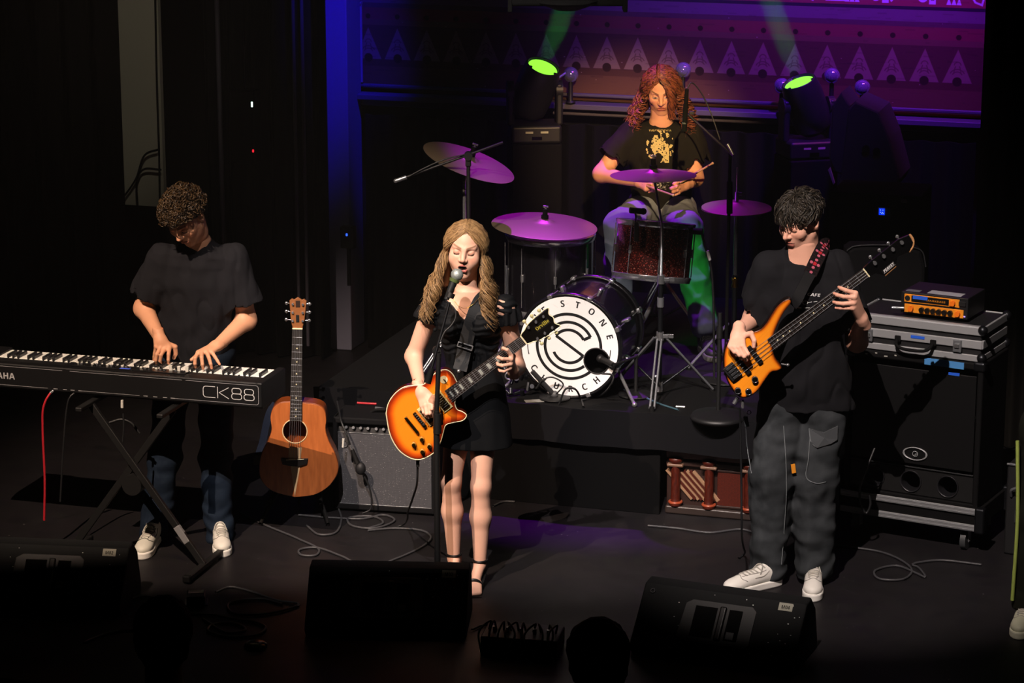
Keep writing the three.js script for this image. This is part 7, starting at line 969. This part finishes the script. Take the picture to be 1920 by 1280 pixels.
  // patterned strap
  const pat = canvasTex(64, 256, (g) => { g.fillStyle = '#0e0b0c'; g.fillRect(0, 0, 64, 256); for (let y = 0; y < 256; y += 64) { for (const [dx, dy] of [[0, -20], [0, 20], [-18, 0], [18, 0]]) { g.fillStyle = '#b0566a'; g.beginPath(); g.ellipse(32 + dx, y + 32 + dy, 8, 7, 0, 0, 7); g.fill(); } g.fillStyle = '#a8242e'; g.fillRect(24, y + 24, 16, 16); g.strokeStyle = '#5a2028'; g.strokeRect(6, y + 6, 52, 52); } }, { repeat: [1, 0.25] }); pat.wrapT = THREE.RepeatWrapping;
  const st = thing('bass_strap', 'black strap with a woven red flower pattern across the bass player\'s chest', 'strap', P(1520, 520, 0.3), 0); wpart(st, 'woven_strap', ribbon([P(1556, 462, 0.14), P(1548, 458, 0.2), P(1538, 474, 0.275), P(1528, 494, 0.308), P(1519, 514, 0.326)], V(0.1, 0.35, 1), 0.062, 0.004), mat(0xffffff, 0.85, 0, { map: pat })); wpart(st, 'leather_end', ribbon([P(1520, 512, 0.332), P(1506, 538, 0.352), P(1494, 562, 0.38), P(1486, 572, 0.4)], V(0.1, 0.3, 1), 0.05, 0.006), mat(0x101012, 0.35));
  const paths = []; for (let i = 0; i < 900; i++) { const al = rr(-Math.PI, Math.PI), fr = clamp(1 - Math.abs(al) / 1.3), lim = lerp(100, 86, fr) * R * rr(0.9, 1.04), th0 = Math.acos(lerp(1, Math.cos(lim * 0.82), rnd())), L = rr(0.35, 0.62) * (0.7 + 0.5 * fr), k0 = rr(1.03, 1.14), lift = rr(0.0, 0.16), sw = rr(-0.45, 0.45) + 0.25 * Math.sin(al * 3), path = []; for (let q = 0; q <= 8; q++) { const s = q / 8, th = Math.min(th0 + L * s, lim + 0.12); path.push(shell(th, al + sw * s, k0 + lift * Math.sin(s * 2.6) + 0.02 * s)); } paths.push(path); }
  const base = colored(surf(folds(capField([0.055, 0.085], [-0.065, -0.05], 1.08), 0.006, (x, y, z) => noise(x * 50, y * 30, z * 50)), V(-0.12, -0.11, -0.14), V(0.12, 0.16, 0.12), 0.004).applyMatrix4(T), lin(0x25211c));
  wpart(t, 'hair', mg([base, strands(placeHair(paths, T), 0.003, 0.0016, tones(0x0d0b0a, 0x3e372e))]), hairMat);
}
// ---- drummer
{
  const skin = 0xd89f7c, J = { NB: P(1240, 236, -2.6), S0: P(1178, 252, -2.62), S1: P(1300, 254, -2.62), E0: P(1128, 326, -2.56), E1: P(1303, 334, -2.62), W0: P(1196, 341, -2.33), W1: P(1286, 346, -2.38), H0: P(1214, 390, -2.72), H1: P(1266, 390, -2.72), K0: P(1164, 424, -2.28), K1: P(1288, 428, -2.26), A0: P(1158, 590, -2.3), A1: P(1320, 606, -2.12) };
  const t = thing('person', 'drummer with long curly auburn hair in a printed black T-shirt, seated at the kit', 'person', V(P(1240, 400, -2.7).x, RY, -2.7), 0);
  const HC = P(1240, 168, -2.55), T = poseOf(HC, 24, -4, 2, 1.06);
  const bodyF = U(0.03, trunk(J, MALE), cap(J.NB, HC.clone().lerp(J.NB, 0.3), 0.062, 0.058), cap(J.S0, J.E0, 0.052, 0.046), cap(J.E0, J.W0, 0.047, 0.0285), cap(J.S1, J.E1, 0.052, 0.046), cap(J.E1, J.W1, 0.046, 0.0285), legField(J.H0, J.K0, J.A0, [0.09, 0.06, 0.042]), legField(J.H1, J.K1, J.A1, [0.09, 0.06, 0.042]));
  const h0 = { W: J.W0, K: P(1211, 348, -2.25), A: V(0.1, -0.6, 0.6), N: V(0, 0.7, 0.7), tips: [P(1222, 351, -2.24), P(1222, 355, -2.24), P(1220, 358, -2.25), P(1217, 360, -2.26)], thumb: P(1222, 346, -2.23), s: 1.05 };
  const h1 = { W: J.W1, K: P(1272, 349, -2.3), A: V(0.1, -1, 0.1), N: V(0.2, 0.2, 1), tips: [P(1262, 345, -2.285), P(1260, 352, -2.285), P(1261, 359, -2.285), P(1264, 365, -2.29)], thumb: P(1264, 340, -2.27), s: 1.05 };
  wpart(t, 'body', mg([meshBones(bodyF, Object.values(J), 0.0095, skin), headGeo({ skin, lip: 0xb0604c, brow: 0x3a2012, eyes: 'open', frown: true, stubble: true, neckTo: neckTo(T, J.NB) }).applyMatrix4(T), handGeo(h0, skin), handGeo(h1, skin)]), skinMat);
  const hem = P(1240, 412, -2.62).y, sf = shirtField({ ...J, hem, l0: 0.62, l1: 0.68, sr: [0.08, 0.098], amp: 0.014 }), [lo, hi] = bounds([J.S0, J.S1, J.E0, J.E1, J.H0, J.H1, V(J.H0.x, hem, J.H0.z)], 0.18);
  wpart(t, 't_shirt', surf(sf, lo, hi, 0.0085), mat(0x1a1912, 0.9));
  const print = canvasTex(256, 512, (g) => { g.clearRect(0, 0, 256, 512); g.fillStyle = '#c9bb7c'; g.strokeStyle = '#c9bb7c';
    for (let i = 0; i < 2600; i++) { const a = rr(0, 6.3), r = Math.sqrt(rnd()), x = 128 + Math.cos(a) * r * 96, y = 150 + Math.sin(a) * r * 125, n = noise(x * 0.03, y * 0.02, 3) + 0.5 * noise(x * 0.09, y * 0.07, 6); if (n > -0.02 - 0.25 * (1 - r) + 0.22 * r) { g.beginPath(); g.ellipse(x, y, rr(1, 5), rr(2, 8), rr(-0.4, 0.4), 0, 7); g.fill(); } }
    for (const [x, y, w, h] of [[86, 60, 24, 200], [128, 130, 20, 120], [158, 150, 30, 130]]) g.fillRect(x, y, w, h); g.lineWidth = 3; for (let i = 0; i < 15; i++) { g.beginPath(); g.moveTo(54 + i * 10, 12 + Math.abs(i - 7)); g.lineTo(58 + i * 10 + (i % 3), 26 + Math.abs(i - 7)); g.stroke(); }
    g.globalCompositeOperation = 'destination-out'; for (let i = 0; i < 120; i++) { g.beginPath(); g.arc(rr(50, 206), rr(50, 270), rr(1, 5), 0, 7); g.fill(); } g.beginPath(); g.ellipse(116, 240, 26, 40, 0, 0, 7); g.fill(); g.globalCompositeOperation = 'source-over';
    g.fillStyle = '#b8b8a8'; for (let i = 0; i < 420; i++) { const x = rr(40, 216), y = rr(410, 500); if (noise(x * 0.06, y * 0.05, 9) > 0) g.fillRect(x, y, rr(2, 12), rr(1, 4)); } });
  const a0 = P(1203, 366, -2.4), a1 = P(1277, 246, -2.4); wpart(t, 'shirt_print', patch(sf, a0.x, a1.x, a0.y, a1.y, -2.2, null), mat(0xffffff, 0.8, 0, { map: print, alphaTest: 0.5, side: THREE.DoubleSide }), 'cream coloured chest print');
  const jf = folds(U(0.03, cap(J.H0, J.H1, 0.118), legField(J.H0, J.K0, J.A0, [0.108, 0.088, 0.075]), legField(J.H1, J.K1, J.A1, [0.108, 0.088, 0.08])), 0.014, (x, y, z) => noise(x * 9, y * 9, z * 9) + 0.5 * noise(x * 20, y * 18, z * 20)), [l2, h2] = bounds([J.H0, J.H1, J.K0, J.K1, J.A0, J.A1], 0.15);
  wpart(t, 'jeans', surf(jf, l2, h2, 0.0095), mat(0x7c8690, 0.9)); sneaker(t, V(J.A0.x, 0, J.A0.z - 0.06), V(J.A0.x, 0, J.A0.z + 0.2), { y: RY, c: 0x1a1a1c, sc: 0x55554f, lc: 0x333333, tc: 0x222222 }); sneaker(t, V(J.A1.x, 0, J.A1.z - 0.06), V(J.A1.x + 0.04, 0, J.A1.z + 0.2), { y: RY, c: 0x1a1a1c, sc: 0x55554f, lc: 0x333333, tc: 0x222222 });
  const paths = longHair({ n: 820, front: 60, len: 0.2, curl: 0.015, wave: 0.05, flare: 0.6, free: 1, fwd: 0.05, backPull: -0.01, part: -0.012, thick: 1.3, outX: 0.02, faceHalf: 0.06, bounce: 0.6, steps: 20 });
  for (let i = 0; i < 40; i++) { const s0 = rr(-0.005, 0.03), path = []; for (let k = 0; k <= 18; k++) { const s = k / 18; path.push(V(s0 + 0.042 * Math.sin(Math.min(s * 2, 1) * 1.5) * rr(0.97, 1.03) + 0.006 * Math.sin(s * 20 + i), 0.112 - s * 0.25 + 0.02 * Math.sin(s * 3), 0.07 + 0.045 * Math.sin(Math.min(1, s * 1.6) * 1.57) - 0.035 * s + 0.005 * Math.cos(s * 20 + i))); } paths.push(path); }
  const base = colored(surf(U(0.03, capField([0.1, 0.055], [-0.07, -0.03], 1.08), cap(V(-0.078, 0.02, -0.03), V(-0.105, -0.12, -0.03), 0.034, 0.034), cap(V(0.078, 0.02, -0.03), V(0.105, -0.12, -0.03), 0.034, 0.034), cap(V(0, 0, -0.07), V(0, -0.14, -0.09), 0.06, 0.06)), V(-0.17, -0.22, -0.17), V(0.17, 0.16, 0.12), 0.005).applyMatrix4(T), lin(0x5c3018));
  wpart(t, 'hair', mg([base, strands(placeHair(paths, T), 0.0042, 0.0024, tones(0x34190c, 0x8e5230))]), hairMat);
  const stick = (a, b, label) => { const d = thing('drumstick', label, 'drumstick', a, 0, 'drumsticks'); const tipd = b.clone().sub(a).normalize(); wpart(d, 'shaft', rod(a, b, 0.0075, 0.005), mat(0xb08a62, 0.55)); wpart(d, 'tip', ball(0.0075, b.x, b.y, b.z), mat(0xc09a72, 0.5)); };
  stick(P(1256, 354, -2.27), P(1336, 306, -2.38), 'wooden drumstick pointing up right past the crash cymbal'); stick(P(1206, 346, -2.26), P(1262, 366, -2.05), 'wooden drumstick in the drummer\'s other hand below the crash cymbal');
}
// ---- audience silhouettes and a person at the right border
function onlooker(u, v, tt, label, wide) {
  const top = EYE.clone().addScaledVector(ray(u, v), tt), c = top.clone().add(V(0, -0.13, 0)), t = thing('person', label, 'person', V(c.x, -0.6, c.z), 0, 'audience in the foreground'), sh = c.y - 0.29, f = -0.6;
  const J = { S0: V(c.x - 0.18, sh, c.z), S1: V(c.x + 0.18, sh, c.z), H0: V(c.x - 0.09, sh - 0.52, c.z), H1: V(c.x + 0.09, sh - 0.52, c.z) }, leg = (q) => U(0.03, cap(V(c.x + q * 0.09, sh - 0.52, c.z), V(c.x + q * 0.1, f + 0.5, c.z), 0.09, 0.07), cap(V(c.x + q * 0.1, f + 0.5, c.z), V(c.x + q * 0.1, f + 0.09, c.z), 0.068, 0.055), cap(V(c.x + q * 0.1, f + 0.05, c.z + 0.05), V(c.x + q * 0.1, f + 0.045, c.z - 0.17), 0.045, 0.04));
  const bf = U(0.03, trunk(J, MALE), cap(V(c.x, sh, c.z), c, 0.06, 0.055), leg(-1), leg(1), ...[-1, 1].map((q) => U(0.02, cap(V(c.x + q * 0.18, sh, c.z), V(c.x + q * 0.23, sh - 0.28, c.z), 0.05, 0.045), cap(V(c.x + q * 0.23, sh - 0.28, c.z), V(c.x + q * 0.18, sh - 0.44, c.z - 0.16), 0.043, 0.03))));
  wpart(t, 'body', mg([meshBones(bf, [V(c.x - 0.25, f, c.z - 0.2), V(c.x + 0.25, c.y, c.z + 0.1)], 0.013, 0xb88a70, 0.06), headGeo({ skin: 0xb88a70, lip: 0xa86a5c, brow: 0x2a1c12, eyes: 'closed' }).applyMatrix4(poseOf(c, 0, 180, 0, 1.05))]), skinMat);
  const g = surf(folds(U(0.02, ell(0, 0.032, -0.014, 0.09 * wide, 0.098, 0.11), ell(0, -0.02, -0.05, 0.082 * wide, 0.085, 0.07)), 0.008, (x, y, z) => noise(x * 40, y * 40, z * 40)), V(-0.14, -0.14, -0.16), V(0.14, 0.16, 0.13), 0.006).applyMatrix4(poseOf(c, 0, 180, 0, 1.05)); wpart(t, 'hair', g, mat(0x1c130d, 0.9));
  const sl = (q) => cone(V(c.x + q * 0.17, sh, c.z), V(c.x + q * 0.22, sh - 0.25, c.z), 0.07, 0.068), box = [V(c.x - 0.3, sh - 0.6, c.z - 0.1), V(c.x + 0.3, sh + 0.1, c.z + 0.1)];
  wpart(t, 'shirt', surf(folds(U(0.04, trunk(J, TEE), sl(-1), sl(1)), 0.008, cloth(9, 6, 9)), ...bounds(box, 0.1), 0.013), mat(0x2c2c32, 0.9));
  const tr = (q) => U(0.03, cap(V(c.x + q * 0.09, sh - 0.52, c.z), V(c.x + q * 0.1, f + 0.5, c.z), 0.105, 0.088), cap(V(c.x + q * 0.1, f + 0.5, c.z), V(c.x + q * 0.1, f + 0.1, c.z), 0.086, 0.076)); wpart(t, 'trousers', surf(folds(U(0.03, tr(-1), tr(1)), 0.008, cloth(9, 6, 9)), ...bounds([V(c.x - 0.12, f, c.z), V(c.x + 0.12, sh - 0.5, c.z)], 0.14), 0.014), mat(0x232a36, 0.9));
}
onlooker(305, 1120, 8.6, 'black silhouette of an onlooker\'s head at the lower left', 1.05); onlooker(1122, 1161, 8.5, 'black silhouette of an onlooker\'s head at the bottom centre', 1.12);
{ // someone waiting just inside the right border: a trouser edge and a shoe tip
  const b = Fl(1948, 1184, 0), t = thing('person', 'person in dark trousers at the right border, mostly out of view, pale shoe tip', 'person', V(b.x + 0.02, 0, b.z), 0), x = P(1944, 900, b.z).x, z = b.z - 0.12, J = { S0: V(x + 0.02, 1.42, z), S1: V(x + 0.36, 1.42, z - 0.05), H0: V(x + 0.05, 0.92, z), H1: V(x + 0.25, 0.92, z) };
  const f = U(0.03, trunk(J, MALE), cap(V(x + 0.19, 1.42, z), V(x + 0.19, 1.62, z), 0.06, 0.055), legField(J.H0, V(x + 0.03, 0.5, z), V(x + 0.02, 0.09, z), [0.085, 0.06, 0.042]), legField(J.H1, V(x + 0.25, 0.5, z), V(x + 0.25, 0.09, z), [0.085, 0.06, 0.042]), cap(V(x + 0.04, 1.4, z), V(x + 0.08, 1.12, z + 0.02), 0.05, 0.044), cap(V(x + 0.08, 1.12, z + 0.02), V(x + 0.18, 0.95, z + 0.12), 0.043, 0.03), cap(V(x + 0.34, 1.4, z), V(x + 0.4, 1.1, z), 0.05, 0.044), cap(V(x + 0.4, 1.1, z), V(x + 0.38, 0.88, z + 0.08), 0.043, 0.03));
  wpart(t, 'body', mg([meshBones(f, [V(x - 0.06, 0.05, z - 0.1), V(x + 0.45, 1.62, z + 0.1)], 0.013, 0xa87a60, 0.06), headGeo({ skin: 0xa87a60, lip: 0x9a5a4c, brow: 0x2a1a10, eyes: 'open' }).applyMatrix4(poseOf(V(x + 0.19, 1.72, z + 0.01), 0, -40, 0, 1.05))]), skinMat);
  const jf = folds(U(0.03, cap(J.H0, J.H1, 0.11), legField(J.H0, V(x + 0.03, 0.5, z), V(x + 0.02, 0.08, z), [0.1, 0.085, 0.08]), legField(J.H1, V(x + 0.25, 0.5, z), V(x + 0.25, 0.08, z), [0.1, 0.085, 0.08])), 0.008, cloth(9, 6, 9)); wpart(t, 'trousers', surf((a, c, d) => smax(jf(a, c, d), 0.07 - c, 0.006), ...bounds([J.H0, J.H1, V(x, 0.05, z), V(x + 0.25, 0.05, z)], 0.15), 0.012), mat(0x14150f, 0.85));
  wpart(t, 'trouser_edge_light', tube([V(x - 0.075, 0.86, z + 0.03), V(x - 0.06, 0.5, z + 0.04), V(x - 0.065, 0.12, z + 0.04)], 0.009), mat(0x8a9a4c, 0.7)); wpart(t, 'sweater', surf(folds(U(0.04, trunk(J, TEE), cone(V(x + 0.04, 1.4, z), V(x + 0.08, 1.12, z + 0.02), 0.065, 0.06), cone(V(x + 0.34, 1.4, z), V(x + 0.4, 1.1, z), 0.065, 0.06)), 0.008, cloth(9, 6, 9)), ...bounds([J.S0, J.S1, J.H0, J.H1, V(x + 0.4, 1.1, z)], 0.15), 0.012), mat(0x101012, 0.9));  // the pale stripe paints light along the trouser edge
  sneaker(t, V(x + 0.03, 0, z - 0.07), V(b.x - 0.1, 0, b.z + 0.06), { c: 0xc9c9b0, sc: 0xd8d8c0 }); sneaker(t, V(x + 0.25, 0, z - 0.07), V(x + 0.28, 0, z + 0.2), { c: 0xc9c9b0, sc: 0xd8d8c0 }); wpart(t, 'hair', surf(capField([0.06, 0.085], [-0.07, -0.05], 1.1), V(-0.12, -0.11, -0.14), V(0.12, 0.16, 0.12), 0.006).applyMatrix4(poseOf(V(x + 0.19, 1.72, z + 0.01), 0, -40, 0, 1.05)), mat(0x0c0a08, 0.8));
}

scene.traverse((o) => { if (o.isMesh) { o.castShadow = true; o.receiveShadow = true; } });
renderer.render(scene, camera);
